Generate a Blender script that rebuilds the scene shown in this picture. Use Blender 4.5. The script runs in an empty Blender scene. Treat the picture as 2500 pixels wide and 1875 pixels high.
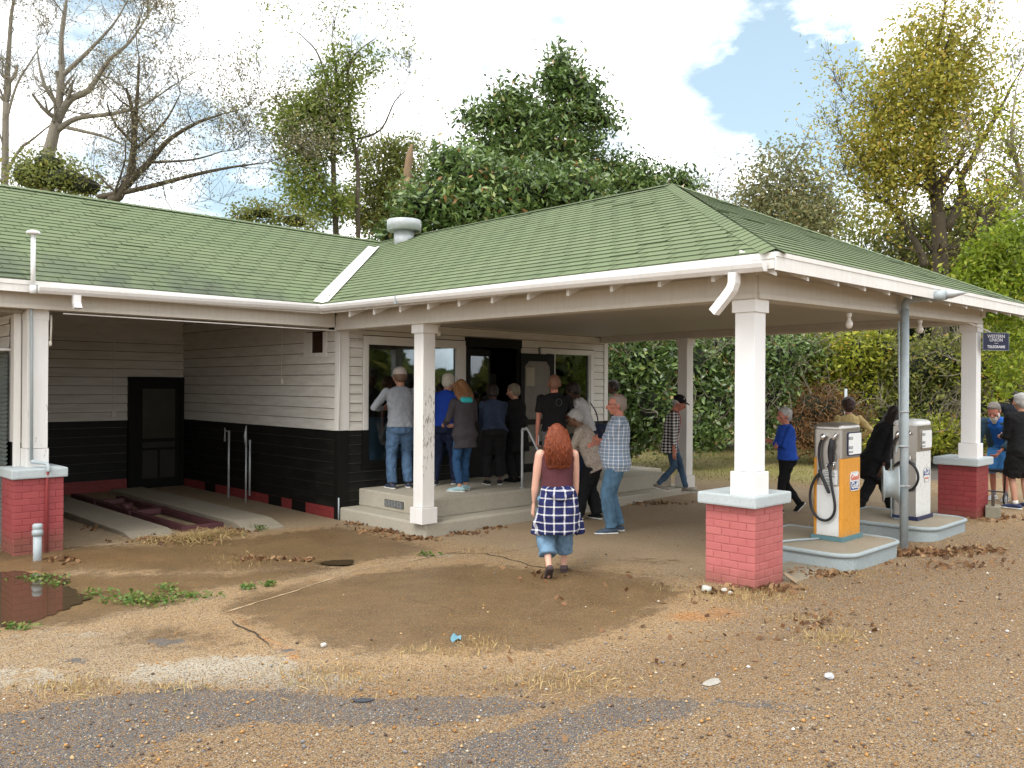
import bpy, bmesh, math, random
import numpy as np
from mathutils import Vector, Matrix, noise
random.seed(7); rng = np.random.default_rng(7)
sc = bpy.context.scene
# ---------------------------------------------------------------- camera
CAM = np.array([-7.0856, -11.0242, 1.9161]); FPX = 2056.05
_y, _p, _r = math.radians(44.28), math.radians(.134), math.radians(.347)
FW = np.array([math.sin(_y)*math.cos(_p), math.cos(_y)*math.cos(_p), math.sin(_p)])
_rt = np.array([math.cos(_y), -math.sin(_y), 0.]); _up = np.cross(_rt, FW)
RT = _rt*math.cos(_r)+_up*math.sin(_r); UP = -_rt*math.sin(_r)+_up*math.cos(_r)
cd = bpy.data.cameras.new('camera'); cam = bpy.data.objects.new('camera', cd); sc.collection.objects.link(cam)
cd.sensor_width = 36; cd.lens = FPX/2500*36; cd.clip_end = 600; cd.clip_start = .05
cam.matrix_world = Matrix(((RT[0], UP[0], -FW[0], CAM[0]), (RT[1], UP[1], -FW[1], CAM[1]), (RT[2], UP[2], -FW[2], CAM[2]), (0, 0, 0, 1)))
sc.camera = cam
# ---------------------------------------------------------------- light
SUN_EL, SUN_AZ = 50, 255          # azimuth clockwise from +Y of the place the light comes from
SUN_W, SUN_ANG, SKY_W = 1.5, 24, .15
_e, _a = math.radians(SUN_EL), math.radians(SUN_AZ)
sd = Vector((math.sin(_a)*math.cos(_e), math.cos(_a)*math.cos(_e), math.sin(_e)))
sl = bpy.data.lights.new('sun', 'SUN'); sl.energy = SUN_W; sl.angle = math.radians(SUN_ANG); sl.color = (1, .95, .87)
so = bpy.data.objects.new('sun', sl); sc.collection.objects.link(so); so.rotation_euler = sd.to_track_quat('Z', 'Y').to_euler()
w = bpy.data.worlds.new('World'); sc.world = w; w.use_nodes = True
nt = w.node_tree; N = nt.nodes; L = nt.links; N.clear()
def nd(t, **k):
    n = N.new(t)
    for a, b in k.items(): setattr(n, a, b)
    return n
def mth(op, a, b=None, c=None, clamp=False):
    n = N.new('ShaderNodeMath'); n.operation = op; n.use_clamp = clamp
    for i, x in enumerate((a, b, c)):
        if x is None: continue
        if isinstance(x, (int, float)): n.inputs[i].default_value = x
        else: L.new(x, n.inputs[i])
    return n.outputs[0]
sky = nd('ShaderNodeTexSky', sky_type='NISHITA', sun_disc=False, sun_elevation=_e, sun_rotation=_a, dust_density=1.5, air_density=1.0)
tc = nd('ShaderNodeTexCoord'); nrm = nd('ShaderNodeVectorMath', operation='NORMALIZE'); L.new(tc.outputs['Generated'], nrm.inputs[0])
mp = nd('ShaderNodeMapping'); mp.inputs['Scale'].default_value = (1, 1, 2.0); L.new(nrm.outputs[0], mp.inputs[0])
nz = nd('ShaderNodeTexNoise'); nz.inputs['Scale'].default_value = 9; nz.inputs['Detail'].default_value = 10; nz.inputs['Roughness'].default_value = .6; L.new(mp.outputs[0], nz.inputs[0])
def dirpx(u, v):
    d = FW*FPX+RT*(u-1250)-UP*(v-937.5); return d/np.linalg.norm(d)
cov = mth('MULTIPLY_ADD', nz.outputs[0], 2.5, -.30)
for (u, v, rad, k) in ((1900, 200, .08, .75), (2010, 180, .07, .6), (1790, 190, .05, .5), (1930, 90, .06, .45), (2060, 270, .06, .5), (470, 470, .08, .55), (620, 450, .07, .5), (60, 30, .10, .5), (210, 120, .08, .2), (1330, 20, .04, .3), (1720, 400, .035, .3), (1950, 400, .06, .4), (2440, 200, .05, .3), (760, 500, .05, .5), (380, 120, .05, .2), (2080, 470, .05, .4), (330, 330, .05, .25), (1300, 330, .03, .25)):
    d = dirpx(u, v); vm = nd('ShaderNodeVectorMath', operation='DISTANCE'); L.new(nrm.outputs[0], vm.inputs[0]); vm.inputs[1].default_value = tuple(d)
    g = mth('DIVIDE', vm.outputs[1], rad); g = mth('MULTIPLY', g, g); g = mth('MULTIPLY', g, -1.); g = mth('EXPONENT', g); k *= .88
    cov = mth('MULTIPLY_ADD', g, -k, cov)
cr = nd('ShaderNodeValToRGB'); cr.color_ramp.elements[0].position = .10; cr.color_ramp.elements[1].position = .85; L.new(cov, cr.inputs[0])
nz2 = nd('ShaderNodeTexNoise'); nz2.inputs['Scale'].default_value = 9; nz2.inputs['Detail'].default_value = 6; L.new(mp.outputs[0], nz2.inputs[0])
cl = nd('ShaderNodeMix', data_type='RGBA'); cl.inputs[6].default_value = (4.2, 4.6, 5.1, 1); cl.inputs[7].default_value = (14., 14., 14., 1); L.new(mth('MULTIPLY_ADD', nz2.outputs[0], 2.4, -.6, True), cl.inputs[0])
sk = nd('ShaderNodeMix', data_type='RGBA', blend_type='ADD'); sk.inputs[0].default_value = 1; sks = nd('ShaderNodeMix', data_type='RGBA', blend_type='MULTIPLY'); sks.inputs[0].default_value = 1; L.new(sky.outputs[0], sks.inputs[6]); sks.inputs[7].default_value = (.5, .5, .5, 1); L.new(sks.outputs[2], sk.inputs[6]); sk.inputs[7].default_value = (1.75, 2.25, 2.3, 1)
mx = nd('ShaderNodeMix', data_type='RGBA'); L.new(cr.outputs[0], mx.inputs[0]); L.new(sk.outputs[2], mx.inputs[6]); L.new(cl.outputs[2], mx.inputs[7])
bg = nd('ShaderNodeBackground'); bg.inputs['Strength'].default_value = SKY_W; L.new(mx.outputs[2], bg.inputs[0])
ow = nd('ShaderNodeOutputWorld'); L.new(bg.outputs[0], ow.inputs[0])
sc.view_settings.view_transform = 'Standard'; sc.view_settings.look = 'None'; sc.view_settings.exposure = .58; sc.view_settings.gamma = 1; sc.view_settings.use_curve_mapping = False
sc.render.engine = 'CYCLES'; sc.cycles.max_bounces = 6; sc.cycles.transparent_max_bounces = 8; sc.cycles.use_denoising = True
# ---------------------------------------------------------------- helpers
def V(*a): return np.array(a, float)
def ray(u, v): return FW+(RT*(u-1250)-UP*(v-937.5))/FPX
def on(u, v, ax, val):
    d = ray(u, v); i = 'xyz'.index(ax); return CAM+d*((val-CAM[i])/d[i])
def at(u, v, dep): return CAM+ray(u, v)*dep
def depth(P): return float((np.asarray(P)-CAM)@FW)
def link(o, parent=None):
    sc.collection.objects.link(o)
    if parent is not None: o.parent = parent
    return o
def tag(o, label=None, cat=None, group=None, kind=None):
    for k, x in (('label', label), ('category', cat), ('group', group), ('kind', kind)):
        if x: o[k] = x
    return o
def empty(name, loc=(0, 0, 0), rz=0, label=None, cat=None, group=None):
    o = bpy.data.objects.new(name, None); o.location = tuple(loc); o.rotation_euler = (0, 0, rz); o.empty_display_size = .1
    return tag(link(o), label, cat, group)
def mesh_np(name, verts, faces, mat, parent=None, attrs=None, smooth=False):
    verts = np.asarray(verts, np.float32); faces = np.asarray(faces, np.int32); k = faces.shape[1]; m = bpy.data.meshes.new(name)
    m.vertices.add(len(verts)); m.vertices.foreach_set('co', verts.ravel())
    m.loops.add(faces.size); m.loops.foreach_set('vertex_index', faces.ravel())
    m.polygons.add(len(faces)); m.polygons.foreach_set('loop_start', np.arange(0, faces.size, k, dtype=np.int32)); m.polygons.foreach_set('loop_total', np.full(len(faces), k, np.int32))
    if smooth: m.polygons.foreach_set('use_smooth', np.ones(len(faces), bool))
    for an, (dom, arr) in (attrs or {}).items():
        a = m.attributes.new(an, 'FLOAT', dom); a.data.foreach_set('value', np.asarray(arr, np.float32))
    m.update(calc_edges=True); m.validate(); o = bpy.data.objects.new(name, m)
    if mat: m.materials.append(mat)
    return link(o, parent)
class MB:
    def __init__(s): s.v = []; s.f = []; s.r = []
    def add(s, vs, fs, r=None):
        b = len(s.v); s.v += [tuple(map(float, x)) for x in vs]; s.f += [tuple(b+i for i in f) for f in fs]
        r = random.random() if r is None else r; s.r += [r]*len(fs)
    def box(s, lo, hi, bev=0, M=None, r=None):
        x0, y0, z0 = lo; x1, y1, z1 = hi
        if bev <= 0:
            vs = [(x0, y0, z0), (x1, y0, z0), (x1, y1, z0), (x0, y1, z0), (x0, y0, z1), (x1, y0, z1), (x1, y1, z1), (x0, y1, z1)]
            fs = [(0, 3, 2, 1), (4, 5, 6, 7), (0, 1, 5, 4), (1, 2, 6, 5), (2, 3, 7, 6), (3, 0, 4, 7)]
        else:
            bm = bmesh.new(); bmesh.ops.create_cube(bm, size=1)
            for v in bm.verts: v.co = Vector(((x0+x1)/2+v.co.x*(x1-x0), (y0+y1)/2+v.co.y*(y1-y0), (z0+z1)/2+v.co.z*(z1-z0)))
            bmesh.ops.bevel(bm, geom=bm.edges[:], offset=bev, segments=2, profile=.6, affect='EDGES'); bm.verts.index_update()
            vs = [v.co[:] for v in bm.verts]; fs = [[v.index for v in f.verts] for f in bm.faces]; bm.free()
        if M is not None: vs = [tuple(M @ Vector(v)) for v in vs]
        s.add(vs, fs, r)
    def tube(s, pts, rad, n=10, caps=True, flat=None, sm=0, ball=False):
        """tapered tube; flat=(axis, ratio) squashes it; sm=subdivision by Catmull-Rom; ball=round ends"""
        P = [np.array(p, float) for p in pts]; R = list(rad) if hasattr(rad, '__len__') else [rad]*len(P)
        if sm:
            Q, S = [], []
            for i in range(len(P)-1):
                a, b, c, d = P[max(i-1, 0)], P[i], P[i+1], P[min(i+2, len(P)-1)]
                for k in range(sm):
                    t = k/sm; Q.append(.5*((2*b)+(-a+c)*t+(2*a-5*b+4*c-d)*t*t+(-a+3*b-3*c+d)*t**3)); S.append(R[i]*(1-t)+R[i+1]*t)
            Q.append(P[-1]); S.append(R[-1]); P, R = Q, S
        T = []
        for i in range(len(P)):
            t = P[min(i+1, len(P)-1)]-P[max(i-1, 0)]; T.append(t/(np.linalg.norm(t)+1e-9))
        if ball:
            t0, t1, r0, r1 = T[0], T[-1], R[0], R[-1]
            A = [(P[0]-t0*r0*math.cos(a), r0*math.sin(a), t0) for a in (.25, .7, 1.15)]; B = [(P[-1]+t1*r1*math.cos(a), r1*math.sin(a), t1) for a in (1.15, .7, .25)]
            P = [a[0] for a in A]+P+[b[0] for b in B]; R = [a[1] for a in A]+R+[b[1] for b in B]; T = [a[2] for a in A]+T+[b[2] for b in B]
        ref = np.array((0, 0, 1.)) if abs(T[0][2]) < .9 else np.array((0, 1., 0)); u = np.cross(T[0], ref); u /= np.linalg.norm(u); vs = []
        for p, r, t in zip(P, R, T):
            u = u-t*(u@t); u /= np.linalg.norm(u)+1e-9; w_ = np.cross(t, u)
            for k in range(n):
                a = 2*math.pi*k/n; o = (u*math.cos(a)+w_*math.sin(a))*r
                if flat is not None: ax = flat[0]; o = o-ax*(o@ax)*(1-flat[1])
                vs.append(p+o)
        m = len(P); fs = [(i*n+k, i*n+(k+1) % n, (i+1)*n+(k+1) % n, (i+1)*n+k) for i in range(m-1) for k in range(n)]
        if caps: fs += [tuple(range(n))[::-1], tuple((m-1)*n+k for k in range(n))]
        s.add(vs, fs); return s
    def ell(s, c, r, M=None, n=14, m=9):
        c = np.array(c, float); vs = [(0, 0, -1)]; 
        for i in range(1, m):
            th = math.pi*i/m
            for k in range(n): a = 2*math.pi*k/n; vs.append((math.sin(th)*math.cos(a), math.sin(th)*math.sin(a), -math.cos(th)))
        vs.append((0, 0, 1)); vs = [np.array(v)*np.array(r) for v in vs]
        if M is not None: vs = [np.array(M @ Vector(v)) for v in vs]
        vs = [v+c for v in vs]; fs = [(0, 1+(k+1) % n, 1+k) for k in range(n)]
        for i in range(m-2): fs += [(1+i*n+k, 1+i*n+(k+1) % n, 1+(i+1)*n+(k+1) % n, 1+(i+1)*n+k) for k in range(n)]
        b = 1+(m-2)*n; fs += [(b+k, b+(k+1) % n, len(vs)-1) for k in range(n)]
        s.add(vs, fs); return s
    def lathe(s, c, prof, n=20):
        vs = [(c[0]+r*math.cos(2*math.pi*k/n), c[1]+r*math.sin(2*math.pi*k/n), c[2]+z) for r, z in prof for k in range(n)]
        fs = [(i*n+k, i*n+(k+1) % n, (i+1)*n+(k+1) % n, (i+1)*n+k) for i in range(len(prof)-1) for k in range(n)]
        fs += [tuple(range(n))[::-1], tuple((len(prof)-1)*n+k for k in range(n))]; s.add(vs, fs); return s
    def loft(s, rings, n=20):
        """rings: (centre, half-width vector, half-depth vector)"""
        vs = []; 
        for c, a, b in rings:
            for k in range(n):
                t = 2*math.pi*k/n; ct, st = math.cos(t), math.sin(t); p = 2.4
                f = (abs(ct)**p+abs(st)**p)**(-1/p); vs.append(np.array(c)+np.array(a)*ct*f+np.array(b)*st*f)
        m = len(rings); fs = [(i*n+k, i*n+(k+1) % n, (i+1)*n+(k+1) % n, (i+1)*n+k) for i in range(m-1) for k in range(n)]
        fs += [tuple(range(n))[::-1], tuple((m-1)*n+k for k in range(n))]; s.add(vs, fs); return s
    def quad(s, a, b, c, d, r=None): s.add([a, b, c, d], [(0, 1, 2, 3)], r)
    def build(s, name, mat, parent=None, smooth=False, bevel=0, attr=False):
        m = bpy.data.meshes.new(name); m.from_pydata(s.v, [], s.f); m.materials.append(mat)
        if attr: a = m.attributes.new('rnd', 'FLOAT', 'FACE'); a.data.foreach_set('value', np.array(s.r, np.float32))
        if smooth: m.polygons.foreach_set('use_smooth', np.ones(len(m.polygons), bool))
        m.update(); o = link(bpy.data.objects.new(name, m), parent)
        if bevel:
            b = o.modifiers.new('bevel', 'BEVEL'); b.width = bevel; b.segments = 2; b.limit_method = 'ANGLE'; b.harden_normals = False
        return o
def box(name, lo, hi, mat, parent=None, bev=0): m = MB(); m.box(lo, hi, bev); return m.build(name, mat, parent)
# ---------------------------------------------------------------- materials
class Mat:
    def __init__(s, name, rough=.6, spec=.4, metal=0):
        s.m = bpy.data.materials.new(name); s.m.use_nodes = True; s.t = s.m.node_tree; s.b = s.t.nodes['Principled BSDF']
        s.b.inputs['Roughness'].default_value = rough; s.b.inputs['Specular IOR Level'].default_value = spec; s.b.inputs['Metallic'].default_value = metal; s._c = None
    def n(s, t, **k):
        x = s.t.nodes.new(t)
        for a, b in k.items(): setattr(x, a, b)
        return x
    def put(s, x, sock):
        if isinstance(x, (int, float)): sock.default_value = x
        elif isinstance(x, tuple): sock.default_value = x if len(x) == 4 or sock.type == 'VECTOR' else x+(1,)
        else: s.t.links.new(x, sock)
    def co(s, kind='Object'):
        if s._c is None: s._c = s.n('ShaderNodeTexCoord')
        return s._c.outputs[kind]
    def map(s, scale=(1, 1, 1), rot=(0, 0, 0), loc=(0, 0, 0), src=None):
        x = s.n('ShaderNodeMapping'); s.put(src or s.co(), x.inputs[0]); x.inputs['Scale'].default_value = scale; x.inputs['Rotation'].default_value = rot; x.inputs['Location'].default_value = loc; return x.outputs[0]
    def noise(s, scale, detail=4, rough=.55, vec=None, dist=0, out=0):
        x = s.n('ShaderNodeTexNoise'); s.put(vec or s.co(), x.inputs['Vector']); x.inputs['Scale'].default_value = scale; x.inputs['Detail'].default_value = detail; x.inputs['Roughness'].default_value = rough; x.inputs['Distortion'].default_value = dist; return x.outputs[out]
    def vor(s, scale, vec=None, out='Color', feat='F1', rnd=1.):
        x = s.n('ShaderNodeTexVoronoi', feature=feat); s.put(vec or s.co(), x.inputs['Vector']); x.inputs['Scale'].default_value = scale; x.inputs['Randomness'].default_value = rnd; return x.outputs[out]
    def ramp(s, x, stops, interp='LINEAR'):
        r = s.n('ShaderNodeValToRGB'); r.color_ramp.interpolation = interp; e = r.color_ramp.elements
        for i, (p, c) in enumerate(stops):
            k = e[i] if i < 2 else e.new(p)
            k.position = p; k.color = tuple(c)+(1,) if hasattr(c, '__len__') else (c, c, c, 1)
        s.put(x, r.inputs[0]); return r.outputs[0]
    def mix(s, f, a, b, mode='MIX'):
        x = s.n('ShaderNodeMix', data_type='RGBA', blend_type=mode); s.put(f, x.inputs[0]); s.put(a, x.inputs[6]); s.put(b, x.inputs[7]); return x.outputs[2]
    def math(s, op, a, b=0., c=None, clamp=False):
        x = s.n('ShaderNodeMath', operation=op, use_clamp=clamp); s.put(a, x.inputs[0]); s.put(b, x.inputs[1])
        if c is not None: s.put(c, x.inputs[2])
        return x.outputs[0]
    def sep(s, v=None): x = s.n('ShaderNodeSeparateXYZ'); s.put(v or s.co(), x.inputs[0]); return x.outputs
    def attr(s, name): x = s.n('ShaderNodeAttribute', attribute_name=name); return x.outputs['Fac']
    def col(s, x): s.put(x, s.b.inputs['Base Color']); return s
    def rough(s, x): s.put(x, s.b.inputs['Roughness']); return s
    def bump(s, h, strength=.3, dist=.01):
        b = s.n('ShaderNodeBump'); b.inputs['Strength'].default_value = strength; b.inputs['Distance'].default_value = dist; s.put(h, b.inputs['Height']); s.t.links.new(b.outputs[0], s.b.inputs['Normal']); return s
def flat(name, c, rough=.6, var=.15, scale=6, metal=0, spec=.4, bump=0):
    m = Mat(name, rough, spec, metal); n = m.noise(scale, 5)
    m.col(m.mix(n, tuple(x*(1-var) for x in c), tuple(min(1, x*(1+var)) for x in c)))
    if bump: m.bump(m.noise(scale*8, 3), bump, .004)
    return m.m
def white_paint(name, base=.74, dirt=.5, peel=0., tint=(1, .985, .95), streak=.35, all_z=False, boards=False):
    m = Mat(name, .55, .35); n1 = m.noise(1.3, 6, .6); n2 = m.noise(3, 6, .7, vec=m.map((6, 6, .7)))
    g = m.math('MULTIPLY', m.math('POWER', n2, 2.), streak*1.6, clamp=True)
    c = m.mix(g, tuple(base*t for t in tint), (.42, .37, .29)); d = m.ramp(n1, [(.45, 0.), (.75, dirt*.5)]); c = m.mix(d, c, (.5, .45, .36))
    if boards: c = m.mix(m.math('LESS_THAN', m.math('FRACT', m.math('MULTIPLY', m.sep()[1], 9.)), .07), c, (.10, .085, .06))
    if peel:
        pn = m.noise(9, 7, .75, vec=m.map((3.2, 3.2, .8))); zz = m.sep()[2]
        bz = m.math('MULTIPLY', m.math('SUBTRACT', zz, 1.30), 1.0); k = m.math('MULTIPLY', m.math('SUBTRACT', 1., m.math('MULTIPLY', bz, bz), clamp=True), peel) if not all_z else peel
        if not all_z: ge = m.n('ShaderNodeNewGeometry'); ny = m.sep(ge.outputs['Normal'])[1]; k = m.math('MULTIPLY', k, m.math('MULTIPLY_ADD', ny, -.8, .2, clamp=True))
        t = m.math('ADD', pn, m.math('MULTIPLY', k, .2)); pk = m.ramp(t, [(.735, 0.), (.75, 1.)]); grain = m.mix(m.noise(30, 4, vec=m.map((8, 8, .3))), (.16, .135, .11), (.38, .34, .29))
        c = m.mix(pk, c, grain); m.bump(m.math('SUBTRACT', 1., pk), .6, .003)
    else: m.bump(m.noise(40, 4, vec=m.map((1, 1, .2))), .15, .002)
    return m.col(c).m
WHITE = white_paint('white_paint_weathered'); WHITE_COL = white_paint('white_paint_column', .80, .12, 0, (1, 1, 1), .08); WHITE_PEEL = white_paint('white_paint_peeling', .76, .3, 1., (1, .99, .97), .25); WHITE_PEEL1 = white_paint('white_paint_light_peeling', .76, .3, .62, (1, .99, .97), .25); FASC = white_paint('fascia_paint_flaking', .74, .6, .55, (1, .98, .94), .4, True)
SOFFIT = white_paint('white_paint_soffit', .46, .9, 0, (1, .94, .85), .5); BEAMW = white_paint('white_paint_aged_shaded_beam', .64, .8, 0, (1, .95, .86), .5); METALW = white_paint('white_enamel_gutter', .78, .45, 0, (1, 1, 1), .3)  # beam paint: aged, and darkened for the shade under the eave
def siding_mat(name, base, dark, stain):
    m = Mat(name, .55, .35); zz = m.sep()[2]; n = m.noise(2, 6, .65, vec=m.map((1, 1, 7))); n3 = m.noise(14, 5, .7, vec=m.map((1, 1, 4)))
    c = m.mix(m.ramp(n, [(.35, 0.), (.75, stain)]), base, dark); c = m.mix(m.ramp(n3, [(.66, 0.), (.74, .6)]), c, tuple(x*.45 for x in dark))
    r = m.attr('rnd'); c = m.mix(m.math('MULTIPLY', m.math('MAXIMUM', r, 0.), .16), c, dark); c = m.mix(m.math('LESS_THAN', r, -.5), c, tuple(x*.16 for x in dark)); return m.col(c).bump(m.noise(60, 3, vec=m.map((.2, .2, 2))), .12, .002).m  # negative rnd: gap shadow and grime between boards, painted as a dark strip
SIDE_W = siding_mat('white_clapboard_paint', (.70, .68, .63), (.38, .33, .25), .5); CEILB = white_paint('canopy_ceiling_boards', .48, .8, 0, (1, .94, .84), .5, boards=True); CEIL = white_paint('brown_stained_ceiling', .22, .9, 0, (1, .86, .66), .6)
def black_paint():
    m = Mat('black_clapboard_paint', .5, .22); n = m.noise(3, 7, .7, vec=m.map((1, 1, 3)))
    c = m.mix(m.ramp(n, [(.5, 0.), (.8, .5)]), (.007, .007, .006), (.035, .032, .026)); s_ = m.noise(22, 5, .75)
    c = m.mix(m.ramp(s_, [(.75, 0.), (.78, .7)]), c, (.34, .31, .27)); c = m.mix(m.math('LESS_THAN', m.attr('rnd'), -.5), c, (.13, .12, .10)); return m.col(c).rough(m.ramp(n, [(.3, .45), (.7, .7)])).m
BLACK = black_paint(); BLACKF = flat('black_door_paint', (.006, .006, .005), .6, .3, 6, 0, .18)
def red_brick(name, c1, c2, c3, grime=.55):
    m = Mat(name, .5, .4); r = m.attr('rnd'); n = m.noise(5, 6, .65); n2 = m.noise(26, 5, .6)
    c = m.mix(n, c1, c2); c = m.mix(m.math('MULTIPLY', r, .35), c, c3); z = m.sep()[2]
    c = m.mix(m.ramp(m.math('ADD', n2, m.math('MULTIPLY', z, -.12)), [(.62, 0.), (.75, .35)]), c, (.10, .03, .02)); c = m.mix(m.math('MULTIPLY', m.ramp(m.math('ADD', z, m.math('MULTIPLY', n, .25)), [(.16, 1.), (.36, 0.)]), grime), c, (.14, .085, .05)); return m.col(c).bump(m.math('ADD', m.math('MULTIPLY', n2, .5), m.noise(90, 3)), .5, .004).m
PINKB = red_brick('faded_pinkish_painted_brick', (.40, .105, .105), (.50, .165, .155), (.36, .085, .085))
RED = red_brick('red_painted_brick', (.28, .045, .050), (.36, .075, .075), (.22, .032, .038))
REDD = red_brick('dark_red_painted_brick', (.22, .026, .03), (.28, .045, .045), (.16, .018, .02)); REDB = red_brick('red_painted_base_bricks', (.20, .022, .026), (.26, .038, .04), (.15, .018, .02), .08)
def concrete(name, a, b, st, sc_=3.):
    m = Mat(name, .8, .25); n = m.noise(sc_, 7, .65); n2 = m.noise(sc_*9, 6, .7); c = m.mix(n, a, b); c = m.mix(m.ramp(n2, [(.5, 0.), (.75, .55)]), c, st)
    return m.col(c).bump(m.math('ADD', n2, m.noise(120, 3)), .35, .004).m
CONC = concrete('porch_concrete', (.34, .31, .25), (.44, .41, .34), (.24, .19, .13)); CONCG = concrete('ramp_concrete', (.22, .19, .145), (.30, .265, .205), (.13, .10, .07))
CAPG = concrete('grey_painted_cement', (.38, .43, .44), (.47, .52, .53), (.26, .28, .27), 5); ISL = concrete('island_grey_cement', (.27, .32, .335), (.36, .41, .42), (.17, .17, .145), 6)
ISLT = concrete('island_top_cement', (.22, .19, .14), (.32, .28, .21), (.13, .10, .07), 4)
def shingle_mat():
    m = Mat('green_asphalt_shingles', .85, .2); r = m.attr('rnd'); n = m.noise(.9, 6, .65); n2 = m.noise(160, 2, .5); z = m.sep()
    c = m.mix(r, (.132, .172, .086), (.152, .196, .098)); c = m.mix(m.ramp(n, [(.42, 0.), (.72, .6)]), c, (.175, .200, .108)); c = m.mix(m.ramp(m.noise(.5, 4, .6, vec=m.map((1, 3, 1))), [(.5, 0.), (.7, .35)]), c, (.10, .135, .08))
    c = m.mix(m.ramp(n2, [(.35, .4), (.65, 0.)]), c, (.08, .105, .06))
    low = m.math('MULTIPLY', m.math('SUBTRACT', 3.95, z[2]), 1.15, clamp=True); lx = m.math('MULTIPLY', m.math('SUBTRACT', -.3, z[0]), .8, clamp=True)
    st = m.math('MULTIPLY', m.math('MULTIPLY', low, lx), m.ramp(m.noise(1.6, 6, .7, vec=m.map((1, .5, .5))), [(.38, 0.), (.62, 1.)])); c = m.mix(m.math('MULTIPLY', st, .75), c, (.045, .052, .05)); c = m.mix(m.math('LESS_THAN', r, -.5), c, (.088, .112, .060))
    return m.col(c).bump(n2, .5, .004).m
SHIN = shingle_mat()
DARK = flat('dark_void', (.01, .01, .01), .9, .1); GALV = flat('galvanized_metal', (.42, .44, .45), .42, .2, 9, .35); GREYP = flat('grey_painted_steel', (.33, .38, .40), .5, .22, 14, .0, .45, .2)
STEEL = flat('brushed_stainless', (.42, .40, .37), .33, .12, 3, .85); CHROME = flat('chrome', (.75, .75, .75), .12, .05, 3, 1.); RUBBER = flat('black_rubber', (.018, .018, .022), .42, .2)
def enamel(name, c, worn):
    m = Mat(name, .3, .5); n = m.noise(3, 6, .7); n2 = m.noise(30, 6, .75, vec=m.map((1, 1, .5))); cc = m.mix(n, tuple(x*.88 for x in c), tuple(min(1, x*1.08) for x in c)); cc = m.mix(m.ramp(n2, [(.66, 0.), (.74, .55)]), cc, worn); zz = m.sep()[2]
    cc = m.mix(m.math('MULTIPLY', m.ramp(m.math('ADD', zz, m.math('MULTIPLY', m.noise(9, 6, .7), .2)), [(.10, 1.), (.26, 0.)]), .5), cc, worn); return m.col(cc).rough(m.ramp(n2, [(.4, .25), (.7, .5)])).m
ORANGE = enamel('orange_enamel', (.66, .29, .035), (.33, .17, .06)); PWHITE = enamel('white_enamel', (.72, .73, .72), (.42, .38, .31)); NAVY = flat('navy_enamel', (.015, .02, .065), .35, .1); TEAL = flat('blue_green_plinth_paint', (.10, .20, .22), .5, .2)
DIAL = flat('dial_face', (.78, .80, .80), .3, .05); GREYL = flat('grey_dial_digits', (.22, .23, .24), .5, .2); REDL = flat('orange_lettering', (.62, .12, .05), .5, .1); BLUEL = flat('blue_lettering', (.02, .05, .22), .5, .1); BLACKL = flat('black_lettering', (.02, .02, .02), .5, .1)
PVC = flat('pale_grey_plastic_pipe', (.36, .41, .43), .45, .12, 12); BULB = flat('milky_bulb_glass', (.72, .69, .64), .2, .05); CORD = flat('white_cord', (.6, .57, .5), .6, .1); REDM = flat('maroon_painted_steel', (.075, .026, .030), .5, .45, 9, 0, .4, .3)
def glass(name, tint=(.70, .74, .73), dark=.0):
    m = bpy.data.materials.new(name); m.use_nodes = True; t = m.node_tree; t.nodes.clear(); tr = t.nodes.new('ShaderNodeBsdfTransparent'); tr.inputs[0].default_value = tint+(1,)
    g = t.nodes.new('ShaderNodeBsdfGlossy'); g.inputs['Roughness'].default_value = .02; g.inputs[0].default_value = (.85, .93, 1, 1); f = t.nodes.new('ShaderNodeFresnel'); f.inputs[0].default_value = 1.52
    mu = t.nodes.new('ShaderNodeMath'); mu.operation = 'MULTIPLY_ADD'; mu.inputs[1].default_value = 1.3; mu.inputs[2].default_value = .02; t.links.new(f.outputs[0], mu.inputs[0])
    mi = t.nodes.new('ShaderNodeMixShader'); o = t.nodes.new('ShaderNodeOutputMaterial'); t.links.new(mu.outputs[0], mi.inputs[0]); t.links.new(tr.outputs[0], mi.inputs[1]); t.links.new(g.outputs[0], mi.inputs[2]); t.links.new(mi.outputs[0], o.inputs[0]); return m
GLASS = glass('window_glass')
def text(name, s, size, M, mat, parent, sx=1., thick=.001, bold=.0):
    c = bpy.data.curves.new(name, 'FONT'); c.body = s; c.size = size; c.align_x = 'CENTER'; c.align_y = 'CENTER'; c.extrude = thick; c.offset = bold; c.resolution_u = 3
    o = bpy.data.objects.new(name, c); sc.collection.objects.link(o); bpy.context.view_layer.update()
    me = bpy.data.meshes.new_from_object(o.evaluated_get(bpy.context.evaluated_depsgraph_get())); bpy.data.objects.remove(o)
    me.transform(M @ Matrix.Diagonal((sx, 1, 1, 1))); me.materials.clear(); me.materials.append(mat); me.name = name
    return link(bpy.data.objects.new(name, me), parent)
def frame(o, x, y, z):   # matrix from axes
    o, x, y, z = map(Vector, (o, x, y, z)); return Matrix(((x.x, y.x, z.x, o.x), (x.y, y.y, z.y, o.y), (x.z, y.z, z.z, o.z), (0, 0, 0, 1)))
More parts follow.
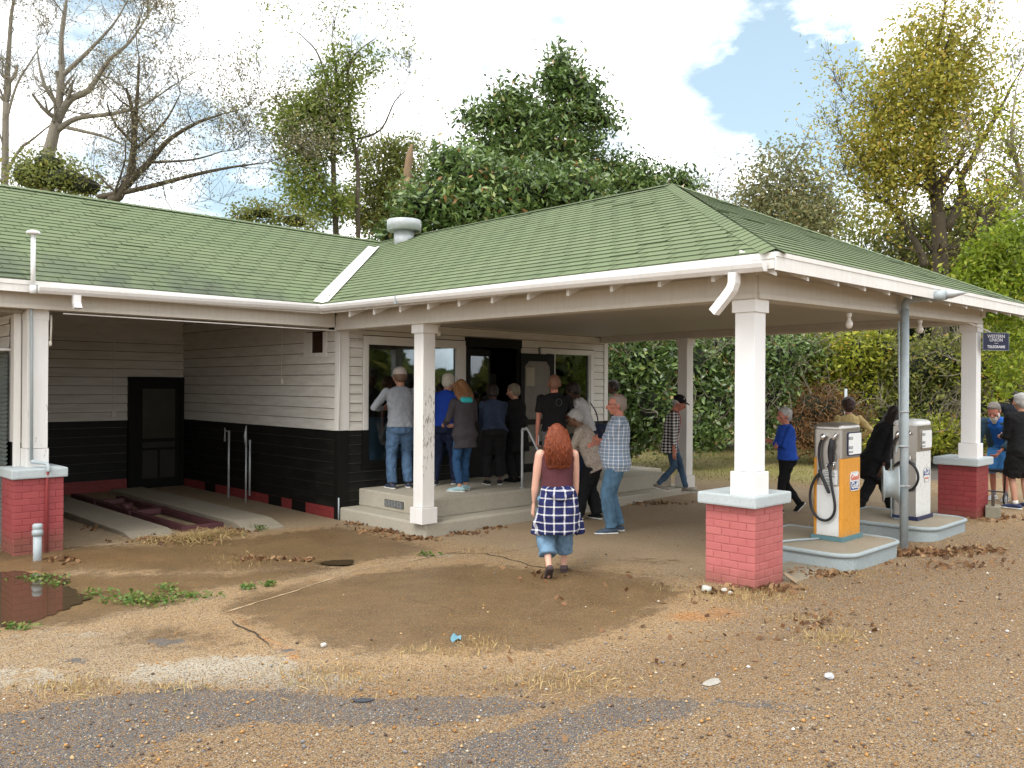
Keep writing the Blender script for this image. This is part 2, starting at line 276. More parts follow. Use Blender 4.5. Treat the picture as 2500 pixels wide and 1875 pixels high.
# ---------------------------------------------------------------- ground
GP = np.array([(0,0,-.138),(.1,-2.1,-.138),(3,-2.3,-.13),(-4.2,.1,-.07),(-4.4,-1.6,-.09),(-6.5,-1.5,-.06),(-1,-3,-.11),(.2,-6.8,.039),(3,-5,-.03),(6.4,-6.8,.041),(6.6,-2,-.06),(2,3,-.12),(-2,3,-.12),(-2,5.7,-.12),(-4,5,-.1),
(-7,-11,.15),(-2,-9.5,.08),(4,-9,.08),(9,-8,.06),(-9,-5,.02),(-4,-6,-.02),(12,-2,.0),(12,6,-.02),(0,14,-.1),(20,0,.0),(-12,0,0),(25,25,0),(-20,20,0),(10,-20,.15),(-20,-20,.15)])
def gz(x, y):
    x = np.asarray(x, float); y = np.asarray(y, float); s = np.zeros(x.shape); ww = np.zeros(x.shape)
    for a, b, c in GP: k = ((x-a)**2+(y-b)**2+.15)**-1.5; s = s+k*c; ww = ww+k
    return s/ww
def gnd(u, v, dz=0):
    z = 0.
    for _ in range(30): P = on(u, v, 'z', z+dz); z = .5*z+.5*float(gz(P[0], P[1]))
    return P
# ================================================================ GROUND
def nonuni(lo, hi, a, b, fine, grow=1.25):
    xs = list(np.arange(a, b, fine)); s = fine; x = a
    while x > lo: s *= grow; x -= s; xs.insert(0, x)
    s = fine; x = xs[-1]
    while x < hi: s *= grow; x += s; xs.append(x)
    return np.array(xs)
gx = nonuni(-90, 150, -7.5, 9.5, .07); gy = nonuni(-60, 150, -10.6, 6.2, .07)
XX, YY = np.meshgrid(gx, gy); ZZ = gz(XX, YY)
inside = (XX > 0.03) & (XX < 6.36) & (YY > -2.0) & (YY < 6.5)
ZZ = ZZ+np.where((XX < 9.5) & (XX > -7.6) & (YY < 6) & (YY > -10.7), .006*np.sin(XX*2.1+.5*YY)*np.sin(YY*1.7), 0)*(~((XX > -.4) & (XX < 7) & (YY > -2.6)))
def blobs(lst):
    m = np.zeros(XX.shape)
    for u, v, ru, rv, k in lst:
        c = gnd(u, v)[:2]; a = gnd(u+ru, v)[:2]-gnd(u-ru, v)[:2]; b = gnd(u, v+rv)[:2]-gnd(u, v-rv)[:2]; Mi = np.linalg.inv(np.stack([a/2, b/2], 1))
        dx, dy = XX-c[0], YY-c[1]; p = Mi[0, 0]*dx+Mi[0, 1]*dy; q = Mi[1, 0]*dx+Mi[1, 1]*dy; m = np.maximum(m, k*np.exp(-.7*(p*p+q*q)))
    return m
def polys(lst, soft=.25):
    M_ = np.zeros(XX.shape); sel = (XX > -8.5) & (XX < 12) & (YY > -11.5) & (YY < 1.5); px, py = XX[sel], YY[sel]
    for k, pts in lst:
        W_ = [np.array(gnd(u, v)[:2]) for u, v in pts]; d = np.full(px.shape, 1e9); ins = np.zeros(px.shape, bool)
        for a, b in zip(W_, W_[1:]+W_[:1]):
            e = b-a; t = np.clip(((px-a[0])*e[0]+(py-a[1])*e[1])/(e@e+1e-9), 0, 1); d = np.minimum(d, np.hypot(px-a[0]-t*e[0], py-a[1]-t*e[1])); ins ^= ((a[1] > py) != (b[1] > py)) & (px < (b[0]-a[0])*(py-a[1])/(b[1]-a[1]+1e-12)+a[0])
        M_[sel] = np.maximum(M_[sel], k*np.clip(.5+np.where(ins, d, -d)/(2*soft), 0, 1))
    return M_
asph = np.maximum(polys([(1, [(-60, 1752), (240, 1702), (420, 1684), (700, 1692), (900, 1700), (1250, 1704), (1370, 1714), (1150, 1765), (900, 1772), (640, 1766), (430, 1800), (250, 1900), (-60, 1950)]), (1, [(1330, 1745), (1490, 1702), (1760, 1706), (1650, 1750), (1450, 1790), (1330, 1900), (990, 1920), (1110, 1815)]), (.55, [(1700, 1700), (2050, 1715), (2000, 1740), (1750, 1738)])], .12), blobs([(424, 1566, 80, 12, .7), (192, 1614, 45, 10, .7), (695, 1589, 45, 10, .6), (2250, 1150, 170, 28, .9), (2320, 1480, 130, 40, .3)]))
pale = np.maximum(polys([(1, [(250, 1665), (330, 1622), (470, 1602), (640, 1592), (725, 1612), (735, 1690), (600, 1682), (420, 1674)]), (.8, [(-60, 1640), (120, 1630), (230, 1662), (100, 1692), (-60, 1692)]), (.75, [(740, 1650), (900, 1640), (1020, 1662), (880, 1690), (740, 1692)]), (.9, [(1160, 1690), (1300, 1678), (1300, 1714), (1180, 1714)])], .12), blobs([(1724, 1670, 35, 7, .8), (1532, 1696, 70, 9, .7), (1130, 1300, 60, 12, .5), (1640, 1440, 60, 16, .3), (480, 1455, 160, 12, .42), (760, 1425, 120, 10, .35), (150, 1545, 150, 20, .42), (1060, 1355, 60, 8, .5)]))
wet = np.maximum(polys([(.95, [(-60, 1345), (160, 1334), (400, 1332), (560, 1318), (700, 1298), (830, 1288), (1000, 1318), (1070, 1343), (900, 1373), (700, 1388), (450, 1398), (200, 1393), (-60, 1400)]), (1, [(-60, 1398), (250, 1404), (560, 1400), (760, 1378), (860, 1372), (700, 1416), (520, 1436), (420, 1478), (280, 1500), (180, 1526), (-60, 1540)]), (.95, [(548, 1482), (600, 1446), (760, 1424), (980, 1386), (1150, 1376), (1400, 1392), (1600, 1418), (1680, 1455), (1560, 1525), (1380, 1580), (1120, 1592), (880, 1590), (720, 1562), (645, 1545)]), (.62, [(330, 1522), (560, 1515), (640, 1570), (520, 1600), (330, 1602), (240, 1560)]), (.5, [(900, 1690), (1300, 1650), (1900, 1610), (1800, 1690), (1300, 1720)])], .3), blobs([(1391, 1402, 230, 14, .55), (1589, 1372, 130, 12, .5), (1860, 1560, 180, 16, .35), (2200, 1400, 200, 12, .35)]))
rust = np.maximum(blobs([(40, 1385, 130, 22, 1), (244, 1362, 200, 14, .9), (1700, 1505, 110, 16, 1), (1770, 1492, 60, 12, .9), (1130, 1450, 90, 18, .45), (850, 1310, 90, 10, .5), (1160, 1370, 90, 8, .5), (60, 1730, 90, 10, .7), (2350, 1345, 60, 6, .5), (800, 1620, 100, 14, .5), (1900, 1460, 80, 12, .5)]), polys([(.75, [(530, 1478), (560, 1470), (660, 1548), (740, 1590), (760, 1620), (700, 1610), (610, 1555)]), (.5, [(545, 1470), (760, 1412), (980, 1376), (1060, 1372), (980, 1392), (760, 1430), (600, 1452)])], .08))
# gravel: the open lot towards the road; smooth slab under the canopy and in the garage
line = [(-50, 1690), (700, 1660), (1300, 1640), (1700, 1560), (1960, 1420), (2300, 1320), (2600, 1265)]; LP = np.array([gnd(*q)[:2] for q in line])
sx = np.interp(XX, LP[:, 0], LP[:, 1]); grav = 1/(1+np.exp(-(sx-YY)/.35)); grav = np.where((XX > 9) & (YY > -7.6), 0, grav)
slab = 1/(1+np.exp(-np.minimum(np.minimum(XX-.1, YY+6.9), np.minimum(8.5-XX, 30-YY))/.12)); gar = (XX > -4.6) & (XX < .3) & (YY > -.25) & (YY < 6); slab = np.maximum(slab, gar*1.)
lawnline = [(1400, 1128), (1560, 1150), (1700, 1168), (1900, 1172), (2000, 1180), (2100, 1160), (2200, 1125)]; q = np.array([gnd(*t)[:2] for t in lawnline]); dd = XX*.70+YY*.716; lt = np.array([t[0]*.7+t[1]*.716 for t in q]); lw = np.array([t[0]*.716-t[1]*.70 for t in q])
lim = np.interp(XX*.716-YY*.70, lw, lt); grass = 1/(1+np.exp(-(dd-lim)/.4)); grass = np.where(YY < -7.5, 0, grass); grass = np.maximum(grass, 1/(1+np.exp(-(YY-7)/.5)))
idx = np.arange(XX.size).reshape(XX.shape); F = np.stack([idx[:-1, :-1], idx[:-1, 1:], idx[1:, 1:], idx[1:, :-1]], -1).reshape(-1, 4)
cxm = .25*(XX[:-1, :-1]+XX[1:, :-1]+XX[:-1, 1:]+XX[1:, 1:]).ravel(); cym = .25*(YY[:-1, :-1]+YY[1:, :-1]+YY[:-1, 1:]+YY[1:, 1:]).ravel()
def ground_mat():
    m = Mat('gravelly_ground', .85, .3); co = m.co(); n1 = m.noise(1.1, 7, .62); n2 = m.noise(7, 6, .68); n3 = m.noise(45, 4, .6)
    mixn = m.math('ADD', m.math('MULTIPLY', n2, .5), m.math('ADD', m.math('MULTIPLY', n1, .3), m.math('MULTIPLY', m.noise(24, 5, .7), .2)))
    def mask(a, amp=.55, lo=.45, hi=.62, s=n2): return m.ramp(m.math('ADD', m.attr(a), m.math('MULTIPLY', m.math('SUBTRACT', mixn, .5), amp)), [(lo, 0.), (hi, 1.)])
    base = m.mix(n1, (.25, .160, .078), (.40, .28, .155)); base = m.mix(m.ramp(n2, [(.4, 0.), (.75, .5)]), base, (.48, .36, .21)); base = m.mix(m.ramp(m.noise(.55, 6, .65), [(.5, 0.), (.62, .45)]), base, (.27, .24, .18)); base = m.mix(m.ramp(m.noise(2.6, 6, .7, dist=.6), [(.54, 0.), (.66, .45)]), base, (.17, .105, .05)); base = m.mix(m.ramp(n3, [(.45, 0.), (.7, .5)]), base, (.11, .068, .033))
    slab_ = m.mix(n1, (.22, .165, .105), (.30, .23, .15)); base = m.mix(m.math('MULTIPLY', m.attr('slab'), .8), base, slab_)
    base = m.mix(mask('pale', 5., .52, .80), base, m.mix(n2, (.27, .235, .175), (.42, .375, .30)))
    base = m.mix(mask('rust', 3., .48, .85), base, m.mix(n3, (.36, .155, .04), (.44, .22, .08)))
    base = m.mix(m.math('MULTIPLY', mask('wet', 3., .36, .66), .9), base, m.mix(m.ramp(m.noise(1.9, 7, .68, dist=.5), [(.36, 0.), (.64, 1.)]), m.mix(n2, (.040, .025, .011), (.085, .054, .024)), m.mix(n2, (.095, .060, .026), (.19, .128, .062))))
    am = mask('asph', 3.2, .44, .58); base = m.mix(am, base, m.mix(n3, (.062, .062, .062), (.125, .12, .115)))
    # pebbles
    def peb(scale, lim, lay):
        v = m.vor(scale, None, 'Color'); s_ = m.n('ShaderNodeSeparateColor'); m.put(v, s_.inputs[0]); d = m.vor(scale, None, 'Distance')
        colr = m.ramp(s_.outputs[0], [(0., (.06, .042, .035)), (.20, (.24, .12, .035)), (.42, (.46, .24, .07)), (.62, (.54, .38, .20)), (.74, (.13, .125, .135)), (.87, (.42, .35, .26)), (.975, (.70, .67, .62))], 'CONSTANT')
        on_ = m.math('MULTIPLY', m.ramp(m.math('ADD', s_.outputs[1], lay), [(lim, 0.), (lim+.02, 1.)]), m.ramp(d, [(.38, 1.), (.5, 0.)])); return colr, on_, d
    ga = m.ramp(m.math('ADD', m.attr('grav'), m.math('MULTIPLY', m.math('SUBTRACT', n2, .5), .5)), [(.25, 0.), (.75, 1.)])
    layer = m.math('ADD', m.math('MULTIPLY', ga, .62), m.math('MULTIPLY', m.math('SUBTRACT', n2, .5), .6)); layer = m.math('ADD', layer, .26); layer = m.math('SUBTRACT', layer, m.math('MULTIPLY', m.math('ADD', m.attr('slab'), ga), .24)); layer = m.math('SUBTRACT', layer, m.math('MULTIPLY', m.attr('slab'), .2)); layer = m.math('SUBTRACT', layer, m.math('MULTIPLY', am, .28)); layer = m.math('SUBTRACT', layer, m.math('MULTIPLY', mask('pale', .7), .15))
    c1, o1, d1 = peb(80, .70, layer); c2, o2, d2 = peb(135, .52, m.math('ADD', layer, m.math('MULTIPLY', m.attr('wet'), .22)))
    gap = m.mix(m.math('MULTIPLY', ga, .55), base, (.13, .09, .055)); gap = m.mix(am, gap, base)
    notgrass = m.math('SUBTRACT', 1., m.attr('grass'), clamp=True)
    wetk = m.math('MULTIPLY', m.attr('wet'), .6); c1 = m.mix(wetk, c1, (.34, .18, .05)); c2 = m.mix(wetk, c2, (.36, .20, .06))
    c = m.mix(m.math('MULTIPLY', o2, m.math('MULTIPLY', notgrass, .85)), gap, c2); c = m.mix(m.math('MULTIPLY', o1, m.math('MULTIPLY', notgrass, .9)), c, c1)
    gr = m.mix(n2, (.20, .21, .055), (.29, .25, .09)); gr = m.mix(m.ramp(m.noise(.45, 5, .6), [(.42, 0.), (.6, .7)]), gr, (.33, .25, .13)); c = m.mix(m.math('MULTIPLY', m.attr('grass'), m.math('SUBTRACT', 1., am)), c, gr)
    m.col(c); h = m.math('ADD', m.math('MULTIPLY', m.math('MULTIPLY', o1, m.math('SUBTRACT', .6, d1)), 1.5), m.math('MULTIPLY', m.math('MULTIPLY', o2, m.math('SUBTRACT', .6, d2)), .8)); h = m.math('ADD', h, m.math('MULTIPLY', n3, .25)); m.bump(h, 1., .014)
    m.rough(m.ramp(m.math('ADD', m.attr('wet'), m.math('MULTIPLY', m.math('SUBTRACT', n2, .5), .5)), [(.3, .85), (.8, .45)])); return m.m
A = {k: ('POINT', v.ravel()) for k, v in dict(asph=asph, pale=pale, wet=wet, rust=rust, grav=grav, slab=slab, grass=grass).items()}
g = mesh_np('ground', np.stack([XX, YY, ZZ], -1).reshape(-1, 3), F, ground_mat(), attrs=A, smooth=True); g['kind'] = 'structure'
def gpt(u, v, dz=.0): P = gnd(u, v); return (P[0], P[1], float(gz(P[0], P[1]))+dz+.006*math.sin(P[0]*2.1+.5*P[1])*math.sin(P[1]*1.7)*(not (P[0] > -.4 and P[1] > -2.6)))
# puddle with an uneven rim
pm = Mat('puddle_water', .03, .5); pm.b.inputs['IOR'].default_value = 1.33; pm.col((.055, .038, .02)); pm.bump(pm.noise(3, 2), .02, .002)
def puddle(rim, z):
    C_ = np.mean([gnd(u, v)[:2] for u, v in rim], 0); R_ = [gnd(u, v)[:2] for u, v in rim]; P = []
    for i in range(len(R_)):
        a, b = R_[i], R_[(i+1) % len(R_)]
        for k in range(14):
            t = k/14; p = a*(1-t)+b*t; nn = noise.noise(Vector((p[0]*3, p[1]*3, 5)))*.22+noise.noise(Vector((p[0]*11, p[1]*11, 8)))*.09; P.append(p+(p-C_)/np.linalg.norm(p-C_)*nn)
    vs = [(C_[0], C_[1], z)]+[(p[0], p[1], z) for p in P]; n = len(P)
    m = MB(); m.add(vs, [(0, 1+i, 1+(i+1) % n) for i in range(n)]); o = m.build('puddle', pm.m); o['kind'] = 'structure'; return o
puddle([(-150, 1400), (-20, 1398), (90, 1404), (165, 1425), (205, 1462), (170, 1490), (80, 1516), (-40, 1530), (-220, 1520)], -.063)
puddle([(765, 1378), (810, 1373), (846, 1374), (842, 1379), (800, 1382)], -.083)
# cracks and slab joints, thin slivers lying 4 mm above the ground
CRK = flat('crack_dark_soil', (.035, .026, .016), .9, .4); JNT = flat('joint_sand', (.36, .26, .155), .9, .25, 30)
def strip(name, pts, wd, mat, jit=.02, dz=.006, seed=0):
    W = [np.array(gnd(u, v)[:2]) for u, v in pts]; vs = []; R_ = random.Random(seed)
    S = []
    for a, b in zip(W[:-1], W[1:]):
        n = max(2, int(np.linalg.norm(b-a)/.05)); S += [a*(1-k/n)+b*k/n for k in range(n)]
    S.append(W[-1])
    for i, p in enumerate(S):
        t = S[min(i+1, len(S)-1)]-S[max(i-1, 0)]; t /= np.linalg.norm(t)+1e-9; nn = np.array((-t[1], t[0])); j = noise.noise(Vector((p[0]*4, p[1]*4, seed)))*jit*2+R_.uniform(-jit, jit)*.3; h = wd*(.35+.65*abs(noise.noise(Vector((p[0]*7, p[1]*7, seed+3))))*2)*min(1, i/3+.15, (len(S)-1-i)/3+.15)
        for s_ in (-1, 1): q = p+nn*(j+s_*h/2); vs.append((q[0], q[1], float(gz(*q))+dz+.006*math.sin(q[0]*2.1+.5*q[1])*math.sin(q[1]*1.7)))
    m = MB(); m.add(vs, [(2*i, 2*i+1, 2*i+3, 2*i+2) for i in range(len(S)-1)]); o = m.build(name, mat); o['kind'] = 'structure'; return o
strip('ground_crack', [(560, 1512), (590, 1530), (625, 1550), (665, 1582)], .02, CRK, .015, seed=1)
strip('ground_joint', [(535, 1500), (700, 1450), (860, 1395), (1000, 1372), (1085, 1350)], .03, JNT, .012, .004, 2)
strip('ground_crack', [(1085, 1350), (1190, 1352), (1240, 1366), (1300, 1382), (1370, 1392)], .025, CRK, .02, seed=3)
strip('ground_crack', [(1000, 1374), (1085, 1352), (1180, 1342)], .012, CRK, .02, seed=4)
strip('ground_crack', [(1190, 1352), (1260, 1345), (1330, 1330)], .01, CRK, .02, seed=5)
strip('ground_crack', [(980, 1460), (1060, 1478), (1130, 1500)], .006, CRK, .01, seed=6)
# ================================================================ SERVICE STATION
EZ, RZ, XR = 3.10, 4.915, 3.308
ST = empty('service_station', (0, 0, 0), 0, 'white and black clapboard filling station with green shingle roof and pillared drive-through canopy', 'building')
def siding(name, a, b, z0, z1, out, mat, h=.145, holes=(), lap=.014, gap=.009):
    """clapboard from a to b (xy), z0..z1; out = outward normal; holes = (s0,s1,z0,z1) along the run"""
    a, b, out = V(*a), V(*b), V(*out); L_ = np.linalg.norm(b-a); t = (b-a)/L_; m = MB(); z = z0
    while z < z1-.01:
        zt = min(z+h, z1); cuts = sorted({0., L_}|{x for q in holes if q[2] < zt-.005 and q[3] > z+.005 for x in q[:2]})
        for s0, s1 in zip(cuts[:-1], cuts[1:]):
            mid = (s0+s1)/2; zz = [(z, zt)]
            for q in holes:
                if q[0] < mid < q[1]: zz = [y for x in zz for y in ((x[0], min(x[1], q[2])), (max(x[0], q[3]), x[1])) if y[1]-y[0] > .004]
            for y0, y1 in zz:
                r = random.random(); f = lambda s, o, y: tuple(a+t*s+out*o)+(y,); lo, hi = lap*1.3*(1-(y0-z)/h)+.002, lap*1.3*(1-(y1-z)/h)+.002
                g_ = gap if y1 == zt and y1 < z1-.01 else 0; m.quad(f(s0, lo, y0), f(s1, lo, y0), f(s1, hi, y1-g_), f(s0, hi, y1-g_), r); m.quad(f(s0, 0, y0), f(s1, 0, y0), f(s1, lo, y0), f(s0, lo, y0), r)
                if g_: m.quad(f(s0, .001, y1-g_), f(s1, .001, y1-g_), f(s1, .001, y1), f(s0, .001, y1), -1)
        z = zt
    return m.build(name, mat, ST, attr=True)
ZB, ZW = .04, 1.215           # top of the brick base, black/white line
# garage right wall (x=0, facing -x): from y=0 back to 5.69; hole = small window
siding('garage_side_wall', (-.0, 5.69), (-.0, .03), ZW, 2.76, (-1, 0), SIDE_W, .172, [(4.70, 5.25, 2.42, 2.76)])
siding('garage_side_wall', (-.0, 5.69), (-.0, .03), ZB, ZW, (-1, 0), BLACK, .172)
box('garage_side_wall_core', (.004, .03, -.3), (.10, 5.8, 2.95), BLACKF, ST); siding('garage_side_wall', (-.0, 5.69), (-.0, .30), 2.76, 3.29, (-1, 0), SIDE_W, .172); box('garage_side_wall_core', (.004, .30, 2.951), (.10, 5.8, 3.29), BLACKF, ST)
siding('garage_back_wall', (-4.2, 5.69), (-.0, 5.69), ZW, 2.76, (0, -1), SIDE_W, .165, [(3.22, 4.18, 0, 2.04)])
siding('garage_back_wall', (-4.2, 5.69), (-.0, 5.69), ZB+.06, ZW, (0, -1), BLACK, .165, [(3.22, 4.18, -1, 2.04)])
box('garage_back_wall_core', (-4.3, 5.694, -.3), (.0, 5.8, 3.3), BLACKF, ST); box('garage_back_wall_top', (-4.2, 5.67, 2.762), (-.02, 5.692, 3.29), SIDE_W, ST)
def bricks(name, lo, hi, sides, mat, parent, h=.076, L_=.205, seed=1, depth=.10, gap=.005):
    """painted brick box: courses of separate blocks on each listed side around a core"""
    R_ = random.Random(seed); m = MB(); x0, y0, z0 = lo; x1, y1, z1 = hi; m.box((x0+gap, y0+gap, z0), (x1-gap, y1-gap, z1), r=.1); n = max(1, round((z1-z0)/h)); h = (z1-z0)/n
    for k in range(n):
        za, zb_ = z0+k*h+.0025, z0+(k+1)*h-.0025
        for sd_ in sides:
            ax = 0 if sd_ in 'fb' else 1; a, b = (x0, x1) if ax == 0 else (y0, y1); nb = max(1, round((b-a)/L_)); w_ = (b-a)/nb; off = w_/2 if (k+(ax)) % 2 else 0; p = a-off
            while p < b-.01:
                s0, s1 = max(a, p), min(b, p+w_)
                if s1-s0 > .03:
                    j = R_.uniform(0, .006); ga, gb = (.0 if s0 == a else .0022), (.0 if s1 == b else .0022); t = .03+R_.uniform(-.001, .001)
                    za2, zb2 = za+R_.uniform(-.002, .002), zb_+R_.uniform(-.002, .002)
                    if ax == 0: q = ((s0+ga, y0-j*.5, za2), (s1-gb, y0+t, zb2)) if sd_ == 'f' else ((s0+ga, y1-t, za2), (s1-gb, y1+j*.5, zb2))
                    else: q = ((x0-j*.5, s0+ga, za2), (x0+t, s1-gb, zb2)) if sd_ == 'l' else ((x1-t, s0+ga, za2), (x1+j*.5, s1-gb, zb2))
                    m.box(q[0], q[1], .006, r=R_.random())
                p += w_
    return m.build(name, mat, parent, attr=True, smooth=False)
bricks('brick_base', (-.015, .02, -.2), (.09, 5.68, ZB), 'l', REDB, ST, seed=3)
bricks('brick_base', (-4.2, 5.68, -.2), (-.98, 5.80, ZB+.06), 'f', REDB, ST, seed=4)
for y0 in (.95, 1.72, 4.2): box('crawlspace_vent', (-.024, y0, -.13), (-.012, y0+.42, .035), BLACKF, ST)
# back door of the garage
bd = box('service_door', (-.94, 5.62, -.1), (-.1, 5.67, 1.93), BLACKF, ST)
DG = flat('dusty_dark_glass', (.035, .03, .018), .35, .4)
box('door_pane', (-.83, 5.608, .85), (-.2, 5.617, 1.82), DG, bd)
for x0, x1, z0, z1 in ((-.83, -.54, .08, .62), (-.49, -.2, .08, .62), (-.83, -.2, .67, .78)): box('door_panel', (x0, 5.608, z0), (x1, 5.617, z1), flat('door_panel_dark', (.022, .018, .012), .5, .3), bd)
m = MB(); m.box((-1.09, 5.60, -.1), (-.945, 5.684, 2.05)); m.box((-.095, 5.60, -.1), (-.022, 5.684, 2.05)); m.box((-.944, 5.60, 1.935), (-.096, 5.684, 2.05)); m.build('door_frame', BLACKF, ST)
# garage left wall with its outer metal-clad face
box('garage_left_wall', (-4.29, .35, 1.2), (-4.205, 5.69, 3.2), WHITE, ST); box('garage_left_wall', (-4.285, .36, -.3), (-4.21, 5.69, 1.2), BLACKF, ST)
m = MB(); n = 40
CORR = flat('corrugated_zinc_sheet', (.20, .235, .225), .5, .25, 3, .3)
for k in range(46):
    z = -.1+k*.052
    m.quad((-4.31, .62, z), (-4.31, 5.6, z), (-4.335, 5.6, z+.026), (-4.335, .62, z+.026)); m.quad((-4.335, .62, z+.026), (-4.335, 5.6, z+.026), (-4.31, 5.6, z+.052), (-4.31, .62, z+.052))
m.build('corrugated_shutter', CORR, ST)
m = MB(); m.box((-4.5, .6, 2.31), (-4.292, 5.6, 2.335)); m.box((-4.5, .6, 2.26), (-4.485, 5.6, 2.309)); m.build('shutter_flashing', METALW, ST)
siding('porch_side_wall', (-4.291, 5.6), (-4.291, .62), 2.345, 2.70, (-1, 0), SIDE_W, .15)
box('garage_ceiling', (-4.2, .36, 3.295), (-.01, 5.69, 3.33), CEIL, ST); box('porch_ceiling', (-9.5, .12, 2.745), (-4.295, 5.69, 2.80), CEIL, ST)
box('porch_back_wall', (-9.5, 5.7, -.2), (-4.3, 5.8, 2.9), SIDE_W, ST)
# corner boards
def board(name, lo, hi, mat=WHITE, bev=.004): return box(name, lo, hi, mat, ST, bev)
board('corner_board', (-.03, -.032, ZW+.005), (.15, .02, 2.77)); board('corner_board', (-.032, .0205, ZW+.005), (-.003, .10, 2.77)); board('corner_board', (-.028, -.028, -.14), (.15, .02, ZW), BLACKF); board('corner_board', (-.03, .0205, -.14), (-.003, .10, ZW), BLACKF)
# store front wall y=0
W1 = (.519, 2.324, .73, 2.556); W2 = (4.55, 5.82, .98, 2.535); DR = (2.62, 3.78, .33, 2.60)
hl = [(W1[0]-.12-.15, W1[1]+.17-.15, .62, 2.70), (DR[0]-.1-.15, DR[1]+.09-.15, 0, 2.76), (W2[0]-.2-.15, W2[1]+.12-.15, .9, 2.65)]
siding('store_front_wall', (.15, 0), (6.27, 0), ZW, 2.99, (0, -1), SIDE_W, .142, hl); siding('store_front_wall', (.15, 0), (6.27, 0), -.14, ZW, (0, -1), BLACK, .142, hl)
board('corner_board', (6.27, -.03, ZW+.004), (6.385, .02, 2.80)); board('corner_board', (6.272, -.028, -.14), (6.383, .02, ZW), BLACKF)
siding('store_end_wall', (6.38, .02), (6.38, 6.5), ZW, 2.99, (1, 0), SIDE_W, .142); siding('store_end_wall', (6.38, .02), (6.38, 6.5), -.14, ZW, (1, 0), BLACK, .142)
box('store_end_wall_core', (6.26, .03, -.3), (6.378, 6.5, 3.0), BLACKF, ST); box('store_back_wall', (.1, 6.4, -.3), (6.26, 6.5, 3.0), BLACKF, ST)
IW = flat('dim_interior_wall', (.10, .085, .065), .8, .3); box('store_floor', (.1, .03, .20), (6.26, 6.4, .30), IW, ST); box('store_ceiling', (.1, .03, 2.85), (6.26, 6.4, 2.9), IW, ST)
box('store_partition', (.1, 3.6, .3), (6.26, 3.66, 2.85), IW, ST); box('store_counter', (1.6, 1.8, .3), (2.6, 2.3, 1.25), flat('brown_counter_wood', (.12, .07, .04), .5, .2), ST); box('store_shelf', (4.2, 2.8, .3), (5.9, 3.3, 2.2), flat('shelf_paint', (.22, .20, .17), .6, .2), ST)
box('lower_wall_core', (.15, .004, -.3), (6.26, .028, .60), BLACKF, ST)
def window(name, W, tr, mat_lo, mull=None):
    x0, x1, z0, z1 = W; p = tag(link(bpy.data.objects.new(name, None), ST)); pane = box('pane', (x0, .028, z0), (x1, .034, z1), GLASS, p)
    l, r, t, b = tr; m = MB(); m.box((x0-l, -.03, ZW), (x0-.03, .02, z1+t)); m.box((x1+.03, -.03, ZW), (x1+r, .02, z1+t)); m.box((x0-.03, -.03, z1+.03), (x1+.03, .02, z1+t)); m.build('casing', WHITE, p)
    m = MB(); m.box((x0-.03, -.012, max(z0, ZW)), (x0, .05, z1+.03)); m.box((x1, -.012, max(z0, ZW)), (x1+.03, .05, z1+.03)); m.box((x0, -.012, z1), (x1, .05, z1+.03)); m.build('sash', WHITE, p)
    m = MB(); m.box((x0-l, -.028, z0-b), (x0-.001, .02, ZW-.003)); m.box((x1+.001, -.028, z0-b), (x1+r, .02, ZW-.003)); m.box((x0-l-.03, -.05, z0-b-.03), (x1+r+.03, .03, z0-b)); m.box((x0, -.02, z0-b+.001), (x1, .03, z0)); m.build('lower_casing', BLACKF, p)
    if mull: box('mullion', (mull, -.005, z0), (mull+.025, .027, z1), WHITE, p)
    return p
w1 = window('shop_window', W1, (.11, .20, .13, .08), None); box('painted_panel', (W1[0]+.002, .042, W1[2]), (W1[1]-.002, .06, 1.41), flat('slate_blue_board', (.17, .25, .34), .6, .15), w1)
w2 = window('shop_window', W2, (.14, .12, .10, .06), None, 4.80)
# doorway
dw = link(bpy.data.objects.new('doorway', None), ST); m = MB(); x0, x1, z0, z1 = DR; m.box((x0-.10, -.035, z0), (x0, .04, z1)); m.box((x1, -.035, z0), (x1+.08, .04, z1)); m.box((x0-.11, -.04, z1), (x1+.10, .04, z1+.16)); m.build('door_casing', BLACKF, dw)
box('threshold', (x0, -.05, .30), (x1, .05, .33), BLACKF, dw)
idr = box('inner_door', (x0+.02, .06, .33), (x0+.56, .10, 2.56), BLACKF, ST); box('door_pane', (x0+.08, .050, 1.3), (x0+.50, .058, 2.44), GLASS, idr)
# open screen door hinged on the right jamb, swung outward
hx, hy = 3.83, -.05; tgt = min((a for a in np.arange(-90, 0, 1.)), key=lambda a: abs(((lambda P: 1250+FPX*((P-CAM)@RT)/depth(P))(V(hx+.88*math.cos(math.radians(a)), hy+.88*math.sin(math.radians(a)), 2.5)))-1341.5))
sdp = empty('screen_door', (hx, hy, 0), math.radians(tgt)); sdp.parent = ST
m = MB(); m.box((0, -.02, .36), (.10, .02, 2.52)); m.box((.78, -.02, .36), (.88, .02, 2.52)); m.box((.10, -.02, 2.38), (.78, .02, 2.52)); m.box((.10, -.02, 1.20), (.78, .02, 1.30)); m.box((.10, -.02, .80), (.78, .02, .88)); m.box((.10, -.02, .36), (.78, .02, .48))
for sx_, x in ((1, .10), (-1, .78)):
    for sz_, z in ((-1, 2.38), (1, 1.30)): m.add([(x, -.02, z), (x+sx_*.10, -.02, z), (x, -.02, z+sz_*.10), (x, .02, z), (x+sx_*.10, .02, z), (x, .02, z+sz_*.10)], [(0, 1, 2), (3, 5, 4), (0, 3, 4, 1), (1, 4, 5, 2), (2, 5, 3, 0)])
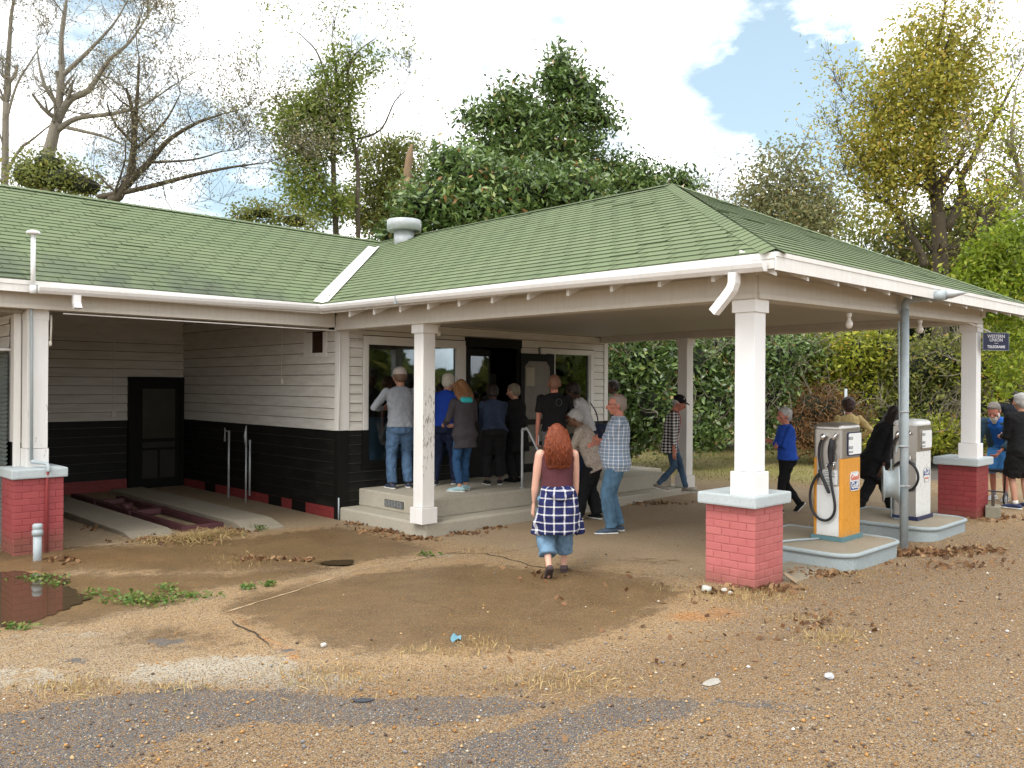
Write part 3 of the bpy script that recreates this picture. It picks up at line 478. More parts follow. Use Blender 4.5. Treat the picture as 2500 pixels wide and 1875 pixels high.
m.build('door_frame', BLACKF, sdp); GLREFL = flat('beige_glass_reflection', (.17, .155, .13), .7, .3, 5); m = MB(); m.box((.10, -.004, 1.30), (.78, .004, 2.38)); m.build('screen', GLREFL, sdp); m = MB(); m.box((.10, -.004, .48), (.78, .004, .80)); m.box((.10, -.004, .88), (.78, .004, 1.20)); m.build('lower_screen', GLREFL, sdp)  # door glass as flat beige-grey, its reflection put into the colour
m = MB(); m.box((.14, -.012, 1.92), (.36, -.006, 2.26)); nt_ = m.build('paper_notice', flat('yellowed_paper', (.30, .27, .20), .7, .1), sdp)
# garage window in the side wall
gw = link(bpy.data.objects.new('garage_window', None), ST); box('pane', (-.004, .46, 2.42), (.002, .80, 2.74), flat('dark_brown_pane', (.035, .016, .010), .25, .2), gw); m = MB(); m.box((-.022, .36, 2.36), (-.002, .46, 2.745)); m.box((-.022, .80, 2.36), (-.002, 1.03, 2.745)); m.box((-.022, .4605, 2.36), (-.002, .7995, 2.42)); m.build('casing', WHITE, gw)
# ---- roof
def shingles(name, poly, up_to, mat=SHIN, expo=.165, tab=.36, seed=1):
    """poly: 3D points, first two on the eave; real overlapping tabs clipped to the outline"""
    R_ = random.Random(seed); P = [V(*p) for p in poly]; U = P[1]-P[0]; U /= np.linalg.norm(U); n = np.cross(U, V(*up_to)-P[0]); n /= np.linalg.norm(n); n = n if n[2] > 0 else -n; Vv = np.cross(n, U); Vv = Vv if Vv[2] > 0 else -Vv
    st = [((p-P[0])@U, (p-P[0])@Vv) for p in P]; area = sum(a[0]*b[1]-b[0]*a[1] for a, b in zip(st, st[1:]+st[:1])); st = st if area > 0 else st[::-1]
    def clip(q):
        for (ax, ay), (bx, by) in zip(st, st[1:]+st[:1]):
            if not q: return q
            o = []; side = lambda p: (bx-ax)*(p[1]-ay)-(by-ay)*(p[0]-ax)
            for i in range(len(q)):
                c, d = q[i], q[(i+1) % len(q)]; sc_, sd_ = side(c), side(d)
                if sc_ >= 0: o.append(c)
                if (sc_ >= 0) != (sd_ >= 0): t = sc_/(sc_-sd_); o.append((c[0]+(d[0]-c[0])*t, c[1]+(d[1]-c[1])*t))
            q = o
        return q
    s0, s1 = min(p[0] for p in st), max(p[0] for p in st); t1 = max(p[1] for p in st); m = MB(); k = 0; t = -.0
    W3 = lambda s, tt, h: P[0]+U*s+Vv*tt+n*h
    while t < t1:
        wob = R_.uniform(-.004, .004); s = s0-tab+(k % 3)*tab/3+R_.uniform(-.03, .03)
        while s < s1:
            lift = .011+R_.random()**30*.012; e = R_.uniform(-.003, .003); q = clip([(s+.006, t+wob+e), (s+tab-.006, t+wob+e), (s+tab-.006, t+expo+.002), (s+.006, t+expo+.002)]); r = R_.random()
            if len(q) > 2:
                hh = [max(0., lift*(1-(y-t)/expo)) for x, y in q]; m.add([W3(x, y, h) for (x, y), h in zip(q, hh)], [tuple(range(len(q)))], r)
                for (a, ha), (b, hb) in zip(zip(q, hh), zip(q[1:]+q[:1], hh[1:]+hh[:1])):
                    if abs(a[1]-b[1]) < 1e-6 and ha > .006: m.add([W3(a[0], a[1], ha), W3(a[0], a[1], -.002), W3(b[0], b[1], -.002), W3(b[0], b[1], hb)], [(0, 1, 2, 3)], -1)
            s += tab
        t += expo; k += 1
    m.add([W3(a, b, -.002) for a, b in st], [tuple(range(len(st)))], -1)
    return m.build(name, mat, ST, attr=True)
A_ = (-.465, -.228, EZ); B_ = (-.465, -7.447, 3.08); C_ = (7.082, -7.447, 3.15); AP = (XR, -3.738, RZ); RJ = (XR, 3.6, RZ+.01); LR = (-13, 3.6, RZ+.01); LE = (-13, -.228, EZ)
shingles('roof_left_slope', [LE, A_, RJ, LR], RJ, seed=1); shingles('roof_canopy_left_slope', [B_, A_, RJ, AP], AP, seed=2); shingles('roof_front_hip', [B_, C_, AP], AP, seed=3)
D_ = (7.082, 7.6, EZ); E_ = (-13, 7.6, EZ)
shingles('roof_right_slope', [D_, C_, AP, RJ], AP, seed=4, tab=.9, expo=.33); shingles('roof_back_slope', [E_, D_, RJ, LR], RJ, seed=5, tab=.9, expo=.33)
HC = SHIN
def cap_line(name, a, b, wd=.13, step=.14):
    a, b = V(*a), V(*b); d = b-a; L_ = np.linalg.norm(d); d /= L_; s = np.cross(d, (0, 0, 1)); s /= np.linalg.norm(s); m = MB(); n = int(L_/step)
    for k in range(n):
        p, q = a+d*(k*L_/n), a+d*((k+1.08)*L_/n); h0, h1 = .024, .018; dr = wd*.42
        m.quad(p-s*wd+V(0, 0, h0-dr), p+V(0, 0, h0), q+V(0, 0, h1), q-s*wd+V(0, 0, h1-dr)); m.quad(p+V(0, 0, h0), p+s*wd+V(0, 0, h0-dr), q+s*wd+V(0, 0, h1-dr), q+V(0, 0, h1))
    return m.build(name, HC, ST, attr=True)
cap_line('hip_cap', B_, AP, .12); cap_line('hip_cap', C_, AP, .12); cap_line('ridge_cap', AP, RJ, .13); cap_line('ridge_cap', LR, RJ, .13)
# valley flashing
a, b = V(*A_)+V(.02, .02, 0), V(*RJ)-V(.55, .55, .26); m = MB(); n = 16
for k in range(n):
    p, q = a+(b-a)*k/n, a+(b-a)*(k+1)/n; wv = .135; z_ = .035
    j = random.uniform(-.006, .006)
    for sgn in (0, 1):
        e = V(0, wv*1.1+j, wv*.0) if sgn else V(-0, -0, 0)
    m.quad(p+V(-wv*1.2, -.02, z_), p+V(0, 0, z_-.012), q+V(0, 0, z_-.012), q+V(-wv*1.2, -.02, z_)); m.quad(p+V(0, 0, z_-.012), p+V(.0, -wv*1.25, z_), q+V(.0, -wv*1.25, z_), q+V(0, 0, z_-.012))
m.build('valley_flashing', METALW, ST)
# decks / soffits under the eaves
SL = (RZ-EZ)/(XR+.465)
m = MB(); zf = lambda z: z-.05
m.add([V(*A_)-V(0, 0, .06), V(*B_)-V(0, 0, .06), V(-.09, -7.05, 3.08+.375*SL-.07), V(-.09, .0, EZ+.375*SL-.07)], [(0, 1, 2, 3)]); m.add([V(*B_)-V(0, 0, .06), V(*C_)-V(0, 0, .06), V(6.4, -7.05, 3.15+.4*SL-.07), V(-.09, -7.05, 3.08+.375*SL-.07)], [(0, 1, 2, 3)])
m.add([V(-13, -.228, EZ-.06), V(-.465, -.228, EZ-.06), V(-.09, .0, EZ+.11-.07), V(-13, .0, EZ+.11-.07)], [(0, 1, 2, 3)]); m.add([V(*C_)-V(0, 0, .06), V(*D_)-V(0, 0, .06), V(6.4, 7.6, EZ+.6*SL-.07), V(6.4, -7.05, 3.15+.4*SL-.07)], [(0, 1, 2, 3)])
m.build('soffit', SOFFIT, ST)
# fascia boards
def plank(m, a, b, h, th, out): a, b, out = V(*a), V(*b), V(*out); o = out*th; Z = V(0, 0, h); vs = [a, b, b+o, a+o, a-Z, b-Z, b+o-Z, a+o-Z]; m.add(vs, [(0, 1, 2, 3), (7, 6, 5, 4), (0, 4, 5, 1), (1, 5, 6, 2), (2, 6, 7, 3), (3, 7, 4, 0)])
m = MB(); plank(m, (-.465, -.2, EZ-.006), (-.465, -7.447, 3.074), .055, .02, (-1, 0, 0)); plank(m, (-.463, -.2, EZ-.06), (-.463, -7.44, 3.02), .085, .012, (-1, 0, 0)); m.build('fascia_board', FASC, ST)
m = MB(); plank(m, (-.485, -7.447, 3.074), (7.082, -7.447, 3.144), .04, .022, (0, -1, 0)); plank(m, (-.485, -7.449, 3.034), (7.082, -7.449, 3.103), .115, .012, (0, -1, 0)); m.build('fascia_board', WHITE, ST)
m = MB(); plank(m, (-13, -.228, EZ-.006), (-.475, -.228, EZ-.006), .05, .02, (0, -1, 0)); plank(m, (-13, -.226, EZ-.057), (-.475, -.226, EZ-.057), .085, .012, (0, -1, 0)); m.build('fascia_board', WHITE, ST)
for k in range(12):
    y = -.937-.59*k
    if y > -7.3: m = MB(); m.add([(-.44, y, 2.955), (-.10, y, 3.11), (-.10, y, 3.02), (-.44, y, 2.875), (-.44, y+.04, 2.955), (-.10, y+.04, 3.11), (-.10, y+.04, 3.02), (-.44, y+.04, 2.875)], [(0, 1, 2, 3), (7, 6, 5, 4), (0, 4, 5, 1), (3, 2, 6, 7), (0, 3, 7, 4), (1, 5, 6, 2)]); m.build('rafter_tail', WHITE, ST)
for k in range(13):
    x = -.43+.606*k; z = 3.0+.0093*x*1.0
    if k == 1: x = .16
    m = MB(); m.add([(x, -7.42, z-.02), (x, -7.08, z+.14), (x, -7.08, z+.03), (x, -7.42, z-.115), (x+.04, -7.42, z-.02), (x+.04, -7.08, z+.14), (x+.04, -7.08, z+.03), (x+.04, -7.42, z-.115)], [(0, 1, 2, 3), (7, 6, 5, 4), (0, 4, 5, 1), (3, 2, 6, 7), (0, 3, 7, 4), (1, 5, 6, 2)]); m.build('rafter_tail', WHITE, ST)
# beams: frieze, board, lip
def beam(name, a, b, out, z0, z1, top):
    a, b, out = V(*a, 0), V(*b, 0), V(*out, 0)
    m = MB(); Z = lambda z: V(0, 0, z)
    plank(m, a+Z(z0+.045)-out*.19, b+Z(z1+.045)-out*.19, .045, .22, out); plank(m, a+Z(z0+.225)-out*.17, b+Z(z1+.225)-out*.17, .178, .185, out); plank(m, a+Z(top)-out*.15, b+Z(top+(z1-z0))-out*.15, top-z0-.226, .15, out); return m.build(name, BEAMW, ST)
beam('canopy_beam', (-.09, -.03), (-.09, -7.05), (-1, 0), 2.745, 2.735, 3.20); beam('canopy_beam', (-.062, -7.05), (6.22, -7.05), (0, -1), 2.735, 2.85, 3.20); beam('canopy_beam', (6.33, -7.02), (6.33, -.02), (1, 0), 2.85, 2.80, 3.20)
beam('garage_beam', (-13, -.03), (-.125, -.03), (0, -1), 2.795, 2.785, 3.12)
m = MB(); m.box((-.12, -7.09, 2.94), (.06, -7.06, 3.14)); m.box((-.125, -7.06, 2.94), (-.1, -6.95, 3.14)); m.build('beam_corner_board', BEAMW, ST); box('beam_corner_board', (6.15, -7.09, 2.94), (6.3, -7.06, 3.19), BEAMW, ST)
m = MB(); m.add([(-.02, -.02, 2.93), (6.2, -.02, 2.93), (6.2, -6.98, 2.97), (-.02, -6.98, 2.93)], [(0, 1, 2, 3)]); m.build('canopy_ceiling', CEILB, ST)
# gutter: open K profile following the two eaves
def gutter(name, pts, endcap=True):
    prof = [(0, 0), (0, -.085), (.055, -.088), (.085, -.055), (.10, -.02), (.10, 0), (.088, 0), (.088, -.012), (.075, -.05), (.05, -.078), (.008, -.076), (.008, 0)]; P = [V(*p[0]) for p in pts]; O = [V(*p[1]) for p in pts]; m = MB(); n = len(prof)
    vs = [p+o*a+V(0, 0, b) for p, o in zip(P, O) for a, b in prof]; fs = [(i*n+k, i*n+(k+1) % n, (i+1)*n+(k+1) % n, (i+1)*n+k) for i in range(len(P)-1) for k in range(n)]; m.add(vs, fs)
    for e in (0, len(P)-1): m.add([vs[e*n+k] for k in (0, 1, 2, 3, 4, 5)], [(0, 1, 2, 3, 4, 5)])
    return m.build(name, METALW, ST)
gu = gutter('gutter', [((-4.24, -.262, 3.035), (0, -1, 0)), ((-2.2, -.262, 3.055), (0, -1, 0)), ((-.50, -.262, 3.075), (-1, -1, 0)), ((-.50, -2.2, 3.058), (-1, 0, 0)), ((-.50, -4.9, 3.03), (-1, 0, 0)), ((-.50, -7.39, 2.995), (-1, 0, 0))])
m = MB(); m.box((-.606, -2.22, 2.965), (-.49, -2.20, 3.064)); m.build('gutter_joint', GREYP, gu)
def spout(name, pts, w_, d_, parent):
    m = MB(); n = 4; P = [V(*p) for p in pts]; vs = []
    for i, p in enumerate(P):
        t = P[min(i+1, len(P)-1)]-P[max(i-1, 0)]; t /= np.linalg.norm(t); s = V(*w_[1]); q = np.cross(t, s); q /= np.linalg.norm(q)
        for a, b in ((-1, -1), (1, -1), (1, 1), (-1, 1)): vs.append(p+s*a*w_[0]/2+q*b*d_/2)
    fs = [(i*4+k, i*4+(k+1) % 4, (i+1)*4+(k+1) % 4, (i+1)*4+k) for i in range(len(P)-1) for k in range(4)]; m.add(vs, fs); o = m.build(name, METALW, parent)
    so_ = o.modifiers.new('wall', 'SOLIDIFY'); so_.thickness = .003; so_.offset = -1; return o
spout('downspout', [(-.55, -7.10, 2.92), (-.55, -7.10, 2.83), (-.55, -7.08, 2.78), (-.55, -7.02, 2.71), (-.55, -6.90, 2.585)], (.085, (1, 0, 0)), .075, gu)
spout('downspout', [(-3.83, -.31, 2.96), (-3.83, -.31, 2.87), (-3.82, -.33, 2.80)], (.085, (1, 0, 0)), .06, gu)
# roof vent drum
m = MB(); c = (3.00, 2.4, 0); m.lathe(c, [(.20, 4.55), (.20, 5.02)], 24); m.build('vent_stack', GALV, ST, True); m = MB(); m.lathe(c, [(.30, 4.965), (.335, 4.965), (.338, 5.16), (.33, 5.175), (.12, 5.21), (.0, 5.215)], 28); m.build('vent_hood', GALV, ST, True)
# ---- columns
def column(x, y, mat, zb_, zt, w_=.202, b_=.255, pier=None, lean=(0, 0), capz=.12):
    c = box('porch_column', (x-w_/2, y-w_/2, zb_+.22), (x+w_/2, y+w_/2, zt-.12), mat, ST, .004); box('column_base', (x-b_/2, y-b_/2, zb_), (x+b_/2, y+b_/2, zb_+.215), mat, c, .004); box('column_capital', (x-b_/2+.004, y-b_/2+.004, zt-capz), (x+b_/2-.004, y+b_/2-.004, zt), mat, c, .004)
    if pier:
        px, py, wx, wy, cx_, cy_, z0, zp = pier[:8]; bricks('brick_pier', (px-wx/2, py-wy/2, z0-.2), (px+wx/2, py+wy/2, zp-.115), 'flbr', pier[8] if len(pier) > 8 else RED, c, seed=int(px*10+50)); k = box('pier_cap', (px-cx_/2, py-cy_/2, zp-.113), (px+cx_/2, py+cy_/2, zp), CAPG, c, .018)
    return c
column(.0415, -6.92, WHITE_COL, .914, 2.735, pier=(.215, -6.767, .524, .526, .685, .622, .039, .914, PINKB)); column(6.228, -6.92, WHITE_COL, .914, 2.85, pier=(6.402, -6.767, .524, .526, .685, .622, .041, .914, REDD))
column(.0415, -2.014, WHITE_PEEL, .053, 2.742, b_=.265); column(6.228, -2.014, WHITE, .053, 2.82, b_=.265)
column(-4.13, .20, WHITE_PEEL1, .92, 2.79, w_=.225, b_=.245, pier=(-4.162, .141, .524, .526, .60, .622, -.069, .92))
board('pilaster_board', (-4.33, .30, .3), (-4.255, .345, 2.80))
# ---- porch steps
m = MB(); m.box((.0, -2.11, -.3), (6.50, -.005, .053), .03); m.build('porch_step', CONC, ST); m = MB(); m.box((.35, -1.80, .0531), (6.1, -.006, .315), .02); m.build('porch_step', CONC, ST)
gv = on(930, 1236, 'x', .345); m = MB()
m.box((.338, -1.16, .115), (.348, -.70, .215)); m.build('step_vent', BLACKF, ST); m = MB()
for k in range(12): m.box((.330, -1.15+k*.038, .12), (.337, -1.144+k*.038, .21))
for k in range(5): m.box((.331, -1.15, .125+k*.019), (.336, -.71, .130+k*.019))
m.build('vent_grille', GALV, ST)
# conduits and wall pipes
m = MB(); m.tube([(-4.24, -.02, 2.97), (-4.22, .03, 2.7), (-4.21, .045, 2.45), (-4.20, .05, 1.0)], .018); m.tube([(-4.20, .05, 1.0), (-4.18, .02, .985), (-4.10, -.14, .975), (-4.085, -.185, .94), (-4.085, -.19, .88)], .022, sm=3); m.build('conduit', PVC, ST, True)
m = MB(); m.tube([(-4.085, -.17, .885), (-4.085, -.14, .80), (-4.085, -.143, -.1)], .019); m.build('conduit_red', RED, ST, True)
m = MB(); m.tube([(-.036, -.05, 2.74), (-.036, -.045, 1.22)], .009, n=6); m.tube([(-3.9, -.06, 2.75), (-.1, -.065, 2.735), (-.045, -.05, 2.72)], .008, n=6); m.tube([(.0, -.045, 2.62), (.28, -.045, 2.61), (.30, -.045, 2.72)], .010, n=6); m.build('wall_conduit', WHITE, ST, True)
m = MB(); m.tube([(-.03, -.035, .2), (-.03, -.035, -.13)], .012, n=8); m.build('drain_pipe', PVC, ST, True)
m = MB(); m.tube([(-1.35, 5.66, 2.7), (-1.35, 5.66, 1.35)], .01, n=6); m.box((-1.39, 5.64, 1.28), (-1.31, 5.67, 1.40)); m.build('wall_conduit', WHITE, ST)
vp = MB(); vp.lathe((-4.29, -.30, 0), [(.026, 2.95), (.026, 3.62)], 12); vp.lathe((-4.29, -.30, 0), [(.02, 3.615), (.075, 3.62), (.07, 3.65), (.03, 3.665), (0, 3.667)], 16); vp.lathe((-4.29, -.30, 0), [(.035, 2.94), (.035, 3.03)], 12); vp.build('vent_pipe', PWHITE, ST, True)
# ================================================================ PUMP ISLANDS AND PUMPS
def rrect(x0, x1, y0, y1, r, n=7, rb=.05):
    P = []
    for cx_, cy_, a0, rr in ((x1-r, y0+r, -90, r), (x1-rb, y1-rb, 0, rb), (x0+rb, y1-rb, 90, rb), (x0+r, y0+r, 180, r)):
        P += [(cx_+rr*math.cos(math.radians(a0+90*k/n)), cy_+rr*math.sin(math.radians(a0+90*k/n))) for k in range(n+1)]
    return P
def island(x0, x1, y0, y1, z0, z1, label):
    t = empty('pump_island', ((x0+x1)/2, (y0+y1)/2, 0), 0, label, 'pump island', 'concrete islands carrying the fuel pumps'); ox, oy = (x0+x1)/2, (y0+y1)/2
    P = [(a-ox, b-oy) for a, b in rrect(x0, x1, y0, y1, .22)]; n = len(P); m = MB()
    m.add([(a, b, z0) for a, b in P]+[(a, b, z1-.03) for a, b in P], [(i, (i+1) % n, n+(i+1) % n, n+i) for i in range(n)]); m.build('curb', ISL, t, True)
    m = MB(); m.tube([(a*1.004, b*1.002, z1-.012) for a, b in P+P[:1]], .026, n=8, caps=False); m.build('rim', ISL, t, True)
    m = MB(); m.add([(a, b, z1) for a, b in P], [tuple(range(n))]); m.build('top', ISLT, t); return t
island(1.38, 2.78, -7.285, -5.9, -.1, .196, 'rounded grey cement island under the orange pump'); island(3.76, 5.10, -7.265, -5.9, -.1, .196, 'rounded grey cement island under the white pump')
box('floor_slab', (.55, -7.12, -.05), (1.9, -6.62, .05), ISLT, None, .01)['kind'] = 'structure'
def lid(name, x0, x1, y0, y1, z, h, mat, t, r=.06, over=.006):
    m = MB(); R_ = [(over, 0), (over+.004, .02), (0, .045), (-.02, h*.8), (-.06, h), (-.12, h+.006)]; vs = []; n = 0
    for o, dz in R_:
        P = rrect(x0-o, x1+o, y0-o, y1+o, max(.01, r+o), 5, max(.01, r+o)); n = len(P); vs += [(a, b, z+dz) for a, b in P]
    fs = [(i*n+k, i*n+(k+1) % n, (i+1)*n+(k+1) % n, (i+1)*n+k) for i in range(len(R_)-1) for k in range(n)]+[tuple((len(R_)-1)*n+k for k in range(n))]; m.add(vs, fs); return m.build(name, mat, t, True)
def rbox(name, x0, x1, y0, y1, z0, z1, mat, t, r=.03):
    P = rrect(x0, x1, y0, y1, r, 4, r); n = len(P); m = MB(); m.add([(a, b, z0) for a, b in P]+[(a, b, z1) for a, b in P], [(i, (i+1) % n, n+(i+1) % n, n+i) for i in range(n)]+[tuple(range(n))[::-1], tuple(range(n, 2*n))]); o = m.build(name, mat, t)
    return o
def pump(x0, y0, W, D, z0, z1, kind, label):
    t = empty('fuel_pump', (x0+W/2, y0+D/2, z0), 0, label, 'fuel pump', 'old fuel pumps on the islands'); ox, oy = x0+W/2, y0+D/2; X = lambda v: v-ox; w2_, d2 = W/2, D/2; H = z1-z0
    side = ORANGE if kind else PWHITE; rbox('plinth', -w2_-.02, w2_+.02, -d2-.02, d2+.02, 0, .05, TEAL if kind else NAVY, t, .01)
    zs = .923-.0 if kind else .89   # bottom of the stainless head
    rbox('cabinet', -w2_, w2_, -d2, d2, .05, zs, side, t, .03); rbox('head', -w2_+.001, w2_-.001, -d2+.001, d2-.001, zs+.003, H-.004, STEEL, t, .035); lid('lid', -w2_, w2_, -d2, d2, H-.004, .075, STEEL if kind else PWHITE, t)
    # hose side panel (facing -x), set a little proud
    if kind:
        m = MB(); m.box((-w2_-.006, -d2+.035, .055), (-w2_+.001, d2-.05, .615)); m.build('lower_panel', PWHITE, t); m = MB(); m.box((-w2_-.006, -d2+.035, .620), (-w2_+.001, d2-.05, H-.03)); m.build('hose_panel', STEEL, t)
    else: m = MB(); m.box((-w2_-.006, -d2+.012, .055), (-w2_+.001, d2-.012, H-.02)); m.build('hose_panel', STEEL, t)
    # dial window on the -y face
    zc, zh = (1.085, .12) if kind else (1.05, .115); xa, xb = -w2_+.29*W, w2_-.035*W
    m = MB(); P = [(a, b) for a, b in rrect(xa-.014, xb+.012, zc-zh-.014, zc+zh+.014, .03, 4, .03)]; n = len(P); m.add([(a, -d2-.009, b) for a, b in P]+[(a, -d2+.004, b) for a, b in P], [tuple(range(n)), *[(i, n+i, n+(i+1) % n, (i+1) % n) for i in range(n)]]); m.build('dial_frame', NAVY if kind else STEEL, t)
    m = MB(); P = rrect(xa, xb, zc-zh, zc+zh, .02, 4, .02); m.add([(a, -d2-.011, b) for a, b in P], [tuple(range(len(P)))]); dl = m.build('dial_face', DIAL, t)
    m = MB()
    for zz, hh in ((zc+.065, .032), (zc-.04, .03), (zc-.09, .022)): m.box((xa+.004, -d2-.014, zz-hh/2), (xa+.105, -d2-.012, zz+hh/2))
    m.build('counter_slot', GREYL, dl)
    Mf = lambda x, z, y=-.0165: frame((x, -d2+y, z), (1, 0, 0), (0, 0, 1), (0, -1, 0))
    for zz, s in ((zc+.065, '0 0 0'), (zc-.04, '0 0 0'), (zc-.09, '2 9 9')): text('dial_digits', s, .026, Mf(xa+.055, zz), DIAL, dl, thick=.0005)
    # badge
    if kind:
        P = [(a, b) for a, b in rrect(-.052, .198, .555, .755, .045, 5, .05)]; P = [(a, b+(.014 if b > .66 else -.01)*(1-((a-.073)/.125)**2)) for a, b in P]
        m = MB(); m.add([(a, -d2-.004, b) for a, b in P], [tuple(range(len(P)))]); bd_ = m.build('badge', PWHITE, t); ed = flat('badge_rim', (.62, .52, .40), .4, .1); m = MB(); m.tube([(a, -d2-.004, b) for a, b in P+P[:1]], .0035, n=5, caps=False); m.build('badge_rim', ed, bd_)
        m = MB(); m.add([(-.040, -d2-.0055, .652), (.186, -d2-.0055, .652), (.186, -d2-.0055, .585), (.160, -d2-.0055, .560), (-.015, -d2-.0055, .560), (-.040, -d2-.0055, .585)], [tuple(range(6))]); m.build('badge_band', BLUEL, bd_)
        text('lettering', 'Good', .085, Mf(.073, .698, -.0065), REDL, bd_, 1.05, bold=.0025); text('lettering', 'Gulf', .10, Mf(.073, .608, -.0075), PWHITE, bd_, 1.12, bold=.0035)
    else:
        P = [(-.085, .30), (-.09, .36), (-.06, .405), (.0, .42), (.06, .405), (.09, .36), (.085, .30), (.05, .20), (-.05, .20)]; SX, SZ = .075, .29; P = [(a*1.25+SX, (b-.31)*.9+.58) for a, b in P]; m = MB(); m.add([(a, -d2-.004, b) for a, b in P], [tuple(range(9))]); bd_ = m.build('badge', PWHITE, t)
        m = MB(); m.tube([(a, -d2-.004, b) for a, b in P+P[:1]], .0025, n=5, caps=False); m.build('badge_rim', GREYL, bd_); m = MB(); m.add([(a*1.25+SX, -d2-.0055, (b-.31)*.9+.58) for a, b in ((-.08, .365), (.08, .375), (.08, .30), (-.08, .30))], [(0, 1, 2, 3)]); m.add([(a*1.25+SX, -d2-.0055, (b-.31)*.9+.58) for a, b in ((-.02, .374), (.02, .376), (.01, .40), (-.01, .40))], [(0, 1, 2, 3)]); m.build('badge_band', BLUEL, bd_)
        text('lettering', 'Gulf', .066, Mf(SX, .603, -.0065), PWHITE, bd_, 1.35, bold=.0015); text('lettering', 'no-nox', .038, Mf(SX, .535, -.0065), REDL, bd_, 1.1, bold=.0012)
    xp = x0-.045; loc = lambda u, v, dx=0: tuple(on(u, v, 'x', xp+dx)-V(ox, oy, z0))
    if kind:
        q = lambda a, b, dx=0: loc(1960+a*.202, 1010+b*.202, dx)
        hs = MB(); hs.tube([q(238, 300), q(205, 380), q(196, 500), q(208, 620), q(215, 700), q(150, 780), q(100, 900), q(88, 1020), q(110, 1150), q(180, 1255), q(270, 1290), q(345, 1255), q(382, 1180), q(385, 1080), q(360, 930), q(335, 780), q(318, 600)], .0155, n=10, sm=6); hs.build('hose', RUBBER, t, True)
        m = MB(); m.tube([q(205, 690), q(240, 780), q(312, 945)], .019, n=10, sm=3, ball=True); m.build('hose_weight', RUBBER, t, True)
        m = MB(); m.tube([q(245, 265, .05), q(245, 275, 0), q(238, 315, 0)], [.032, .03, .018], n=12, sm=4); m.build('hose_outlet', CHROME, t, True); m = MB(); m.tube([q(405, 240, .05), q(390, 265, 0), q(365, 320, 0)], [.014, .013, .013], n=10, sm=4); m.build('spout_elbow', CHROME, t, True)
        nz_ = MB(); nz_.tube([q(345, 320), q(340, 400), q(330, 470), q(335, 590)], [.022, .034, .03, .022], n=12, flat=(np.array((1., 0, 0)), .75), sm=3, ball=True); nzo = nz_.build('nozzle', RUBBER, t, True); m = MB(); m.tube([q(360, 470), q(376, 520), q(365, 580), q(345, 590)], .005, n=6, sm=3); m.build('trigger_guard', RUBBER, nzo, True)
        m = MB(); m.tube([q(300, 630, .03), q(320, 600, .02), q(395, 588, .02)], .006, n=6); m.tube([q(372, 600, .02), q(368, 650, .02), q(345, 690, .02)], .008, n=6, sm=2); m.tube([q(295, 600, .03), q(288, 630, .02), q(300, 650, .03)], .008, n=6); m.build('hose_bracket', CHROME, t, True)
        px_ = on(1960+322*.202, 1010+768*.202, 'x', x0-.008)-V(ox, oy, z0); pw, ph = .185, .165
        pl_ = MB(); pl_.box((px_[0]-.002, px_[1]-pw/2, px_[2]-ph/2), (px_[0]+.001, px_[1]+pw/2, px_[2]+ph/2)); pl_ = pl_.build('notice_plate', PWHITE, t)
        for k, (s, sz) in enumerate((('FOR USE AS A', .017), ('MOTOR FUEL ONLY', .015), ('CONTAINS', .025), ('LEAD', .032), ('(TETRAETHYL)', .014))): text('lettering', s, sz, frame((px_[0]-.0035, px_[1], px_[2]+(.063, .040, .010, -.028, -.062)[k]), (0, -1, 0), (0, 0, 1), (-1, 0, 0)), BLACKL, pl_, 1., bold=.0002)
        m = MB(); m.tube([(-w2_-.05, d2-.1, .012), (-w2_-.35, d2+.05, .012), (-w2_-.62, d2+.12, .012)], .014, n=6); m.build('supply_conduit', PVC, t, True)
    else:
        q = lambda a, b, dx=0: loc(2150+a*.22, 980+b*.22, dx)
        m = MB(); m.tube([q(178, 385), q(140, 460), q(112, 560), q(110, 640)], .015, n=8, sm=5); m.tube([q(150, 725), q(180, 690), q(240, 665), q(320, 680), q(380, 730), q(412, 800), q(415, 870), q(385, 940), q(330, 985), q(290, 985)], .0155, n=10, sm=6); m.build('hose', RUBBER, t, True)
        m = MB(); m.tube([q(190, 350, .04), q(183, 365), q(172, 400)], [.03, .026, .016], n=10, sm=3); m.build('hose_outlet', CHROME, t, True); m = MB(); m.tube([q(325, 330, .03), q(322, 370)], .014, n=8); m.build('spout_elbow', CHROME, t, True); m = MB(); m.tube([q(320, 575, .02), q(326, 640), q(318, 670)], .007, n=6); m.build('hose_bracket', CHROME, t, True)
        m = MB(); m.tube([q(118, 640), q(118, 1290)], .011, n=6); m.build('side_pipe', PVC, t, True); m = MB(); m.tube([(-w2_-.1, d2-.05, .012), (-w2_-.22, -d2+.1, .03), (-w2_-.3, -d2, .012)], .011, n=6, sm=3); m.build('supply_conduit', PVC, t, True)
        m = MB()
        for a, b in ((388, 575), (390, 1265), (404, 1318), (386, 645)): m.ell(q(a, b, .04), (.006,)*3, n=6, m=4)
        m.build('panel_screw', BLACKL, t)
    return t
pump(2.112, -6.873, .492, .34, .198, 1.447, 1, 'orange and white fuel pump with stainless head and looped black hose'); pump(4.32, -6.869, .506, .312, .198, 1.434, 0, 'white fuel pump with white rounded lid behind the grey pole')
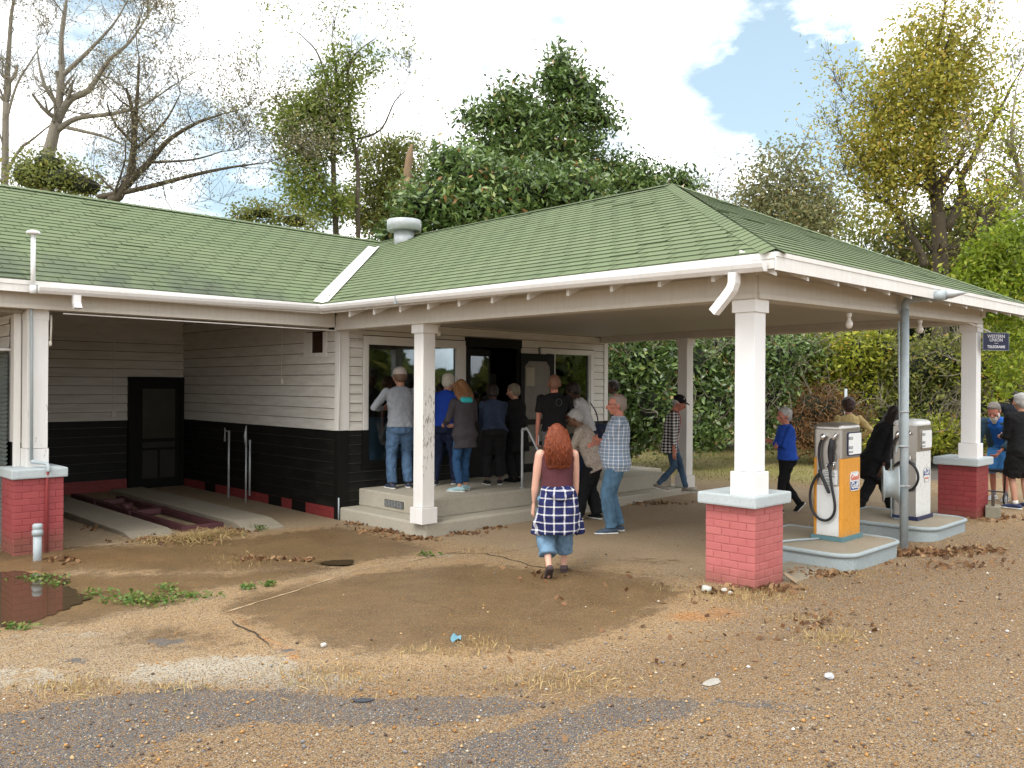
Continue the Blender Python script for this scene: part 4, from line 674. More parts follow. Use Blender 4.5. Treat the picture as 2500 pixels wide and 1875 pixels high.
# vent pole with elbow arm, hose rim and tap
t = empty('pipe_pole', (3.188, -7.137, 0), 0, 'tall galvanized pipe pole with elbow arm and cone tip in front of the white pump', 'pole'); p0 = V(3.188, -7.137, 0)
m = MB(); m.tube([(0, 0, -.2), (0, 0, 2.86)], .047, n=16); m.build('pole', GREYP, t, True); m = MB(); m.tube([(0, 0, 2.84), (0, 0, 2.86), (0, -.012, 2.93), (.01, -.07, 2.965), (.04, -.33, 2.985)], .047, n=14, sm=4); m.build('arm', GREYP, t, True)
m = MB(); m.tube([(.04, -.30, 2.985), (.05, -.44, 2.995)], .06, n=16); m.build('coupling', PVC, t, True); m = MB(); m.tube([(.05, -.43, 2.995), (.055, -.50, 3.0), (.07, -.66, 3.005)], [.05, .05, .004], n=16); m.build('cone_tip', GALV, t, True)
tp = lambda u, v, dep: tuple(at(u, v, dep)-p0); dp = depth(V(3.188, -7.137, 1.5))
m = MB(); m.tube([tp(2194, 785, dp), tp(2197, 1095, dp)], .012, n=6); m.tube([tp(2208, 1090, dp-.05), tp(2190, 1090, dp-.02), tp(2188, 1108, dp-.02)], .012, n=8, sm=2); m.build('water_pipe', GREYP, t, True)
for v in (1090, 1005): m = MB(); m.tube([tp(2197, v, dp-.05), tp(2220, v, dp-.05)], .008, n=6); m.build('clamp', GALV, t, True)
ax = RT*math.cos(.36)-FW*math.sin(.36); ax[2] = 0; ax /= np.linalg.norm(ax); c0 = at(2154, 1181, dp+.02)-p0; s_ = np.cross(ax, (0, 0, 1)); m = MB(); n = 28; vs = []
prof = [(.0, .145), (.0, .205), (.015, .213), (.022, .20), (.03, .165), (.07, .155), (.11, .158), (.145, .185), (.165, .213), (.178, .213), (.172, .20), (.15, .17), (.13, .12), (.10, .06), (.09, .0)]
for a, r in prof: vs += [c0+ax*a+(s_*math.cos(2*math.pi*k/n)+V(0, 0, math.sin(2*math.pi*k/n)))*r for k in range(n)]
m.add(vs, [(i*n+k, i*n+(k+1) % n, (i+1)*n+(k+1) % n, (i+1)*n+k) for i in range(len(prof)-1) for k in range(n)]); m.build('hose_rim', GREYP, t, True)
m = MB(); m.tube([tp(2180, 1187, dp-.10), tp(2222, 1187, dp-.07)], .009, n=6); m.build('rim_bracket', GALV, t, True)
# hanging sign
dS = depth(V(6.13, -7.03, 2.7))-.02; a, b, c, d = (at(2394.5, 812.5, dS), at(2467.5, 812.5, dS+.10), at(2467.5, 855, dS+.10), at(2394.5, 856, dS)); o = (a+c)/2; ex = (b-a)/np.linalg.norm(b-a); ez = V(0, 0, 1); ex[2] = 0; ex /= np.linalg.norm(ex); ey = np.cross(ex, ez)
t = empty('hanging_sign', o, 0, 'navy enamel WESTERN UNION TELEGRAMS sign beside the far right pillar', 'sign'); wd, ht = .435, .255
def slab_(name, w_, h_, th, y, mat, par, M=None): m = MB(); Mx = frame((0, 0, 0), ex, ez, -ey); m.box((-w_/2, -h_/2, y), (w_/2, h_/2, y+th), 0, Matrix.Identity(4)); o_ = m.build(name, mat, par); o_.data.transform(frame((0, 0, 0), ex, ez, ey)); return o_
SIG = flat('navy_sign_enamel', (.010, .012, .045), .3, .1); slab_('sign_edge', wd, ht, .008, -.004, flat('sign_pale_edge', (.30, .33, .42), .4, .1), t); sgn = slab_('sign_face', wd-.012, ht-.012, .012, -.006, SIG, t)
fz = lambda z: frame(ey*.0072+V(0, 0, z), ex, ez, ey); LET = flat('pale_sign_lettering', (.62, .62, .66), .5, .05)
text('lettering', 'WESTERN', .066, fz(.072), LET, sgn, .98, bold=.0008); text('lettering', 'UNION', .066, fz(.020), LET, sgn, 1., bold=.0008); text('lettering', 'TELEGRAMS', .054, fz(-.078), LET, sgn, 1.02, bold=.0016); m = MB(); m.tube([ex*-.03+ey*.007+V(0, 0, -.025), ex*.035+ey*.007+V(0, 0, -.025)], .0028, n=5); m.build('divider_line', LET, sgn)
m = MB(); e = at(2250, 738, depth(V(4.9, -7.1, 2.95)))-o; m.tube([e, V(0, 0, ht/2+.01)-ex*.10], .012, n=8); m.build('brace_rod', WHITE, t, True)
# light bulbs
def bulb(p, label, hang=.0):
    t = empty('light_bulb', p, 0, label, 'light bulb', 'bare bulbs under the canopy'); m = MB(); m.lathe((0, 0, 0), [(.028, .10), (.03, .07), (.022, .06), (.022, .045), (.0, .045)], 12); m.build('socket', WHITE, t, True); m = MB(); m.lathe((0, 0, 0), [(0, -.075), (.022, -.07), (.037, -.05), (.042, -.025), (.036, 0), (.02, .028), (.018, .046), (0, .046)], 14); m.build('bulb', BULB, t, True)
bulb(on(2073, 786, 'y', -6.95), 'bare white bulb under the front canopy beam, left of the pole'); bulb(on(2246, 800, 'y', -6.95), 'bare white bulb under the front canopy beam, right of the pole'); bulb(at(1070, 808, depth(V(.2, -1.9, 2.7))), 'bare bulb beside the top of the peeling porch column')
t = empty('pull_cord', (-.03, 1.95, 0), 0, 'white cord with a small bell pull on the garage side wall', 'cord'); q0 = on(688, 905, 'x', -.035); t.location = tuple(q0); m = MB(); m.tube([(0, .0, 2.72-q0[2]), (0, .015, 1.0), (-.004, -.02, .5), (0, .01, .1), (0, 0, -.12)], .006, n=5, sm=6); m.build('cord', CORD, t, True); m = MB(); m.lathe((0, 0, -.22), [(.025, 0), (.028, .03), (.02, .07), (.006, .10), (0, .10)], 10); m.build('bell', CORD, t, True)
t = empty('wall_hook_rope', tuple(on(125, 800, 'y', .1)), 0, 'short dangling rope end beside the peeling garage column', 'rope'); m = MB(); m.tube([(0, 0, .15), (0, 0, .0), (-.005, 0, -.17)], .012, n=6); m.ell((-.01, 0, -.19), (.022, .02, .035), n=8, m=6); m.build('rope', CORD, t, True)
# car lift and ramps in the garage bay
def ramp(x0, x1, y0, label):
    m = MB(); zb_, zt = -.14, -.025; Y = 5.2; pr = [(y0, zb_+.03), (y0+.35, zt-.012), (y0+.45, zt), (Y, zt)]; vs = [(x, y, z) for y, z in pr for x in (x0, x1)]+[(x, y, -.2) for y, z in pr for x in (x0, x1)]; n = 8
    fs = [(2*i, 2*i+1, 2*i+3, 2*i+2) for i in range(3)]+[(n+2*i, n+2*i+2, 2*i+2, 2*i) for i in range(3)]+[(2*i+1, n+2*i+1, n+2*i+3, 2*i+3) for i in range(3)][::1]+[(0, n, n+1, 1), (6, 7, n+7, n+6)]; fs = [tuple(f) for f in fs]
    m.add(vs, fs); o = m.build('wheel_ramp', CONCG, None, bevel=.012); tag(o, label, 'ramp', 'concrete wheel ramps in the garage bay'); bm = bmesh.new(); bm.from_mesh(o.data); bmesh.ops.recalc_face_normals(bm, faces=bm.faces[:]); bm.to_mesh(o.data); bm.free()
ramp(-3.02, -2.44, -.02, 'concrete wheel ramp nearest the brick pier'); ramp(-1.56, -.98, -.12, 'concrete wheel ramp nearest the black side wall')
t = empty('car_lift', (-2.02, 2.5, -.12), 0, 'maroon steel car lift frame lying between the concrete ramps', 'car lift')
for x in (-.28, .18): m = MB(); m.box((x, -2.2, .02), (x+.10, 2.45 if x < 0 else 1.6, .10)); m.build('rail', REDM, t, bevel=.006)
for y, w_ in ((-2.25, .06), (-.35, .22), (1.2, .1)): m = MB(); m.box((-.30, y, .018), (.30, y+w_, .102)); m.build('cross_member', REDM, t, bevel=.006)
m = MB(); m.tube([(0, .6, -.1), (0, .6, .1)], .10, n=16); m.build('piston', REDM, t, True)
def stand(u, v, top, label, armz):
    P = on(u, v, 'x', -.16); t = empty('pipe_stand', (P[0], P[1], -.12), 0, label, 'pipe stand', 'pipe stands leaning at the garage wall'); m = MB(); H = top; m.tube([(0, 0, -.02), (0, 0, H)], .02, n=8); m.tube([(0, 0, H-.01), (0, .16, H-.01)], .014, n=6); m.build('pipe', GALV, t, True)
    m = MB(); m.tube([(0, .16, H+.05), (0, .16, H-.20)], [.008, .02], n=6); m.build('hook', GALV, t, True)
stand(558, 1208, 1.20, 'bent grey pipe stand with hook against the black garage wall', 0)
P = on(600, 1224, 'x', -.2); t = empty('pipe_stand', (P[0], P[1], -.12), 0, 'straight grey pipe stand with lever nearest the street against the black garage wall', 'pipe stand', 'pipe stands leaning at the garage wall'); m = MB(); m.tube([(0, 0, -.02), (0, 0, .95)], .016, n=8); m.tube([(.02, -.10, .12), (.02, -.10, 1.08)], .018, n=8); m.build('pipe', GALV, t, True); m = MB(); m.tube([(0, 0, .95), (0, .03, 1.15), (0, .0, 1.32)], [.02, .03, .008], n=6); m.build('lever', GALV, t, True)
# hand rail on the porch
t = empty('handrail', (2.259, -1.68, .315), 0, 'bent grey pipe handrail at the edge of the concrete porch', 'handrail'); m = MB(); H = hzr = .93; m.tube([(0, 0, 0), (0, 0, H-.08), (.0, -.02, H-.02), (.0, -.08, H), (0, -.14, H-.03), (0, -.50, H-.55), (0, -.62, H-.74)], .021, n=10, sm=4); m.build('rail', GALV, t, True); m = MB(); m.lathe((0, 0, 0), [(.045, 0), (.045, .012), (.028, .02)], 12); m.build('floor_flange', GALV, t, True)
# cleanout pipe by the left pier
t = empty('cleanout_pipe', (-4.293, -.557, -.09), 0, 'short pale grey plastic pipe with screw cap in front of the left brick pier', 'pipe'); m = MB(); m.lathe((0, 0, 0), [(.042, -.1), (.045, .30)], 16); m.build('pipe', PVC, t, True); m = MB(); m.lathe((0, 0, .30), [(.056, 0), (.058, .05), (.048, .06), (.046, .075), (.051, .08), (.051, .12), (.04, .13), (0, .132)], 16); m.build('cap', PVC, t, True)
# small things on the ground
def lump(name, p, r, mat, label, cat, parent=None, seed=0, group=None):
    bm = bmesh.new(); bmesh.ops.create_icosphere(bm, subdivisions=2, radius=1)
    for v in bm.verts: k = 1+.35*noise.noise(v.co*1.3+Vector((seed, 3, 1))); v.co = Vector((v.co.x*r[0]*k, v.co.y*r[1]*k, v.co.z*r[2]*k))
    me = bpy.data.meshes.new(name); bm.to_mesh(me); bm.free(); me.materials.append(mat); o = link(bpy.data.objects.new(name, me), parent); o.location = p; return tag(o, label, cat, group)
RK = flat('pale_rock', (.46, .44, .39), .8, .2, 20, bump=.4); RG = flat('grey_rock', (.40, .40, .41), .8, .2, 20, bump=.4)
lump('rock', gpt(1768, 1447, .02), (.036, .026, .024), RK, 'white rock beside the near brick pier, the larger one', 'rock', seed=1); lump('rock', gpt(1783, 1452, .015), (.024, .018, .016), RK, 'white rock beside the near brick pier, the smaller one', 'rock', seed=2)
lump('rock', gpt(2025, 1658, .015), (.04, .03, .018), RG, 'flat grey stone lying on the gravel lot', 'rock', seed=5); lump('rock', gpt(1738, 1668, .006), (.08, .045, .008), flat('crumbled_concrete', (.32, .30, .26), .9, .2, 20), 'flat crumb of pale concrete on the gravel', 'rock', seed=6); lump('rock', gpt(790, 1579, .012), (.022, .022, .018), RK, 'small white pebble on the dark slab', 'rock', seed=9)
m = MB(); m.lathe((0, 0, 0), [(.04, 0), (.045, .01), (.045, .04), (.038, .05), (0, .05)], 16); o = m.build('jar_lid', flat('dull_tin', (.48, .50, .44), .5, .2), None, True); o.location = gpt(1724, 1445, .0); o.rotation_euler = (.15, .1, 0); tag(o, 'dull round tin at the foot of the near brick pier', 'tin')
m = MB(); R_ = random.Random(4); vs = [(R_.uniform(-.01, .01)+.08*math.cos(a)*(1+.25*math.sin(3*a)), .05*math.sin(a)*(1+.2*math.cos(2*a)), .012+.012*math.sin(4*a)) for a in np.arange(0, 6.28, .4)]; m.add([(0, 0, .02)]+vs, [(0, 1+i, 1+(i+1) % len(vs)) for i in range(len(vs))]); o = m.build('litter', flat('pale_blue_wrapper', (.12, .26, .32), .4, .3, 20)); o.location = gpt(1113, 1560, .0); o.rotation_euler[2] = .8; tag(o, 'crumpled pale blue wrapper on the ground', 'litter')
m = MB(); vs = [(.07*math.cos(a)*(1+.2*math.sin(3*a)), .03*math.sin(a), .008) for a in np.arange(0, 6.28, .5)]; m.add([(0, 0, .012)]+vs, [(0, 1+i, 1+(i+1) % len(vs)) for i in range(len(vs))]); o = m.build('litter', flat('dark_scrap', (.03, .035, .045), .5, .2)); o.location = gpt(885, 1713, .0); o.rotation_euler[2] = -.7; tag(o, 'dark flat scrap lying on the asphalt patch', 'litter')
P1 = V(*gpt(1948, 1428, .02)); P2 = on(1914, 1375, 'y', -6.45); m = MB(); m.tube([(0, 0, 0), tuple(V(.25, .52, .13))], .022, n=4); o = m.build('board_offcut', flat('weathered_board', (.30, .24, .16), .8, .3)); o.location = tuple(P1); tag(o, 'weathered stick of wood propped behind the near brick pier', 'board')
P1 = gpt(2424, 1262, .0); t = empty('cement_block', P1, .3, 'old grey cement block with two iron stakes beside the far brick pier', 'block'); m = MB(); m.box((-.17, -.1, 0), (.17, .1, .17), .012); m.build('block', concrete('block_cement', (.20, .19, .14), (.28, .26, .2), (.1, .09, .05)), t)
for x in (-.08, .08): m = MB(); m.box((x-.02, -.02, .171), (x+.02, .02, .33), .004); m.build('stake', flat('rusty_iron', (.06, .045, .035), .7, .3), t)
# ================================================================ PEOPLE
TEX = {}
def dtex(scale):
    if scale not in TEX: t = bpy.data.textures.new('wrinkle', 'CLOUDS'); t.noise_scale = scale; t.noise_depth = 2; TEX[scale] = t
    return TEX[scale]
def skinned(name, mb, mat, parent, vox=.011, sm=4, disp=0, scale=.09):
    """closed lumps of mb fused into one continuous surface"""
    o = mb.build(name, mat, parent); r = o.modifiers.new('fuse', 'REMESH'); r.mode = 'VOXEL'; r.voxel_size = vox; r.use_smooth_shade = True
    if sm: s = o.modifiers.new('smooth', 'SMOOTH'); s.factor = .5; s.iterations = sm
    if disp: d = o.modifiers.new('folds', 'DISPLACE'); d.texture = dtex(scale); d.strength = disp; d.mid_level = .5; d.texture_coords = 'LOCAL'
    return o
def cloth(name, c, var=.18, rough=.85, weave=0.): 
    m = Mat(name, rough, .2); n = m.noise(7, 5, .6); m.col(m.mix(n, tuple(x*(1-var) for x in c), tuple(min(1, x*(1+var)) for x in c))); return m.bump(m.math('ADD', m.noise(9, 4, .6, vec=m.map((1, 1, .6))), m.math('MULTIPLY', m.noise(220, 2), .15)), .55, .02).m
def denim(name, c): 
    m = Mat(name, .85, .2); n = m.noise(5, 5, .65, vec=m.map((1, 1, .5))); m.col(m.mix(m.ramp(n, [(.35, 0.), (.7, 1.)]), tuple(x*.62 for x in c), tuple(min(1, x*1.35) for x in c))); return m.bump(m.noise(10, 5, .65, vec=m.map((1, 1, .8))), .6, .02).m
def plaid(name, base, lines, period, ang=0., wid=.16, second=None, check=False, yo=.001):
    m = Mat(name, .88, .15); v = m.map((1, 1, 1), (0, 0, ang)); s = m.sep(v); w_ = m.noise(4, 3, .5); wob = m.math('MULTIPLY', m.math('SUBTRACT', w_, .5), min(period*.5, .012))
    def st(c, p, w2, off=0.): f = m.math('FRACT', m.math('MULTIPLY', m.math('ADD', m.math('ADD', c, wob), off), 1/p)); return m.math('LESS_THAN', f, w2)
    at2 = m.n('ShaderNodeMath', operation='ARCTAN2'); m.put(s[0], at2.inputs[0]); m.put(m.math('ADD', s[1], yo), at2.inputs[1]); hx = m.math('MULTIPLY', at2.outputs[0], .17); a, b = st(hx, period, wid, 5.), st(s[2], period, wid, 5.)
    if check: c = m.mix(m.math('MULTIPLY', a, b), m.mix(m.math('MULTIPLY', m.math('ADD', a, b), .30), base, lines), lines)
    else:
        c = m.mix(m.math('MULTIPLY', m.math('ADD', a, b), .62, clamp=True), base, lines); c = m.mix(m.math('MULTIPLY', a, b), c, tuple(min(1, x*1.3) for x in lines))
        if second: c = m.mix(m.math('MULTIPLY', m.math('ADD', st(hx, period, .05, 5.+period*.5), st(s[2], period, .05, 5.+period*.5)), .5), c, second)
    return m.col(c).bump(m.noise(9, 4, .6), .5, .02).m
SKIN = {}
def skin(k):
    if k not in SKIN:
        c = dict(pale=(.60, .36, .27), mid=(.46, .25, .17), tan=(.38, .19, .12), red=(.48, .20, .14), dark=(.075, .038, .024), brown=(.16, .085, .05))[k]; m = Mat('skin_'+k, .5, .35); n = m.noise(12, 4); m.col(m.mix(n, tuple(x*.9 for x in c), (c[0]*1.08, c[1]*1.0, c[2]*.98))); m.b.inputs['Subsurface Weight'].default_value = .08; m.b.inputs['Subsurface Radius'].default_value = (.02, .008, .004); SKIN[k] = m.m
    return SKIN[k]
def hairm(name, c, c2): m = Mat(name, .5, .35); n = m.noise(24, 4, .6, vec=m.map((4, 4, .7))); return m.col(m.mix(m.ramp(n, [(.3, 0.), (.7, 1.)]), c, c2)).bump(n, .5, .01).m
EYEW = flat('eye_white', (.7, .68, .64), .3, .02); EYED = flat('eye_dark', (.03, .02, .015), .2, .02); SOLE = flat('pale_shoe_sole', (.66, .66, .62), .6, .08)
def unit(v): v = V(*v); return v/(np.linalg.norm(v)+1e-9)
def ik(a, b, l1, l2, hint):
    d = b-a; D = min(np.linalg.norm(d), (l1+l2)*.999); d = unit(d); b = a+d*D; x = (l1*l1-l2*l2+D*D)/(2*D); h = math.sqrt(max(0, l1*l1-x*x)); p = V(*hint)-d*(V(*hint)@d); return a+d*x+unit(p)*h, b
def person(label, u, v, z0, vtop, rz, o, group='visitors looking round the old filling station', pos=None, H=None):
    P = V(*pos) if pos is not None else (on(u, v, 'z', z0) if z0 is not None else V(*gpt(u, v)))
    dep = depth(P); lean = math.radians(o.get('lean', 3)); hp = o.get('hip', .525)
    if H is None: H = (CAM+ray(u, vtop)*dep)[2]-P[2]; H = H/(hp+.315*math.cos(lean)+.16*math.cos(lean*.9*o.get('hl', 1)))
    t = empty('person', P, math.radians(rz), label, 'person', group); fat = o.get('fat', 1.); sh = o.get('sh', .108)*H; male = o.get('male', True)
    dirv = V(math.sin(o.get('side', 0)), math.sin(lean), math.cos(lean)); dirv /= np.linalg.norm(dirv); fwd = unit(V(0, math.cos(lean), -math.sin(lean))); X = V(1, 0, 0)
    pel = V(0, -.10*H*math.sin(lean)+o.get('py', 0), hp*H); T = lambda s: pel+dirv*s*H
    neck = T(.315); hlean = lean*o.get('hl', 1)*.9+math.radians(o.get('nod', 0)); ht = math.radians(o.get('turn', 0)); hup = V(0, math.sin(hlean), math.cos(hlean)); hc = neck+hup*.083*H+V(0, .012*H, 0)
    Mh = Matrix.Rotation(ht, 3, 'Z') @ Matrix.Rotation(-hlean, 3, 'X'); Hh = H*o.get('hs', 1.05); hd = lambda x, y, z: np.array(Mh @ Vector((x*Hh, y*Hh, z*Hh)))+hc
    sk_ = skin(o.get('skin', 'mid')); B = MB()
    # torso
    def torso(g, f, top=.30, bot=-.07, gut=0.):
        R_ = [(-.075, .078, .060, 0), (-.02, .092+.012*(not male), .068, -.004), (.05, .080, .060, 0), (.12, .078, .060, .004), (.20, .090, .066, .004), (.26, .094, .058, 0), (.295, .070, .042, -.002), (.315, .036, .034, 0)]; out = []
        for s, a, b, y in R_:
            if s < bot-.001 or s > top+.02: continue
            k = 1+(fat-1)*(1 if s < .2 else .5); gg = gut*math.exp(-((s-.07)/.08)**2); out.append((T(s)+fwd*(y+gg*.5)*H, X*(a*k*H*f*(sh/(.108*H) if s > .15 else 1)+g), unit(fwd)*(b*k*H*f+gg*H*.5+g)))
        return out
    B.loft(torso(0, .93)); B.tube([T(.28), neck, neck+hup*.04*H], [.036*H, .034*H, .033*H], n=12)
    # head
    B.ell(hc+hup*.018*H, (.047*Hh, .060*Hh, .060*Hh), Mh.to_4x4() if 0 else Mh); B.ell(hd(0, .012, -.022), (.036*Hh, .045*Hh, .045*Hh), Mh); B.ell(hd(0, .030, -.052), (.020*Hh, .020*Hh, .016*Hh), Mh)
    B.tube([hd(0, .058, .004), hd(0, .070, -.018)], [.006*Hh, .0115*Hh], n=8, ball=True); B.tube([hd(-.024, .050, .014), hd(0, .057, .016), hd(.024, .050, .014)], .008*Hh, n=8, ball=True)
    B.tube([hd(-.012, .055, -.036), hd(.012, .055, -.036)], .006*Hh, n=8, ball=True); [B.ell(hd(s*.049, -.004, -.004), (.008*Hh, .015*Hh, .021*Hh), Mh) for s in (-1, 1)]
    for s in (-1, 1): B.ell(hd(s*.030, .036, -.012), (.014*Hh, .018*Hh, .016*Hh), Mh)
    # arms
    SL_ = {}; ar = o.get('arm', 1.)
    for sd_, s in (('L', -1), ('R', 1)):
        S = T(.272)+X*s*sh; tgt_ = o.get(sd_, None)
        if tgt_ is None: tgt_ = (s*(.135+.03*(fat-1)*3), .02, hp-.075)
        W_ = V(*tgt_)*H; E, W_ = ik(S, W_, .168*H, .148*H, o.get(sd_+'h', (s*.5, -1, -.3))); SL_[sd_] = (S, E, W_); B.tube([S, (S+E)/2, E, (E+W_)/2, W_], [.030*H*.95*ar, .027*H*ar, .021*H*ar, .021*H*ar, .0145*H], n=12, ball=True)
        d = unit(W_-E); nrm_ = V(*o.get(sd_+'n', (-s, .2, 0))); nrm_ = unit(nrm_-d*(nrm_@d)); sdv = np.cross(d, nrm_); thumb = unit(sdv if sdv@V(0, 1, .6) > 0 else -sdv); hs_ = H*.0575
        B.tube([W_, W_+d*hs_*.8, W_+d*hs_*1.45], [.0135*H, .019*H, .020*H], n=12, flat=(nrm_, .55), ball=True); cu = o.get(sd_+'c', .35)
        for k in range(4):
            b0 = W_+d*hs_*1.45+thumb*(.0155-.0105*k)*H; dd_ = d.copy(); pts = [b0]; ln = (.021, .023, .0215, .017)[k]*H
            for j in range(3): dd_ = unit(dd_*math.cos(cu)+nrm_*math.sin(cu)); pts.append(pts[-1]+dd_*ln*(1, .72, .6)[j])
            B.tube(pts, [.0062*H, .0056*H, .005*H, .0044*H], n=7, ball=True)
        tb = W_+d*hs_*.5+thumb*.013*H; td = unit(d*.75+thumb*.65+nrm_*.25); B.tube([tb, tb+td*.022*H, tb+td*.022*H+unit(td+d*.5+nrm_*.3)*.018*H], [.0085*H, .0068*H, .0055*H], n=7, ball=True)
    # legs
    LG = {}
    for sd_, s in (('FL', -1), ('FR', 1)):
        f = o.get(sd_, (s*.055, 0, .0, 0, 0)); hip = pel+V(s*.048*H, 0, -.01*H); an = V(f[0]*H, f[1]*H, (.042+f[2])*H); K, an = ik(hip, an, .245*H, .242*H, o.get(sd_+'h', (s*.1, 1, 0))); LG[sd_] = (hip, K, an, f); B.tube([hip, (hip+K)/2, K, K*.6+an*.4, an], [.048*H, .040*H, .028*H, .028*H, .019*H], n=12, ball=True)
        yaw = math.radians(f[3]); pit = math.radians(f[4]) if len(f) > 4 else 0; fd = V(-math.sin(yaw)*math.cos(pit), math.cos(yaw)*math.cos(pit), -math.sin(pit)); fu = unit(V(0, 0, 1)-fd*(V(0, 0, 1)@fd)); LG[sd_] += (fd, fu)
        B.tube([an-fd*.012*H-fu*.018*H, an+fd*.045*H-fu*.026*H, an+fd*.095*H-fu*.030*H], [.019*H, .021*H, .014*H], n=10, ball=True)
    skinned('body', B, sk_, t, o.get('vox', .0095), 3)
    for s in (-1, 1):
        if o.get('eyes'): m = MB(); m.ell(hd(s*.0185, .0525, .002), (.0068*Hh, .005*Hh, .0045*Hh), Mh, 8, 6); e_ = m.build('eye', EYEW, t, True); m = MB(); m.ell(hd(s*.0185, .0572, .002), (.0030*Hh,)*3, None, 8, 6); m.build('pupil', EYED, e_, True)
    # top
    tp_ = o.get('top')
    if tp_:
        g = tp_.get('g', .016); hem = tp_.get('hem', -.03); m = MB(); R_ = [r for r in torso(g, 1.0, .302, hem, tp_.get('gut', 0))]
        if hem < -.075: c, a, b = R_[0]; fl = tp_.get('flare', 1.05); R_.insert(0, (pel+dirv*hem*H*.5+V(0, 0, hem*H*.5)-dirv*0*H, a*fl, b*fl))
        m.loft(R_, 24)
        if tp_.get('sl', 1) > 0:
            for sd_, s in (('L', -1), ('R', 1)):
                S, E, W_ = SL_[sd_]; sl = tp_.get('sl', 1); r_ = tp_.get('r', 1.)
                if sl >= 1: m.tube([S+V(0, 0, .002), (S+E)/2, E, (E+W_)/2, W_-unit(W_-E)*.008*H], [.036*H*r_+g*.3, .034*H*r_, .030*H*r_, .028*H*r_, .0215*H*r_], n=14, ball=False)
                elif sl > .5: m.tube([S, E, E+(W_-E)*(sl-.5)*2], [.037*H*r_, .030*H*r_, .027*H*r_], n=14)
                else: m.tube([S, S+(E-S)*sl*2], [.034*H*r_+g*.3, .034*H*r_+g*.3], n=14)
                m.ell(S, (.038*H*r_,)*3)
        if tp_.get('collar', 1): m.tube([T(.285), neck+hup*tp_.get('cz', .006)*H], [.052*H, .042*H], n=14)
        skinned(tp_.get('name', 'shirt'), m, tp_['mat'], t, .012, 5, tp_.get('fold', .028), .08)
    # bottom
    bt = o['bot']; m = MB(); g = bt.get('g', .008); pr = torso(g, 1.0, .055, -.075); m.loft(pr, 22); fl = bt.get('flare', 1.); cut = bt.get('cut', 1.)
    for sd_ in ('FL', 'FR'):
        hip, K, an, f, fd, fu = LG[sd_]; r1 = bt.get('r', 1.)*(1+(fat-1)*.7)
        if cut >= 1: pts, rr = [hip, (hip+K)/2, K, K*.5+an*.5, an+V(0, 0, .004*H)-fd*.004*H], [.056*H*r1+g, .050*H*r1, .038*H*r1*fl**.3, .034*H*r1*fl**.7, .030*H*r1*fl]
        else: e_ = K+(an-K)*max(0, (cut-.5)*2) if cut > .5 else hip+(K-hip)*cut*2; pts, rr = [hip, (hip+K)/2] + ([K] if cut > .5 else [])+[e_], [.056*H*r1+g, .053*H*r1*fl]+([.045*H*r1*fl] if cut > .5 else [])+[(.044 if cut <= .5 else .038)*H*r1*fl]
        m.tube(pts, rr, n=16)
    skinned(bt.get('name', 'trousers'), m, bt['mat'], t, .012, 4, bt.get('fold', .03), .075)
    # shoes
    so_ = o.get('shoe', {})
    for sd_ in ('FL', 'FR'):
        hip, K, an, f, fd, fu = LG[sd_]; a0 = an-fu*.020*H; m = MB(); m.tube([a0-fd*.026*H+fu*.004*H, a0+fd*.01*H+fu*.006*H, a0+fd*.055*H-fu*.002*H, a0+fd*.102*H-fu*.010*H], [.024*H, .027*H, .026*H, .018*H], n=14, sm=3, flat=(fu, .8), ball=True); m.tube([an-fd*.008*H+fu*so_.get('hi', .0)*H, a0], [.024*H, .026*H], n=12)
        sh_ = skinned(so_.get('name', 'shoe'), m, so_.get('mat', BLACKF), t, .009, 3)
        m = MB(); so2 = a0-fu*.016*H; m.tube([so2-fd*.030*H, so2+fd*.03*H, so2+fd*.075*H, so2+fd*.108*H], [.024*H, .024*H, .030*H, .020*H], n=14, sm=3, flat=(fu, .3), ball=True); m.build('sole', so_.get('sole', SOLE), sh_, True)
        if so_.get('sock'): m = MB(); m.tube([an, an+unit(K-an)*so_['sock']*H], [.021*H, .023*H], n=12); m.build('sock', so_.get('smat', SOLE), t, True)
    # hair
    h = o.get('hair')
    if h:
        m = MB(); k = h.get('k', 1.); ty = h['t']; ox = -.010
        m.ell(hd(0, -.012, .026), (.052*Hh*k, .058*Hh*k, .054*Hh*k), Mh, 18, 12); m.ell(hd(0, -.030, -.002), (.044*Hh*k, .040*Hh*k, .050*Hh*k), Mh, 16, 10); m.ell(hd(0, .026, .052), (.040*Hh, .026*Hh, .020*Hh), Mh)
        for s in (-1, 1): m.ell(hd(s*.040, -.012, .006), (.016*Hh, .028*Hh, .030*Hh), Mh)
        if ty in ('bob', 'long'):
            Lh = h.get('len', .1); wd_ = h.get('w', 1.); bw = h.get('bw', wd_)
            for s in np.linspace(-1, 1, 9): bk = h.get('back', 0.); m.tube([hd(s*.045, -.020-.02*(1-abs(s)), .03), hd(s*.058*bw, -.030-.022*(1-abs(s))-bk*.2, -.03), hd(s*.064*bw, -.034-.018*(1-abs(s))-bk*.75, -.035-Lh*.5), hd(s*.056*bw, -.034-.02*(1-abs(s))-bk, -.03-Lh)], [.018*Hh, .021*Hh, .021*Hh, .012*Hh], n=10, sm=2, ball=True)
            for s in (-1, 1): m.tube([hd(s*.040, .018, .045), hd(s*.055, .018, .0), hd(s*.058*wd_, .0, -.04-Lh*.3)], [.012*Hh, .013*Hh, .010*Hh], n=8, sm=2, ball=True)
        ho = skinned('hair', m, h['mat'], t, h.get('vox', .009), h.get('sm', 2), h.get('rough', .012), h.get('sc', .02))
